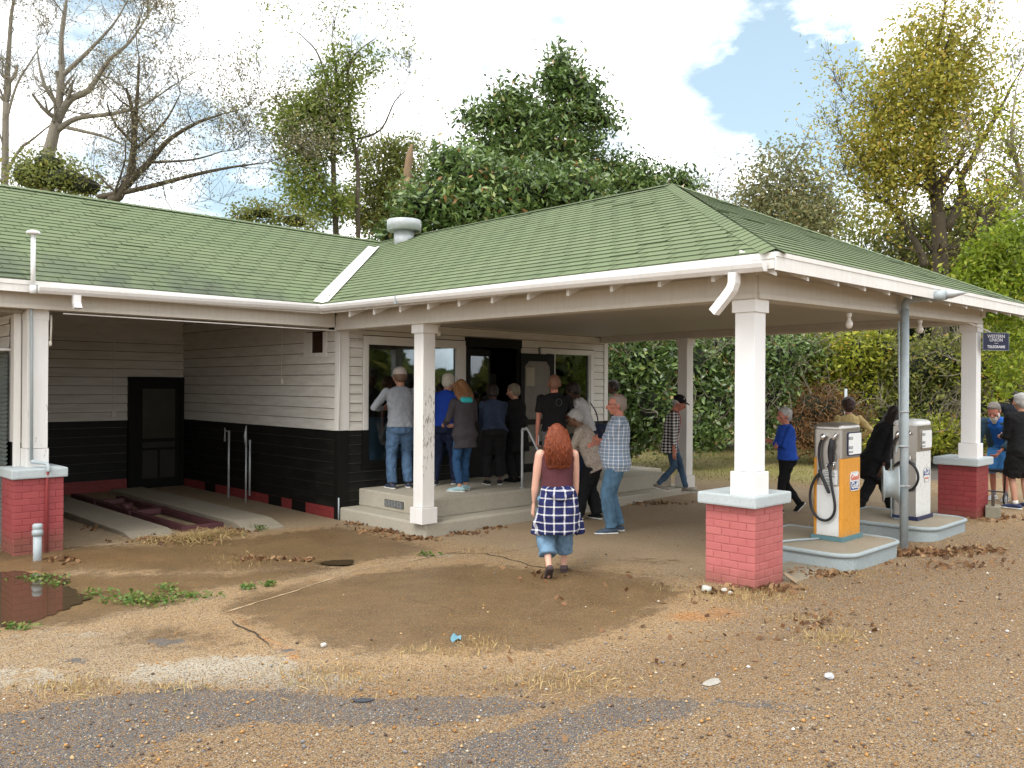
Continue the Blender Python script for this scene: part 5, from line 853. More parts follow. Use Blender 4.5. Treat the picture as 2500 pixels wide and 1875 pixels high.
        if h.get('strands'):
            R_ = random.Random(5); m = MB(); Lh = h.get('len', .1); wd_ = h.get('w', 1.)
            for i in range(h['strands']):
                a = R_.uniform(-1.75, 1.75); ph = R_.uniform(.1, 1.); x0, y0, z0_ = .052*math.sin(a)*ph**.5, -.012-.058*math.cos(a)*ph**.5, .026+.054*(1-ph); ln = Lh*R_.uniform(.75, 1.12); w1_ = 1+R_.uniform(0, .3); pts = []
                for j in range(9):
                    q = j/8; wv = (.005+.011*q)*math.sin(q*14+i*1.7)*min(1, q*3); pts.append(hd(x0*(1.05+(wd_*w1_-1)*math.sin(min(1, q*1.4)*1.57)*.75)+wv, (y0-.008*q)*(1+.25*q*(w1_-1)*2)+wv*.8-h.get('back', 0.)*min(1, q*1.5)**1.3*1.15, z0_-q*(ln+.02+z0_*.6)))
                m.tube(pts, [.0034*Hh]*6+[.0022*Hh, .0014*Hh, .0006*Hh], n=4, caps=False)
            m.build('hair_strands', h['mat'], ho, True)
    cp = o.get('cap')
    if cp:
        m = MB(); m.ell(hd(0, -.006, .034), (.056*Hh, .066*Hh, .050*Hh), Mh, 20, 12); c_ = skinned('cap', m, cp['mat'], t, .008, 2); m = MB(); yb = cp.get('dir', 1); P_ = [hd(.047*math.cos(a), yb*(.040+.062*math.sin(a)), .030-.010*math.sin(a)) for a in np.linspace(0, math.pi, 12)]; m.add(P_+[p+hup*.004 for p in P_], [tuple(range(12))[::-1], tuple(range(12, 24))]+[(i, i+1, 13+i, 12+i) for i in range(11)]+[(11, 0, 12, 23)]); m.build('brim', cp.get('brim', cp['mat']), c_)
    return t, dict(H=H, T=T, X=X, fwd=fwd, hd=hd, hc=hc, neck=neck, SL=SL_, LG=LG, pel=pel, Mh=Mh, up=dirv, Hh=Hh)
JEAN = denim('blue_denim', (.075, .135, .23)); JEAND = denim('dark_denim', (.022, .042, .09)); JEANL = denim('light_chambray', (.22, .36, .50)); BLK = cloth('black_fabric', (.010, .010, .011), .3); SLIP = flat('slate_slip_on_shoe', (.05, .075, .11), .8, .2)
TSK = flat('dark_sneaker', (.03, .04, .07), .6, .3); GREYH = hairm('grey_hair', (.26, .25, .24), (.50, .49, .47)); DKH = hairm('black_hair', (.008, .006, .005), (.03, .02, .016)); BRH = hairm('brown_highlighted_hair', (.085, .035, .015), (.30, .15, .06)); WHH = hairm('white_hair', (.42, .38, .31), (.62, .58, .50)); SHBR = hairm('short_brown_hair', (.09, .05, .03), (.17, .10, .065)); REDH = hairm('red_curly_hair', (.085, .014, .003), (.25, .052, .011)); ZP = .315
# 1 man at the left shop window
t, g = person('man in grey long-sleeve shirt, jeans and pale cap facing the left shop window', 977, 1192, ZP, 898, -22, dict(fat=1.18, sh=.118, lean=4, nod=4, skin='tan', L=(-.115, .16, .66), Lh=(-1, -.4, -.6), R=(.115, .17, .66), Rh=(1, -.4, -.6), FL=(-.075, -.01, 0, 12), FR=(.075, .02, 0, -12),
    top=dict(mat=cloth('heather_grey_shirt', (.22, .235, .26)), hem=-.06, g=.020, fold=.028), bot=dict(mat=JEAN, r=1.05, flare=1.1), shoe=dict(mat=TSK), hair=dict(t='short', mat=SHBR, k=.97), cap=dict(mat=cloth('pale_cap_cloth', (.42, .37, .34)), dir=1)))
# 2 man in royal blue jacket
person('white-haired man in royal blue jacket leaning to look past the doorway', 1085, 1184, ZP, 913, -62, dict(fat=1.1, sh=.115, lean=14, turn=-8, skin='mid', L=(-.06, .20, .60), R=(.09, .2, .60), FL=(-.07, -.06, 0, 10), FR=(.07, .08, 0, -8),
    top=dict(mat=cloth('royal_blue_jacket', (.015, .055, .35)), hem=-.05, g=.024, name='jacket'), bot=dict(mat=cloth('navy_trousers', (.012, .018, .045)), r=1.05), shoe=dict(mat=TSK), hair=dict(t='short', mat=WHH, k=1.03)))
# 3 woman in dark jacket with teal hood
t, g = person('brown-haired woman in charcoal jacket with teal hood lining and pale blue sneakers', 1132, 1199, ZP, 927, -8, dict(male=False, sh=.098, fat=1.05, lean=5, nod=14, turn=6, skin='mid', L=(-.10, .17, .60), Lh=(-.6, -.8, -.6), R=(.06, .16, .60), Rh=(.8, -.5, -.6), FL=(-.06, -.03, 0, 40), FR=(.065, .07, 0, 12),
    top=dict(mat=cloth('charcoal_jacket', (.052, .046, .052)), hem=-.14, g=.028, flare=1.12, name='jacket', fold=.022), bot=dict(mat=denim('blue_leggings', (.025, .075, .17)), r=.86, cut=.93, name='jeans'), shoe=dict(mat=flat('pale_blue_sneaker', (.30, .46, .50), .7, .15), hi=.005), hair=dict(t='bob', mat=BRH, len=.085, w=1.12)))
m = MB(); n_ = g['neck']; H = g['H']; m.loft([(n_+V(0, -.050*H, -.055*H), V(.036*H, 0, 0), V(0, .020*H, 0)), (n_+V(0, -.058*H, -.035*H), V(.062*H, 0, 0), V(0, .034*H, 0)), (n_+V(0, -.045*H, -.008*H), V(.064*H, 0, 0), V(0, .045*H, .01)), (n_+V(0, -.03*H, .008*H), V(.052*H, 0, 0), V(0, .045*H, .01))]); skinned('hood_lining', m, cloth('teal_lining', (.04, .40, .42)), t, .009, 3, .01)
# 4 woman in denim jacket, bending
person('dark-haired woman in indigo denim jacket bending forward at the doorway', 1205, 1183, ZP, 944, -38, dict(male=False, sh=.105, fat=1.16, lean=27, hl=1.2, skin='dark', L=(-.10, .28, .50), R=(.10, .27, .50), FL=(-.06, -.02, 0, 15), FR=(.06, .0, 0, -10), top=dict(mat=denim('indigo_denim_jacket', (.032, .048, .085)), hem=-.03, g=.028, name='jacket'), bot=dict(mat=BLK, r=1.08, cut=.93), shoe=dict(mat=BLK), hair=dict(t='short', mat=DKH, k=1.12)))
# 5 woman in long dark coat
person('short grey-brown haired woman in long black coat standing at the shop doorway', 1260, 1176, ZP, 938, 8, dict(male=False, sh=.104, fat=1.16, lean=6, turn=12, skin='mid', L=(-.08, .16, .58), R=(.08, .16, .58), top=dict(mat=BLK, hem=-.22, g=.036, flare=1.15, name='coat'), bot=dict(mat=BLK, r=1.1, flare=1.2), shoe=dict(mat=BLK, sole=BLACKF), hair=dict(t='short', mat=hairm('grey_brown_hair', (.11, .09, .06), (.24, .20, .14)), k=1.06)))
# 6 man in black t-shirt
t, g = person('sunburnt man in black t-shirt holding a phone by the open screen door', 1352, 1196, ZP, 916, -44, dict(fat=1.12, sh=.12, lean=3, nod=-3, skin='red', L=(-.150, -.01, .46), Lc=.9, R=(.08, .20, .60), Rh=(1, -.5, -.5), top=dict(mat=BLK, hem=-.07, sl=.38, g=.022, name='t_shirt'), bot=dict(mat=cloth('grey_trousers', (.12, .12, .12)), r=1.02, name='jeans'), shoe=dict(mat=TSK), hair=dict(t='short', mat=hairm('cropped_ginger_hair', (.16, .075, .045), (.25, .13, .085)), k=.97)))
H = g['H']; m = MB(); c_ = g['T'](.235)+g['X']*.035*H-g['fwd']*.088*H; q = [(c_+g['X']*.025*H*math.cos(a)+g['up']*.03*H*math.sin(a)) for a in np.arange(0, 6.28, .4)]; m.tube(q+q[:1], .003, n=4, caps=False); m.build('round_print', flat('grey_print', (.10, .12, .13), .8, .2), t)
S, E, W_ = g['SL']['L']; m = MB(); m.box((-.006, -.035, -.075), (.006, .035, .075), .004); o_ = m.build('phone', flat('white_phone_edge', (.5, .5, .52), .3, .1)); tag(o_, 'slim phone held in the hand of the man in the black t-shirt', 'phone'); o_.matrix_world = Matrix.Translation(Vector(on(1352, 1196, 'z', ZP))) @ Matrix.Rotation(math.radians(-44), 4, 'Z') @ Matrix.Translation(Vector(W_+unit(W_-E)*.085+V(.025, 0, -.0)))
# 7 woman in white top
person('dark-haired woman in white long-sleeve top bowed by the right shop window', 1428, 1188, ZP, 938, 22, dict(male=False, sh=.10, lean=20, hl=1.5, skin='dark', L=(-.04, .22, .66), Lh=(-.8, -.5, -1), R=(.04, .22, .66), Rh=(.8, -.5, -1), top=dict(mat=cloth('white_jersey', (.50, .50, .52)), hem=-.02, g=.018), bot=dict(mat=denim('navy_denim', (.02, .03, .06)), r=1.1, name='jeans'), shoe=dict(mat=TSK), hair=dict(t='short', mat=DKH, k=1.10)))
Pb = on(1428, 1188, 'z', ZP); t = empty('shoulder_bag', tuple(Pb+V(.20, -.16, .88)), 0, 'navy shoulder bag hanging behind the woman in the white top', 'bag'); NB = cloth('navy_bag_cloth', (.018, .024, .05)); m = MB(); m.loft([(V(0, 0, -.17), V(.13, 0, 0), V(0, .06, 0)), (V(0, 0, 0), V(.15, 0, 0), V(0, .07, 0)), (V(0, 0, .12), V(.12, 0, 0), V(0, .04, 0))]); skinned('pouch', m, NB, t, .012, 4, .012); m = MB(); m.tube([(-.04, .02, .1), (-.06, .05, .3), (-.14, .11, .46)], .010, n=6, sm=3); m.build('strap', NB, t, True)
# 8 older woman in patterned tunic
pat = Mat('beige_patterned_tunic', .85, .2); a_ = pat.ramp(pat.noise(26, 6, .75, dist=1.2), [(.45, (.42, .36, .30)), (.55, (.36, .30, .255)), (.62, (.16, .11, .11))]); pat.col(a_).bump(pat.noise(9, 4), .5, .02)
person('grey-haired woman in beige patterned tunic and wide black trousers leaning toward the porch', 1440, 1268, None, 1003, 28, dict(male=False, sh=.102, fat=1.15, lean=24, hl=1.25, skin='brown', L=(-.08, .27, .56), R=(.08, .25, .56), FL=(-.06, .10, 0, 10), FR=(.05, -.06, 0, -30), top=dict(mat=pat.m, hem=-.10, g=.034, flare=1.2, name='tunic', r=1.1), bot=dict(mat=BLK, r=1.12, flare=1.6), shoe=dict(mat=BLK), hair=dict(t='short', mat=GREYH, k=1.03)))
Pb = V(*gpt(1440, 1268)); t = empty('handbag', tuple(Pb+V(.38, -.02, .86)), .4, 'small dark brown handbag at the hip of the woman in the patterned tunic', 'bag'); HB = flat('dark_brown_leather', (.03, .018, .02), .5, .2); m = MB(); m.loft([(V(0, 0, -.13), V(.085, 0, 0), V(0, .035, 0)), (V(0, 0, .08), V(.08, 0, 0), V(0, .04, 0))]); skinned('pouch', m, HB, t, .01, 3); m = MB(); m.tube([(-.05, 0, .07), (-.13, 0, .30), (-.22, .02, .52)], .010, n=6, sm=3); m.build('strap', HB, t, True)
# 9 man in plaid shirt, arms crossed
PL9 = plaid('pale_blue_checked_shirt', (.20, .27, .37), (.62, .64, .66), .048, 0, .22)
t, g = person('bald stout man in pale blue checked shirt, jeans and slip-on shoes with arms crossed', 1503, 1300, None, 963, 38, dict(fat=1.30, sh=.122, lean=-2, hp=1, turn=6, nod=2, skin='red', py=-.02, L=(.055, .125, .665), Lh=(-1, -.2, -1), R=(-.055, .145, .645), Rh=(1, -.2, -1), Ln=(0, -1, 0), Rn=(0, -1, 0), Lc=.5, Rc=.5, FL=(-.06, .03, 0, 18), FR=(.075, -.02, 0, -32),
    top=dict(mat=PL9, hem=-.075, sl=.42, g=.022, gut=.05, flare=1.05, r=1.05), bot=dict(mat=denim('mid_blue_jeans', (.085, .165, .25)), r=1.0, flare=1.2, name='jeans'), shoe=dict(mat=SLIP, name='slip_on_shoe'), hair=dict(t='short', mat=hairm('stubble_hair', (.22, .17, .14), (.32, .26, .22)), k=.955, rough=.002)))
hd = g['hd']; m = MB(); [m.tube([hd(s*.050, -.004, .006), hd(s*.046, .05, .008)], .0022, n=4) for s in (-1, 1)]; m.tube([hd(-.046, .052, .008), hd(-.02, .064, .004), hd(.02, .064, .004), hd(.046, .052, .008)], .003, n=5); m.build('glasses', flat('dark_spectacle_frame', (.03, .015, .012), .3), t)
# 10 person by the store corner
person('person in pale green shirt with dark hair standing beyond the store corner', 0, 0, 0, 0, 35, dict(sh=.108, lean=2, turn=10, skin='dark', top=dict(mat=cloth('pale_green_shirt', (.30, .34, .24)), hem=-.04, sl=.45, g=.024), bot=dict(mat=JEAND), shoe=dict(mat=TSK), hair=dict(t='short', mat=DKH, k=1.08)), pos=(7.19, .44, .15), H=1.90)
box('side_stoop', (6.45, -.2, -.2), (8.0, 1.4, .15), CONC)['kind'] = 'structure'
# 11 man in checked flannel and cap stepping off the porch
FL11 = plaid('black_white_flannel', (.012, .012, .014), (.62, .60, .58), .052, .1, .5, None, True)
t, g = person('man in checked black and white flannel and black cap leaving the porch', 0, 0, 0, 966, -150, dict(sh=.108, lean=7, hl=1.6, nod=12, turn=-12, skin='red', eyes=1, L=(-.13, .03, .42), R=(.16, .03, .46), Rn=(-1, 0, 0), FL=(-.03, .16, -.045, 0), FR=(.045, -.13, .04, 0, 12), hip=.52,
    top=dict(mat=cloth('brick_red_tshirt', (.26, .07, .065)), hem=-.03, sl=.4, g=.010, name='t_shirt'), bot=dict(mat=denim('faded_jeans', (.055, .10, .16)), r=.92, name='jeans'), shoe=dict(mat=flat('stone_sneaker', (.24, .21, .17), .7, .2)), hair=dict(t='short', mat=GREYH, k=.97), cap=dict(mat=BLK, dir=1)), pos=tuple(on(1640, 1203, 'z', .05)), H=1.74)
H, T, X, fw_ = g['H'], g['T'], g['X'], g['fwd']; m = MB()
for s in (-1, 1):
    S, E, W_ = g['SL']['L' if s < 0 else 'R']; m.tube([S, (S+E)/2, E, (E+W_)/2, W_-unit(W_-E)*.02], [.042*H, .040*H, .035*H, .031*H, .027*H], n=14); m.ell(S, (.043*H,)*3)
    m.loft([(T(z)+X*s*(w_+.012)*H-fw_*.004*H, X*.046*H, fw_*(d_)*H) for z, w_, d_ in ((-.115, .068, .082), (-.05, .066, .080), (.05, .060, .074), (.15, .060, .078), (.24, .060, .074), (.295, .040, .050))], 18)
m.loft([(T(z)-fw_*(d_)*H, X*.085*H, fw_*.024*H) for z, d_ in ((-.115, .058), (.05, .05), (.2, .052), (.285, .036))], 18); skinned('flannel_shirt', m, FL11, t, .011, 4, .018, .08)
# 12 woman in blue top
person('grey-haired woman in royal blue sweatshirt with folded arms beyond the near pillar', 0, 0, 0, 1005, 52, dict(male=False, sh=.100, fat=1.08, lean=3, turn=4, skin='red', eyes=1, L=(.055, .115, .665), Lh=(-1, -.2, -1), R=(-.055, .135, .64), Rh=(1, -.2, -1), Ln=(0, -1, 0), Rn=(0, -1, 0), FL=(-.05, .10, 0, 0), FR=(.05, -.15, .03, 0, 42), top=dict(mat=cloth('royal_blue_sweatshirt', (.022, .08, .42)), hem=-.05, g=.024, fold=.024, name='sweatshirt'), bot=dict(mat=BLK, r=1.02), shoe=dict(mat=BLK, name='running_shoe'), hair=dict(t='short', mat=GREYH, k=1.07)), pos=tuple(V(*gpt(1920, 1250))), H=1.63)
# 13 curly-haired person behind the orange pump
person('person with curly dark hair in pale yellow top behind the orange pump', 0, 0, 0, 0, -48, dict(sh=.10, male=False, lean=4, skin='mid', R=(.13, .12, .60), Rh=(1, 0, -.5), top=dict(mat=cloth('pale_yellow_top', (.52, .40, .18)), hem=-.04), bot=dict(mat=BLK), hair=dict(t='short', mat=hairm('dark_curly_hair', (.02, .010, .009), (.075, .04, .032)), k=1.18, rough=.03, sc=.03)), pos=tuple(V(*gpt(2072, 1222))), H=1.74)
# 14 person in black coat striding behind the white pump
person('person in long black coat and long dark hair behind the white pump', 0, 0, 0, 1012, -122, dict(sh=.106, male=False, fat=1.2, lean=24, hl=1.0, skin='dark', L=(-.13, .05, .46), R=(.15, -.10, .42), Rh=(.6, -1, 0), FL=(-.05, .16, 0, 0), FR=(.05, -.28, .015, 0, 34), hip=.50, top=dict(mat=BLK, hem=-.20, g=.045, flare=1.3, name='coat', r=1.25), bot=dict(mat=BLK, r=1.05, flare=1.3), shoe=dict(mat=BLK, sole=BLACKF), hair=dict(t='long', mat=DKH, len=.17, w=1.1)), pos=tuple(V(*gpt(2150, 1262))), H=1.72)
# 15 bearded man with a walker
t, g = person('stooped bearded man in slate jacket and blue shorts pushing a wheeled walker', 0, 0, 0, 0, 88, dict(sh=.105, fat=1.05, lean=33, hl=.75, nod=8, turn=0, skin='red', eyes=1, py=-.02, L=(-.09, .22, .50), R=(.10, .22, .50), Lh=(-.8, -.8, -.2), Rh=(.8, -.8, -.2), Lc=.7, Rc=.7, FL=(-.06, .02, 0, 5), FR=(.06, -.03, 0, -5), top=dict(mat=cloth('bright_blue_tshirt', (.02, .12, .45)), hem=-.05, sl=.3, g=.008, name='t_shirt'), bot=dict(mat=cloth('blue_shorts', (.06, .22, .52)), r=1.12, cut=.53, flare=1.15, name='shorts'), shoe=dict(mat=flat('white_shoe', (.5, .5, .52), .6, .1), sock=.13, smat=flat('grey_sock', (.32, .30, .36), .8, .1)), hair=dict(t='short', mat=hairm('dark_grey_hair', (.08, .07, .06), (.24, .21, .18)), k=1.03)), pos=tuple(V(*gpt(2440, 1222))), H=1.74)
H, T, X, fw_ = g['H'], g['T'], g['X'], g['fwd']; JK = cloth('slate_blue_jacket', (.040, .075, .105)); m = MB()
for s in (-1, 1):
    S, E, W_ = g['SL']['L' if s < 0 else 'R']; m.tube([S, (S+E)/2, E, (E+W_)/2, W_-unit(W_-E)*.02], [.045*H, .043*H, .038*H, .034*H, .030*H], n=14); m.ell(S, (.046*H,)*3)
    m.loft([(T(z)+X*s*w_*H-fw_*.012*H, X*.050*H, fw_*(d_)*H) for z, w_, d_ in ((-.12, .076, .086), (0., .074, .080), (.15, .070, .080), (.24, .066, .074), (.295, .045, .050))], 18)
m.loft([(T(z)-fw_*(d_)*H, X*.09*H, fw_*.026*H) for z, d_ in ((-.12, .066), (.05, .058), (.2, .056), (.285, .04))], 18); skinned('jacket', m, JK, t, .011, 4, .022, .07)
hd = g['hd']; m = MB(); m.ell(hd(0, .040, -.060), (.034*H, .028*H, .036*H), g['Mh']); m.ell(hd(0, .040, -.088), (.022*H, .020*H, .026*H), g['Mh']); [m.ell(hd(s*.036, .015, -.035), (.012*H, .026*H, .030*H), g['Mh']) for s in (-1, 1)]; skinned('beard', m, hairm('white_beard', (.46, .44, .40), (.66, .64, .60)), t, .007, 2, .012, .018)
Pw = V(*gpt(2440, 1222)); f_ = V(-math.sin(math.radians(88)), math.cos(math.radians(88)), 0); r_ = V(f_[1], -f_[0], 0); t = empty('walker', tuple(Pw+f_*.42), math.radians(88), 'black four-wheeled walker pushed by the bearded man', 'walker'); FR_ = flat('black_walker_frame', (.02, .02, .022), .35); m = MB()
for s in (-.24, .24): m.tube([(s, -.10, .86), (s, .02, .80), (s, .12, .16)], .012, n=8); m.tube([(s, -.02, .5), (s, -.28, .16)], .011, n=8); m.tube([(s, -.18, .87), (s, -.06, .87)], .018, n=8)
m.tube([(-.24, .06, .52), (.24, .06, .52)], .011, n=8); m.tube([(-.24, .11, .2), (.24, .11, .2)], .01, n=8); m.build('frame', FR_, t, True); m = MB(); m.box((-.22, -.14, .52), (.22, .10, .55), .01); m.build('seat', FR_, t)
for s in (-.26, .26):
    for y in (.13, -.30):
        m = MB(); n = 20; vs = [((s+a), y+r*math.cos(2*math.pi*k/n), .098+r*math.sin(2*math.pi*k/n)) for a, r in ((-.014, .080), (-.014, .095), (.014, .095), (.014, .080)) for k in range(n)]; m.add(vs, [(i*n+k, i*n+(k+1) % n, ((i+1) % 4)*n+(k+1) % n, ((i+1) % 4)*n+k) for i in range(4) for k in range(n)]); wh = m.build('wheel', RUBBER, t, True); m = MB(); m.tube([(s-.016, y, .098), (s+.016, y, .098)], .02, n=10)
        for k in range(5): a = k*1.2566; m.tube([(s, y, .098), (s, y+.082*math.cos(a), .098+.082*math.sin(a))], .008, n=5)
        n = 20; q_ = [(s, y+.08*math.cos(2*math.pi*k/n), .098+.08*math.sin(2*math.pi*k/n)) for k in range(n+1)]; m.tube(q_, .007, n=5, caps=False); m.build('rim', flat('silver_wheel_rim', (.5, .5, .52), .35, .1), wh, True)
# 16, 17 people at the right edge
person('grey-haired person in black jacket and black shorts seen from behind at the right edge', 0, 0, 0, 0, -35, dict(fat=1.3, sh=.118, lean=3, skin='mid', L=(-.06, .17, .62), R=(.06, .18, .62), FL=(-.06, .01, 0, 25), FR=(.08, .05, 0, -10), top=dict(mat=BLK, hem=-.08, g=.035, name='jacket', r=1.2), bot=dict(mat=BLK, r=1.2, cut=.50, flare=1.1, name='shorts'), shoe=dict(mat=flat('navy_sneaker', (.02, .03, .09), .6, .2), sock=.03), hair=dict(t='short', mat=GREYH, k=1.05)), pos=tuple(V(*gpt(2497, 1243))), H=1.80)
person('man in dark hooded top with raised arm at the far right edge', 0, 0, 0, 0, -70, dict(sh=.112, lean=3, turn=-20, skin='dark', R=(.10, .24, .80), Rh=(1, -.3, -1), L=(-.10, .24, .76), Lh=(-1, 0, -1), top=dict(mat=cloth('dark_slate_hoodie', (.020, .024, .032)), hem=-.05, g=.03, name='hoodie', r=1.15), bot=dict(mat=JEAND), shoe=dict(mat=TSK), hair=dict(t='short', mat=DKH, k=.98, rough=.003)), pos=tuple(at(2474, 1100, 19)*V(1, 1, 0)), H=1.88)
# the red-haired woman in the foreground
t, g = person('red-haired woman in maroon tank top with navy plaid shirt tied round her waist', 1359, 1403, None, 1036, -36, dict(male=False, sh=.112, fat=1.27, lean=3, hl=1, skin='pale', vox=.0075, arm=1.28, L=(-.150, .055, .455), Lh=(-1, -.5, 0), Rh=(1, -.5, 0), R=(.140, .085, .455), Ln=(1, .3, 0), FL=(-.075, -.12, .035, 0, 40), FR=(.07, .10, 0, -14),
    top=dict(mat=cloth('maroon_tank', (.085, .028, .034), .12), hem=-.01, sl=0, g=.010, name='tank_top', fold=.012, collar=0), bot=dict(mat=denim('light_blue_linen', (.15, .25, .36)), r=1.04, cut=.82, flare=1.22, fold=.04, name='cropped_trousers'), shoe=dict(mat=flat('brown_sandal', (.07, .045, .045), .7), name='sandal', sole=flat('dark_sandal_sole', (.05, .035, .035), .8)), hair=dict(t='long', mat=REDH, len=.165, w=1.34, bw=1.08, k=.95, back=.04, strands=1700, rough=.034, sc=.035)))
H, T, X, fw_ = g['H'], g['T'], g['X'], g['fwd']; m = MB(); PT = plaid('navy_white_plaid_flannel', (.018, .022, .085), (.62, .62, .64), .083, .62, .16)
m.loft([(V(-.0, -.035*H, z*H), X*a*H, V(0, b*H, 0)) for z, a, b in ((.285, .130, .104), (.33, .134, .106), (.42, .138, .110), (.50, .132, .106), (.56, .116, .092), (.595, .104, .080))], 26)
for s in (-1, 1): m.tube([(s*.10*H, -.05*H, .46*H), (s*.130*H, -.04*H, .36*H), (s*.150*H, -.03*H, .275*H)], [.03*H, .04*H, .036*H], n=14, flat=(V(0, 1, 0), .5))
sh_ = skinned('tied_shirt', m, PT, t, .011, 4, .030, .07); m = MB(); m.tube([(-.085*H, -.095*H, .575*H), (-.05*H, -.125*H, .545*H), (0, -.135*H, .525*H), (.05*H, -.125*H, .545*H), (.085*H, -.095*H, .575*H)], [.016*H, .022*H, .026*H, .022*H, .016*H], n=10, sm=3, ball=True); m.tube([(-.05*H, -.115*H, .575*H), (0, -.135*H, .56*H), (.05*H, -.115*H, .575*H)], .018*H, n=10, sm=3, ball=True); skinned('shirt_collar', m, PT, sh_, .009, 2, .015, .05)
# ================================================================ VEGETATION
def leafmat(name, stops, rough=.45, trans=.3, spec=.35):
    m = bpy.data.materials.new(name); m.use_nodes = True; t = m.node_tree; b = t.nodes['Principled BSDF']; b.inputs['Roughness'].default_value = rough; b.inputs['Specular IOR Level'].default_value = spec
    a = t.nodes.new('ShaderNodeAttribute'); a.attribute_name = 'rnd'; r = t.nodes.new('ShaderNodeValToRGB'); e = r.color_ramp.elements
    for i, (p, c) in enumerate(stops): k = e[i] if i < 2 else e.new(p); k.position = p; k.color = c+(1,)
    t.links.new(a.outputs['Fac'], r.inputs[0]); t.links.new(r.outputs[0], b.inputs['Base Color']); tl = t.nodes.new('ShaderNodeBsdfTranslucent'); t.links.new(r.outputs[0], tl.inputs[0]); mi = t.nodes.new('ShaderNodeMixShader'); mi.inputs[0].default_value = trans
    o = t.nodes['Material Output']; t.links.new(b.outputs[0], mi.inputs[1]); t.links.new(tl.outputs[0], mi.inputs[2]); t.links.new(mi.outputs[0], o.inputs[0]); return m
LM_MAG = leafmat('magnolia_leaves', [(0, (0.058, 0.098, 0.029)), (.45, (0.111, 0.182, 0.049)), (.8, (0.195, 0.273, 0.072)), (.95, (0.338, 0.364, 0.117)), (1, (0.364, 0.195, 0.078))], .28, .2, .6)
LM_MAGD = leafmat('dark_magnolia_leaves', [(0, (0.058, 0.098, 0.029)), (.5, (0.117, 0.189, 0.049)), (.85, (0.202, 0.280, 0.078)), (1, (0.286, 0.195, 0.078))], .30, .15, .55)
LM_VINE = leafmat('yellow_green_vine_leaves', [(0, (0.120, 0.144, 0.022)), (.4, (0.276, 0.312, 0.036)), (.8, (0.456, 0.480, 0.054)), (.95, (0.600, 0.456, 0.072)), (1, (0.480, 0.228, 0.060))], .5, .4)
LM_BRI = leafmat('bright_green_leaves', [(0, (.10, .15, .012)), (.4, (.19, .26, .02)), (.85, (.30, .38, .035)), (1, (.42, .38, .06))], .5, .45)
LM_GOLD = leafmat('golden_autumn_leaves', [(0, (.16, .17, .03)), (.4, (.32, .31, .05)), (.8, (.50, .43, .07)), (1, (.58, .36, .08))], .55, .45)
LM_OLV = leafmat('olive_leaves', [(0, (0.088, 0.106, 0.027)), (.5, (0.188, 0.213, 0.050)), (.9, (0.338, 0.338, 0.075)), (1, (0.425, 0.275, 0.088))], .5, .35)
LM_GRN = leafmat('mid_green_leaves', [(0, (0.088, 0.121, 0.022)), (.5, (0.187, 0.242, 0.044)), (.9, (0.308, 0.363, 0.077)), (1, (0.374, 0.308, 0.088))], .5, .45)
LM_GREY = leafmat('sparse_grey_green_leaves', [(0, (0.121, 0.121, 0.074)), (.6, (0.230, 0.216, 0.121)), (1, (0.324, 0.243, 0.149))], .6, .3)
LM_AUT = leafmat('brown_olive_leaves', [(0, (.11, .12, .055)), (.5, (.20, .21, .09)), (1, (.32, .24, .10))], .6, .35)
LM_BRN = leafmat('dead_brown_foliage', [(0, (.10, .05, .022)), (.5, (.22, .11, .045)), (1, (.34, .20, .08))], .8, .2)
LM_WEED = leafmat('weed_leaves', [(0, (.06, .12, .02)), (.6, (.12, .21, .04)), (1, (.25, .24, .07))], .5, .35); LM_DRY = leafmat('dry_grass_blades', [(0, (.24, .15, .06)), (.5, (.42, .29, .13)), (.88, (.60, .46, .22)), (1, (.18, .20, .06))], .8, .25); LM_FALL = leafmat('fallen_leaves', [(0, (.09, .045, .022)), (.5, (.20, .10, .045)), (1, (.36, .22, .11))], .7, .2); LM_GRASS = leafmat('lawn_grass', [(0, (0.098, 0.119, 0.025)), (.5, (0.196, 0.203, 0.049)), (.8, (0.350, 0.280, 0.112)), (1, (0.420, 0.336, 0.168))], .7, .3)
def barkm(name, a, b): m = Mat(name, .9, .15); n = m.noise(6, 6, .7, vec=m.map((3, 3, .6))); m.col(m.mix(n, a, b)); return m.bump(n, .6, .03).m
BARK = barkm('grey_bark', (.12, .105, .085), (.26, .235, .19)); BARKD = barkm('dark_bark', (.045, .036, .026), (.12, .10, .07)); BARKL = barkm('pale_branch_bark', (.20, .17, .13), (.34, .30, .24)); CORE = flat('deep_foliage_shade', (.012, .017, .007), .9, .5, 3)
def leaf_quads(C, s, up=.4, asp=.5, rg=rng, droop=0.):
    """C (N,3) centres -> rhombic leaves, random facing biased upward"""
    N = len(C); n = rg.normal(size=(N, 3)); n[:, 2] += up*2; n /= np.linalg.norm(n, axis=1)[:, None]; t = np.cross(n, rg.normal(size=(N, 3))); t /= np.linalg.norm(t, axis=1)[:, None]; t[:, 2] -= droop; b = np.cross(n, t); s = s*rg.uniform(.65, 1.25, (N, 1))
    v = np.stack([C-t*s*.5, C+b*s*asp*.5-t*s*.05+n*s*.06, C+t*s*.55, C-b*s*asp*.5-t*s*.05+n*s*.06], 1); return v.reshape(-1, 3)
def leaves(name, C, s, mat, parent=None, up=.4, asp=.5, rnd=None, droop=0.):
    v = leaf_quads(C, s, up, asp, droop=droop); N = len(C); r = rng.random(N) if rnd is None else rnd
    return mesh_np(name, v, np.arange(4*N).reshape(-1, 4), mat, parent, {'rnd': ('FACE', r)})
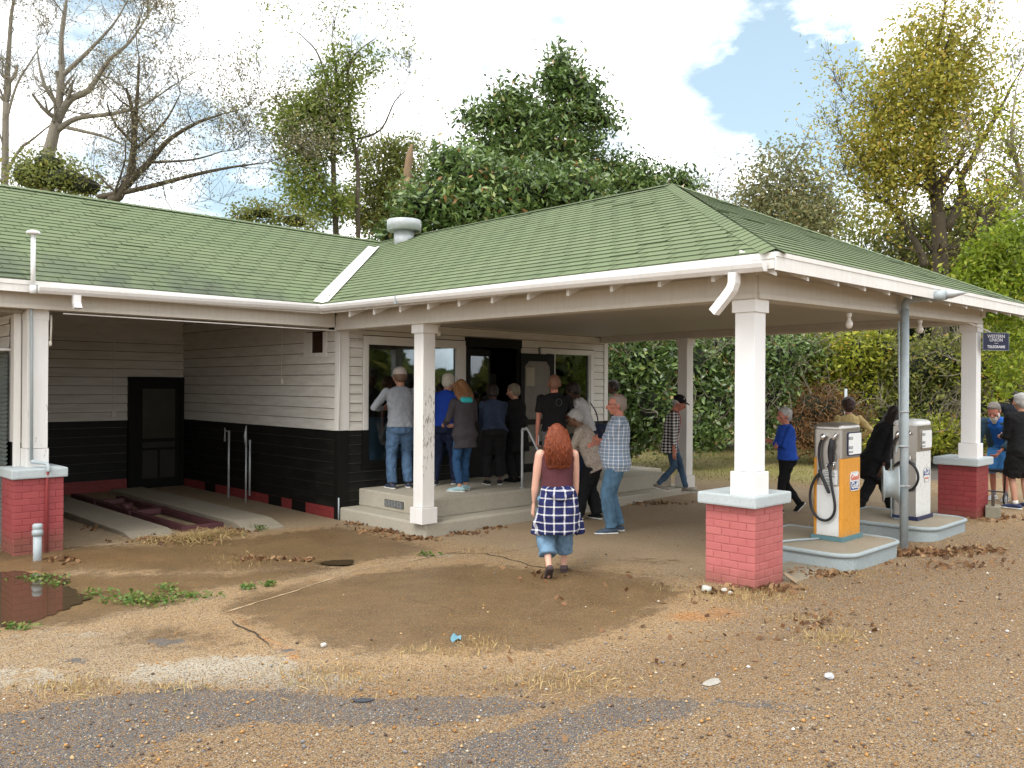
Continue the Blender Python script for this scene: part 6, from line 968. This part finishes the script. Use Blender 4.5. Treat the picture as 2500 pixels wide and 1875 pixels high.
def lobe_pts(lobes, dens, spread, per):
    """lobes in world space (c, rx, ry, rz, weight): leaf clusters around each lobe's shell"""
    out, rr = [], []
    for c, rx, ry, rz, w_ in lobes:
        n = int(dens*w_*(rx*rz+rx*ry)); d = rng.normal(size=(n, 3)); d /= np.linalg.norm(d, axis=1)[:, None]; rad = rng.uniform(.35, 1.08, (n, 1))**.55; cc = np.array(c)+d*rad*np.array([rx, ry, rz]); k = rng.poisson(per, n)+1; cc = np.repeat(cc, k, 0); out.append(cc+rng.normal(size=cc.shape)*spread); rr.append(np.repeat(rng.normal(size=n)*.16, k))
    P = np.concatenate(out); return P, np.clip(np.concatenate(rr)+rng.normal(size=len(P))*.2+.45, 0, 1)
def wl(u, v, ru, rv, dep, rd=None, w=1.):   # a lobe sized and placed in metres from where it is seen
    c = at(u, v, dep); k = dep/FPX; return (c, ru*k, (rd or ru*.9)*k, rv*k, w)
def grow(m, p, d, L_, r, lev, R_, tips, gnarl=.25, kids=4, upb=.15, n=5, up2=0., minr=.006):
    pts = [p]; rr = [r]; k = 4 if lev > 0 else 3; q = p.copy(); dd = d.copy()
    for i in range(k): dd = unit(dd+np.array([R_.gauss(0, gnarl), R_.gauss(0, gnarl), R_.gauss(0, gnarl)+upb])); q = q+dd*L_/k; pts.append(q); rr.append(max(minr*.6, r*(1-.62*(i+1)/k)))
    m.tube(pts, rr, n=n if r > .03 else 3, caps=False)
    if lev == 0: tips.append(pts[-1]); tips.append(pts[-2]); return
    for i in range(kids):
        j = R_.randint(1, k); f = R_.random(); b = pts[j]*(f)+pts[j-1]*(1-f); ax_ = unit(np.array([R_.gauss(0, 1) for _ in range(3)])); dn = unit(dd*.7+ax_*.8); grow(m, b, dn, L_*R_.uniform(.5, .8), max(minr, rr[j]*R_.uniform(.45, .7)), lev-1, R_, tips, gnarl, kids, upb, n, minr=minr)
    tips.append(pts[-1])
def tree(name, label, limbs, dep, lobes=(), lmat=None, leaf=.12, dens=120, per=6, spread=.16, bark=BARK, cat='tree', group=None, sub=2, kids=4, seed=1, subL=1.6, tipleaf=0, tipmat=None, asp=.5, up=.4, gnd_z=-.1, step=.55, core=0, minr=.007, droop=0.):
    """limbs: [(radius at start, radius at end, [(u, v, depth offset)...])]; sub-branches grow off each"""
    R_ = random.Random(seed); b0 = at(limbs[0][2][0][0], limbs[0][2][0][1], dep) if limbs else np.array(lobes[0][0]); base = V(b0[0], b0[1], float(gz(b0[0], b0[1]))); t = empty(name, base, 0, label, cat, group); m = MB(); tips = []
    for li, (r0, r1, path) in enumerate(limbs):
        r0, r1 = r0*.6, r1*.6
        P = [at(q[0], q[1], dep+(q[2] if len(q) > 2 else 0))-base for q in path]
        if li == 0: P = [V(P[0][0], P[0][1], -.3)]+P
        m.tube(P, [r0+(r1-r0)*i/(len(P)-1) for i in range(len(P))], n=9, sm=4)
        if sub:
            for a, b in zip(P[1 if li == 0 else 0:-1], P[2 if li == 0 else 1:]):
                nb = max(1, int(np.linalg.norm(b-a)/step))
                for k in range(nb): f = R_.random(); i = 0; d0 = unit(b-a); ax_ = unit(np.array([R_.gauss(0, 1) for _ in range(3)])); grow(m, a+(b-a)*f, unit(d0*.5+ax_*.9), subL*R_.uniform(.6, 1.2), max(minr*1.6, (r0*.5+r1*.5)*.33), sub-1, R_, tips, kids=kids, minr=minr)
            grow(m, P[-1], unit(P[-1]-P[-2]), subL, r1, sub, R_, tips, kids=kids, minr=minr)
    if m.v: m.build('trunk', bark, t, True)
    L_ = [(np.array(c)-base, a, b_, c_, w_) for c, a, b_, c_, w_ in lobes]
    if L_: P_, r_ = lobe_pts(L_, dens, spread, per); leaves('crown', P_, leaf, lmat, t, up, asp, r_, droop)
    if tipleaf and tips: T_ = np.repeat(np.array(tips), tipleaf, 0); T_ = T_+rng.normal(size=T_.shape)*spread; leaves('foliage', T_, leaf*.8, tipmat or lmat, t, .2, asp)
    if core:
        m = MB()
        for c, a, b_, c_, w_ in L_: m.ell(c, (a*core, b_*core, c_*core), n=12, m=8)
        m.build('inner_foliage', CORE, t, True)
    return t
GT = 'trees standing behind the station'
tree('bare_tree', 'tall bare tree with pale trunk at the far left edge', [(.24, .16, [(18, 760), (8, 600), (12, 430), (14, 250)]), (.15, .05, [(14, 250), (22, 120), (30, 20), (50, -40)]), (.09, .02, [(12, 430), (48, 365), (80, 340), (130, 300), (165, 285)]), (.08, .02, [(14, 300), (40, 210), (75, 150), (100, 110)]), (.06, .02, [(12, 250), (-20, 160), (-30, 80)])], 27, bark=BARK, group=GT, sub=3, kids=4, seed=3, subL=1.3, leaf=.085, tipleaf=2, tipmat=LM_GREY, spread=.25, step=.8, minr=.008)
tree('bare_tree', 'largest bare tree with grey forked trunk rising over the left roof', [(.36, .24, [(95, 700), (112, 420), (125, 350), (138, 300)]), (.20, .05, [(138, 300), (150, 187), (150, 85), (164, -10)]), (.20, .03, [(138, 300), (170, 244), (215, 221), (266, 147), (317, 102), (363, 34)]), (.15, .03, [(140, 318), (187, 289), (272, 278), (340, 261), (400, 225)]), (.10, .02, [(165, 312), (255, 334), (317, 363)]), (.12, .02, [(136, 250), (110, 210), (96, 159), (91, 113)]), (.12, .02, [(150, 187), (200, 140), (238, 102), (283, 51), (317, -10)])], 24, group=GT, sub=3, kids=4, seed=11, subL=1.5, leaf=.085, tipleaf=2, tipmat=LM_GREY, spread=.25, step=.75, minr=.008)
tree('leaning_tree', 'leaning sparse-leaved tree with long low branches behind the left roof', [(.24, .14, [(262, 560), (290, 480), (317, 431), (326, 368)]), (.13, .03, [(326, 368), (334, 255), (340, 142)]), (.16, .03, [(300, 460), (363, 397), (414, 340), (482, 300), (544, 278)]), (.13, .02, [(240, 482), (351, 459), (482, 425), (567, 408), (650, 397)]), (.07, .02, [(326, 368), (400, 300), (440, 230)]), (.06, .02, [(363, 397), (470, 390), (540, 370)])], 21, bark=BARKD, group=GT, sub=3, kids=5, seed=5, subL=1.5, leaf=.085, tipleaf=4, tipmat=LM_GREY, spread=.22, step=.55, minr=.006)
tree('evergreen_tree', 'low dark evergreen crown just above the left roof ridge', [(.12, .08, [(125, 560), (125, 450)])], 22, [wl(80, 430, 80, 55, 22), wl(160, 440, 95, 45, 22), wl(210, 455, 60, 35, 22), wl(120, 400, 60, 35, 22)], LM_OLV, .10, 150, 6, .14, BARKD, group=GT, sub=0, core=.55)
tree('green_tree', 'slender two-stemmed green tree with bare twigs at its top', [(.20, .12, [(820, 640), (820, 560), (816, 482), (813, 340)]), (.11, .03, [(813, 340), (822, 198), (810, 100)]), (.11, .03, [(816, 482), (748, 385), (731, 334), (686, 261), (660, 235)]), (.13, .08, [(876, 640), (873, 500), (873, 397), (856, 312), (852, 240)]), (.07, .02, [(870, 340), (929, 317), (963, 249), (990, 222)]), (.06, .02, [(813, 260), (780, 140), (745, 95), (720, 75)]), (.06, .02, [(822, 198), (870, 130), (915, 95)]), (.05, .02, [(731, 334), (680, 330), (635, 320)])], 27,
     [wl(835, 180, 60, 60, 27, w=.55), wl(805, 250, 70, 45, 27, w=.7), wl(755, 320, 75, 85, 27, w=.9), wl(740, 425, 55, 65, 27, w=.8), wl(830, 330, 60, 60, 27, w=.6), wl(905, 150, 25, 35, 27, w=.4), wl(790, 495, 80, 45, 27, w=.7), wl(700, 290, 55, 60, 27, w=.3)], LM_GRN, .14, 260, 8, .2, BARKD, group=GT, sub=3, kids=4, seed=8, subL=1.2, tipleaf=1, step=.8, minr=.007)
tree('broadleaf_tree', 'olive green tree filling the gap left of the magnolia', [(.14, .06, [(935, 640), (930, 480), (940, 380)])], 30, [wl(930, 400, 70, 60, 30), wl(1000, 380, 60, 50, 30, w=.7), wl(900, 500, 80, 60, 30), wl(990, 480, 90, 70, 30), wl(960, 540, 90, 40, 30)], LM_OLV, .14, 200, 7, .18, BARKD, group=GT, sub=2, kids=3, seed=12, subL=1.2)
tree('low_tree', 'low dark green tree behind the left roof near its low end', [(.08, .05, [(660, 620), (660, 540)])], 25, [wl(640, 520, 75, 30, 25), wl(720, 540, 70, 35, 25), wl(600, 530, 40, 18, 25)], LM_OLV, .10, 170, 6, .12, BARKD, group=GT, sub=0, core=.4)
t = empty('broken_trunk', at(995, 470, 24)*V(1, 1, 0), 0, 'pale broken tree trunk sticking up left of the magnolia', 'tree trunk'); b_ = V(*t.location); m = MB(); m.tube([V(0, 0, -.3), at(992, 560, 24)-b_, at(994, 440, 24)-b_, at(1000, 380, 24)-b_, at(1006, 352, 24)-b_], [.16, .14, .12, .10, .02], n=10, sm=3); m.build('trunk', barkm('bleached_wood', (.15, .10, .065), (.30, .21, .13)), t, True)
tree('magnolia_tree', 'big dark glossy magnolia with a stepped pointed top behind the roof', [(.25, .16, [(1330, 640), (1340, 470), (1350, 350)]), (.12, .05, [(1350, 350), (1365, 240), (1372, 150)]), (.10, .04, [(1345, 370), (1400, 300), (1470, 290)]), (.08, .04, [(1345, 380), (1260, 300), (1200, 290)])], 25,
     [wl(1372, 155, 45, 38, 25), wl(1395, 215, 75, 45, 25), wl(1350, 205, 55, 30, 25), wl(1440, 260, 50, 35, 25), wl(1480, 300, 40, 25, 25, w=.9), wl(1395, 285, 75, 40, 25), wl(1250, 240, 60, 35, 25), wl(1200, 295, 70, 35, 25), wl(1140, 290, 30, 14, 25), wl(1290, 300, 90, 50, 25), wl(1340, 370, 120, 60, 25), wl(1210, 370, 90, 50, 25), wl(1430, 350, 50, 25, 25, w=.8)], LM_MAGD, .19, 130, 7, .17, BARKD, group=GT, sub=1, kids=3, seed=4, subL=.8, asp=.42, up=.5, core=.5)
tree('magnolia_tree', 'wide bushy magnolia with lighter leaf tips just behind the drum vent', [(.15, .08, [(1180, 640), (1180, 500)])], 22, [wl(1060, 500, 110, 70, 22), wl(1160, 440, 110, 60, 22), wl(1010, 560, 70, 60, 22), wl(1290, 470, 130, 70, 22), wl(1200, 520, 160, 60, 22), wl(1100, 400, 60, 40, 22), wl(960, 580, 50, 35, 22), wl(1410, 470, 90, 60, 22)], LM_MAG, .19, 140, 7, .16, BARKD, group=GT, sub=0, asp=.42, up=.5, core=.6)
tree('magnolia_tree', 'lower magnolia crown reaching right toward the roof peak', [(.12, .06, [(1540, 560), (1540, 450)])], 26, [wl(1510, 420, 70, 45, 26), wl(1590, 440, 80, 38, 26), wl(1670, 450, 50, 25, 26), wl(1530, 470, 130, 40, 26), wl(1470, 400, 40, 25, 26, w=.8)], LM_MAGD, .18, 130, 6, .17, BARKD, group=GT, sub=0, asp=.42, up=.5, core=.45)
tree('autumn_tree', 'round brown-green autumn tree right of the roof peak', [(.2, .1, [(1925, 700), (1925, 560), (1925, 450)])], 42, [wl(1921, 415, 60, 55, 42), wl(1860, 450, 60, 50, 42, w=.9), wl(1985, 470, 55, 55, 42, w=.9), wl(1925, 500, 120, 55, 42), wl(1860, 520, 70, 45, 42), wl(2000, 540, 70, 45, 42), wl(1920, 560, 150, 40, 42)], LM_AUT, .22, 42, 9, .5, BARKD, group=GT, sub=2, kids=4, seed=9, subL=2.2, minr=.012)
tree('autumn_tree', 'small pale grey autumn tree just right of the magnolias', [(.12, .05, [(1752, 620), (1752, 470)])], 48, [wl(1752, 465, 48, 34, 48, w=.7), wl(1790, 490, 40, 30, 48, w=.5)], LM_GREY, .2, 26, 6, .4, BARK, group=GT, sub=2, kids=4, seed=10, subL=2., minr=.014)
tree('golden_tree', 'tall golden-leaved tree with dark forked limbs on the right', [(.42, .30, [(2296, 800), (2296, 640), (2291, 520)]), (.28, .10, [(2291, 520), (2276, 443), (2268, 347), (2291, 250), (2288, 120)]), (.22, .05, [(2310, 560), (2350, 480), (2345, 436), (2368, 397), (2395, 347), (2440, 270), (2475, 200)]), (.2, .08, [(2399, 640), (2397, 530), (2360, 501), (2345, 436)]), (.14, .04, [(2399, 560), (2430, 500), (2470, 460), (2510, 420)]), (.2, .05, [(2260, 650), (2241, 602), (2214, 559), (2176, 501), (2140, 480)]), (.1, .03, [(2268, 347), (2200, 300), (2140, 290)]), (.1, .03, [(2276, 443), (2200, 400), (2110, 380)]), (.08, .03, [(2291, 250), (2360, 130), (2400, 60)])], 23,
     [wl(2205, 130, 50, 55, 23, w=.65), wl(2265, 110, 75, 65, 23, w=.8), wl(2330, 130, 75, 75, 23, w=.7), wl(2240, 220, 110, 65, 23), wl(2170, 260, 70, 60, 23), wl(2320, 220, 75, 65, 23, w=.75), wl(2150, 350, 80, 65, 23), wl(2230, 340, 90, 60, 23, w=.9), wl(2120, 400, 55, 50, 23), wl(2160, 470, 70, 40, 23, w=.7), wl(2200, 420, 90, 60, 23, w=.8), wl(2150, 520, 60, 30, 23, w=.5), wl(2330, 300, 90, 60, 23, w=.5), wl(2380, 220, 70, 80, 23, w=.35), wl(2300, 400, 80, 60, 23, w=.35), wl(2140, 180, 40, 40, 23, w=.4), wl(2300, 60, 90, 30, 23, w=.3), wl(2300, 320, 70, 40, 23, w=.5), wl(2100, 340, 30, 30, 23, w=.7), wl(2400, 120, 50, 60, 23, w=.3)], LM_GOLD, .13, 150, 9, .30, BARKD, group=GT, sub=3, kids=4, seed=21, subL=1.3, tipleaf=2, step=.62)
tree('green_tree', 'thin yellow-green leaved tree at the upper right edge', [(.2, .1, [(2530, 800), (2520, 560), (2490, 420)]), (.09, .03, [(2490, 420), (2470, 330), (2480, 220)]), (.07, .02, [(2500, 450), (2440, 400), (2400, 390)])], 21, [wl(2470, 260, 45, 70, 21, w=.35), wl(2480, 370, 60, 60, 21, w=.4), wl(2430, 330, 50, 50, 21, w=.25), wl(2420, 470, 90, 50, 21, w=.3)], LM_VINE, .11, 200, 7, .2, BARKL, group=GT, sub=3, kids=4, seed=30, subL=1.1, tipleaf=1, step=.7)
GS = 'overgrown bushes beyond the lawn'
tree('vine_thicket', 'bright yellow-green bush climbing at the right edge above the eave', [(.06, .03, [(2540, 900), (2520, 700)])], 17.5, [wl(2420, 610, 60, 45, 17.5), wl(2470, 640, 60, 70, 17.5), wl(2380, 660, 50, 40, 17.5, w=.8), wl(2440, 720, 90, 60, 17.5), wl(2340, 700, 50, 30, 17.5, w=.8), wl(2490, 560, 40, 40, 17.5, w=.8), wl(2460, 800, 60, 60, 17.5, w=.7), wl(2480, 880, 50, 60, 17.5, w=.6), wl(2440, 930, 30, 40, 17.5, w=.5)], LM_BRI, .11, 300, 7, .13, BARKL, 'bush', GS, sub=3, kids=4, seed=31, subL=1.1, droop=.3, step=.5)
tree('broadleaf_tree', 'olive tree mass filling below the golden crown on the right', [(.2, .1, [(2200, 760), (2200, 640), (2200, 560)]), (.15, .08, [(2400, 760), (2410, 600), (2420, 500)])], 27, [wl(2150, 580, 70, 45, 27, w=.7), wl(2230, 560, 70, 50, 27, w=.8), wl(2320, 560, 80, 60, 27), wl(2400, 520, 70, 60, 27, w=.8), wl(2470, 500, 60, 80, 27, w=.8), wl(2440, 600, 90, 50, 27), wl(2080, 570, 40, 30, 27, w=.5), wl(2300, 640, 140, 50, 27)], LM_OLV, .15, 170, 7, .22, BARKD, group=GT, sub=2, kids=4, seed=61, subL=1.3, step=.8)
# under-canopy bank of bushes, real depth behind the lawn
def bush(name, label, lobes, mat, dep, leaf, dens, bark=BARKL, seed=1, core=.6, asp=.5, per=6, twigs=30, up=.35, spread=.14):
    t = tree(name, label, [], dep, lobes, mat, leaf, dens, per, spread, bark, 'bush', GS, 0, seed=seed, core=core, asp=asp, up=up); R_ = random.Random(seed); m = MB(); tips = []; base = V(*t.location)
    for i in range(twigs):
        c, a, b_, c_, w_ = R_.choice(lobes); d = unit(np.array([R_.gauss(0, 1), R_.gauss(0, 1), abs(R_.gauss(0, .7))])); d = unit(d-FW*.6); p = np.array(c)-base+d*np.array([a, b_, c_])*.75; grow(m, p, unit(d+np.array([0, 0, .2])), R_.uniform(.5, 1.1), .014, 1, R_, tips, gnarl=.35, kids=3, minr=.005)
    m.build('twigs', bark, t, True); return t
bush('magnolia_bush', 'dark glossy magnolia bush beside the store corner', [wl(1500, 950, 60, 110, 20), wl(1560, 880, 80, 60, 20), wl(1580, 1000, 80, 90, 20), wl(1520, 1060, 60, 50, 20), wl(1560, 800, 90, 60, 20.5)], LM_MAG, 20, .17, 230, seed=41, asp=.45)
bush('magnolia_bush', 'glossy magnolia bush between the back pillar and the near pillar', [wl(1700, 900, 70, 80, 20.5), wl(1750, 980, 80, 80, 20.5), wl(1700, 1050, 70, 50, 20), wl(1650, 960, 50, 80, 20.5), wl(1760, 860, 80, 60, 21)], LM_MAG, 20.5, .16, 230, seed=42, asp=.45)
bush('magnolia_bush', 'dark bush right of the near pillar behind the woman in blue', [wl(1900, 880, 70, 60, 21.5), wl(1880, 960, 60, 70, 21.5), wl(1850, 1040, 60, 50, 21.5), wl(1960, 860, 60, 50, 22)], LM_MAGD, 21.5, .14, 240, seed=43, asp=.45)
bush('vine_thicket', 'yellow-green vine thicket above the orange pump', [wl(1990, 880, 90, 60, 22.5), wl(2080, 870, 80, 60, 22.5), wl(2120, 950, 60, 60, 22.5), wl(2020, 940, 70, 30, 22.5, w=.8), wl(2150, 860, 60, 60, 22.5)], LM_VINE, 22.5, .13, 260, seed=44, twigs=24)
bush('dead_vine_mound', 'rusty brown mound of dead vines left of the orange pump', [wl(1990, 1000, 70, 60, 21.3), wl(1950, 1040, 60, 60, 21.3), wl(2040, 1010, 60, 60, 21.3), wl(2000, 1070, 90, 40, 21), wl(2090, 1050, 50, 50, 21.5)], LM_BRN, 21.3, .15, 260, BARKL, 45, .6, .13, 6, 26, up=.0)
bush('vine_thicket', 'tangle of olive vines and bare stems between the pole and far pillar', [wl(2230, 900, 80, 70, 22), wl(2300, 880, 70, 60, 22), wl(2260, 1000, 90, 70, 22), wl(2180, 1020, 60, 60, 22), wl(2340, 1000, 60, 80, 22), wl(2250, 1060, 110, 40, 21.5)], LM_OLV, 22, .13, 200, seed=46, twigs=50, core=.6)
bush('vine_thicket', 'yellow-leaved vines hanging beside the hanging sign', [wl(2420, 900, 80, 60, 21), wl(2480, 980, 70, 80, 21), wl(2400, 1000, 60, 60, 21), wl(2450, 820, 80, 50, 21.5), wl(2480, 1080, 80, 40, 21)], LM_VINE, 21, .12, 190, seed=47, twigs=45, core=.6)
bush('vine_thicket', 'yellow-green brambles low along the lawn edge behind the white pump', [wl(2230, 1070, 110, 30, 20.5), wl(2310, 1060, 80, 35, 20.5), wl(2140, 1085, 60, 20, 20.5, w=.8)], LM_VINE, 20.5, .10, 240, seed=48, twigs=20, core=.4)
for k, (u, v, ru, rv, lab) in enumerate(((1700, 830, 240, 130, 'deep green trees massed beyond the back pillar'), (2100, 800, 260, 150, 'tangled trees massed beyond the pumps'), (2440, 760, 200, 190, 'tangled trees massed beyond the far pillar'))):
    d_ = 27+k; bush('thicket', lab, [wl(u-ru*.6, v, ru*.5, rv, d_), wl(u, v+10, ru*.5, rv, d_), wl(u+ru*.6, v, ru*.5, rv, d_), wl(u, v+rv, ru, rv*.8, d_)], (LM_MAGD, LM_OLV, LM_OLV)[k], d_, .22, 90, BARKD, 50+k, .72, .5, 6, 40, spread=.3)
m = MB(); m.tube([tuple(V(0, 0, 0)), (0, 0, 1.9)], .03, n=8); o = m.build('marker_post', PVC, None, True); q = at(2065, 1000, 17.5); o.location = (q[0], q[1], 0); tag(o, 'white marker post showing above the curly-haired head', 'post')
# far woods behind everything, and across the road behind the viewer (seen only in the glass)
def woods(name, arc, h, n, leaf, mat, kind='stuff'):
    a = rng.uniform(arc[0], arc[1], n); r = rng.uniform(arc[2], arc[3], n); hh = h*(.75+.25*np.sin(a*23)+.12*np.sin(a*61))*rng.random(n)**.8; P_ = np.stack([r*np.sin(a), r*np.cos(a), hh], 1); o = leaves(name, P_, leaf, mat); o['kind'] = kind; o['label'] = 'distant wooded edge of mixed green trees'; return o
woods('distant_woods', (math.radians(-25), math.radians(120), 46, 58), 5.5, 26000, .9, LM_OLV)
woods('roadside_woods', (math.radians(95), math.radians(205), 30, 40), 4.2, 20000, 1.1, LM_OLV)
# lawn, weeds, dry tufts, fallen leaves, straw, loose stones
def scatter_px(lst, dens=1., wide=1.):
    out = []
    for q in lst:
        u, v, ru, rv, n = q; ru *= wide; rv *= wide; c = gnd(u, v)[:2]; a = (gnd(u+ru, v)[:2]-gnd(u-ru, v)[:2])/2; b = (gnd(u, v+rv)[:2]-gnd(u, v-rv)[:2])/2; s = rng.normal(size=(int(n*dens), 2))*.5; out.append(c+s[:, :1]*a+s[:, 1:]*b)
    P_ = np.concatenate(out); z = gz(P_[:, 0], P_[:, 1])+.006*np.sin(P_[:, 0]*2.1+.5*P_[:, 1])*np.sin(P_[:, 1]*1.7)*(~((P_[:, 0] > -.4) & (P_[:, 1] > -2.6))); return np.column_stack([P_, z])
def blades(name, P_, h, w_, mat, lean=.5, kind='stuff', label=None):
    N = len(P_); a = rng.uniform(0, 6.28, N); d = np.stack([np.cos(a), np.sin(a), np.zeros(N)], 1); b = np.stack([-d[:, 1], d[:, 0], np.zeros(N)], 1); hh = (h*rng.uniform(.4, 1.2, N))[:, None]; ln = rng.normal(size=(N, 1))*lean; up_ = np.array([0, 0, 1.])
    tip = up_*hh*np.clip(1-abs(ln)*.5, .2, 1)+d*ln*hh; v = np.stack([P_-b*w_, P_+b*w_, P_+b*w_*.7+tip*.6+up_*hh*.06, P_+tip], 1).reshape(-1, 3); o = mesh_np(name, v, np.arange(4*N).reshape(-1, 4), mat, None, {'rnd': ('FACE', rng.random(N))}); o['kind'] = kind
    if label: o['label'] = label
    return o
N_ = 52000; P_ = np.stack([rng.uniform(5.5, 24, N_), rng.uniform(-6.5, 9, N_)], 1); dd_ = P_[:, 0]*.7+P_[:, 1]*.716; lim_ = np.interp(P_[:, 0]*.716-P_[:, 1]*.7, lw, lt); P_ = P_[(dd_ > lim_+rng.normal(size=N_)*.5) & (P_[:, 0] < 22)]; blades('lawn_grass', np.column_stack([P_, gz(P_[:, 0], P_[:, 1])-.005]), .06, .007, LM_GRASS, label='short patchy lawn beyond the porch')
W_ = scatter_px([(98, 1417, 66, 10, 150), (354, 1470, 100, 15, 300), (407, 1441, 22, 9, 60), (468, 1457, 80, 6, 100), (606, 1437, 22, 4, 40), (655, 1429, 18, 4, 50), (631, 1290, 18, 7, 120), (45, 1535, 45, 6, 60), (240, 1452, 60, 8, 60), (1045, 1357, 25, 4, 50), (130, 1432, 30, 6, 60)]); W_[:, 2] += rng.uniform(.004, .05, len(W_)); o = leaves('weeds', W_, .042, LM_WEED, None, .9, .75); o['kind'] = 'stuff'; o['label'] = 'low green weeds creeping over the wet slab'
blades('dry_grass', scatter_px([(1860, 1450, 80, 14, 900), (1800, 1462, 60, 8, 300), (2013, 1397, 90, 10, 500), (2041, 1555, 50, 13, 420), (1950, 1510, 60, 5, 160), (1363, 1662, 100, 18, 500), (170, 1679, 70, 13, 420), (424, 1679, 55, 8, 160), (819, 1655, 110, 22, 650), (1073, 1594, 90, 9, 250), (1175, 1572, 40, 7, 160), (602, 1368, 45, 9, 260), (2390, 1275, 60, 8, 300), (2420, 1330, 80, 8, 160), (1690, 1440, 50, 10, 160), (1180, 1342, 40, 5, 100), (2300, 1345, 90, 7, 220)], .85, 1.9), .055, .0026, LM_DRY, .8, label='tufts of dry grass in the cracks and at the pier')
L_ = scatter_px([(960, 1298, 90, 6, 130), (880, 1280, 50, 5, 60), (1010, 1315, 60, 5, 90), (1130, 1303, 60, 5, 60), (1200, 1290, 50, 4, 40), (1870, 1440, 90, 12, 90), (2000, 1400, 80, 12, 110), (2250, 1350, 90, 10, 260), (2180, 1356, 50, 7, 120), (2380, 1345, 90, 9, 120), (420, 1320, 110, 12, 150), (580, 1298, 40, 6, 60), (620, 1366, 50, 7, 60), (740, 1370, 40, 4, 30), (250, 1290, 60, 10, 40), (1600, 1230, 90, 4, 60), (1750, 1450, 60, 8, 30), (150, 1370, 60, 8, 40), (2000, 1520, 120, 30, 30), (1300, 1400, 120, 20, 16), (2350, 1380, 120, 10, 60), (1700, 1500, 500, 120, 40), (2440, 1265, 60, 12, 70)]); L_[:, 2] += rng.uniform(.006, .022, len(L_)); o = leaves('fallen_leaves', L_, .075, LM_FALL, None, .6, .6); o['kind'] = 'stuff'; o['label'] = 'brown fallen leaves drifted against steps and kerbs'
N_ = 1500; P_ = scatter_px([(430, 1322, 110, 9, 900), (500, 1312, 70, 8, 500), (560, 1305, 40, 6, 200)]); h_ = .09*np.exp(-((P_[:, 0]+2.25)/.45)**2); P_[:, 2] += rng.random(len(P_))*h_+.008; N_ = len(P_); a = rng.uniform(0, 6.28, N_); d = np.stack([np.cos(a), np.sin(a), rng.normal(size=N_)*.25], 1)*rng.uniform(.04, .13, (N_, 1)); b = np.stack([-d[:, 1], d[:, 0], np.full(N_, .01)], 1); b /= np.linalg.norm(b, axis=1)[:, None]; v = np.stack([P_-d-b*.003, P_+d-b*.002, P_+d+b*.002, P_-d+b*.003], 1).reshape(-1, 3)
o = mesh_np('straw_pile', v, np.arange(4*N_).reshape(-1, 4), LM_DRY, None, {'rnd': ('FACE', rng.random(N_))}); tag(o, 'heap of dry straw and leaves at the mouth of the garage bay', 'straw')
N_ = 26000; P_ = np.stack([rng.uniform(-7.6, 9, N_), rng.uniform(-10.6, -4.2, N_)], 1); gl = np.interp(P_[:, 0], LP[:, 0], LP[:, 1]); P_ = P_[rng.random(N_) < 1/(1+np.exp(-(gl-P_[:, 1]+.1)/.35))*.97+.03]; near = np.hypot(P_[:, 0]-CAM[0], P_[:, 1]-CAM[1]); P_ = P_[(near > 2.5) & (rng.random(len(P_)) < np.clip(7/near, .15, 1))]; N_ = len(P_)
s = (.004+.0055*rng.random(N_)**4*2.2); O = np.array([(1, 0, 0), (0, 1, 0), (-1, 0, 0), (0, -1, 0), (0, 0, .75), (0, 0, -.6)]); th = rng.uniform(0, 6.28, N_); v = O[None]*s[:, None, None]*rng.uniform(.7, 1.3, (N_, 6, 1)); x = v[..., 0]*np.cos(th)[:, None]-v[..., 1]*np.sin(th)[:, None]; y = v[..., 0]*np.sin(th)[:, None]+v[..., 1]*np.cos(th)[:, None]; z = gz(P_[:, 0], P_[:, 1])+.006*np.sin(P_[:, 0]*2.1+.5*P_[:, 1])*np.sin(P_[:, 1]*1.7)+s*.4
v = np.stack([x+P_[:, :1], y+P_[:, 1:], v[..., 2]+z[:, None]], -1).reshape(-1, 3); T_ = np.array([(0, 1, 4), (1, 2, 4), (2, 3, 4), (3, 0, 4), (1, 0, 5), (2, 1, 5), (3, 2, 5), (0, 3, 5)]); f = (np.arange(N_)[:, None, None]*6+T_[None]).reshape(-1, 3); sm = Mat('loose_stones', .7, .3); sm.col(sm.ramp(sm.attr('rnd'), [(0., (.09, .06, .045)), (.18, (.28, .14, .045)), (.42, (.42, .22, .07)), (.62, (.46, .32, .17)), (.76, (.18, .175, .18)), (.90, (.45, .39, .30)), (.985, (.74, .72, .68))], 'CONSTANT'))
o = mesh_np('loose_gravel', v, f, sm.m, None, {'rnd': ('FACE', np.repeat(rng.random(N_), 8))}); o['kind'] = 'stuff'; o['label'] = 'loose orange, grey and white gravel scattered on the lot'
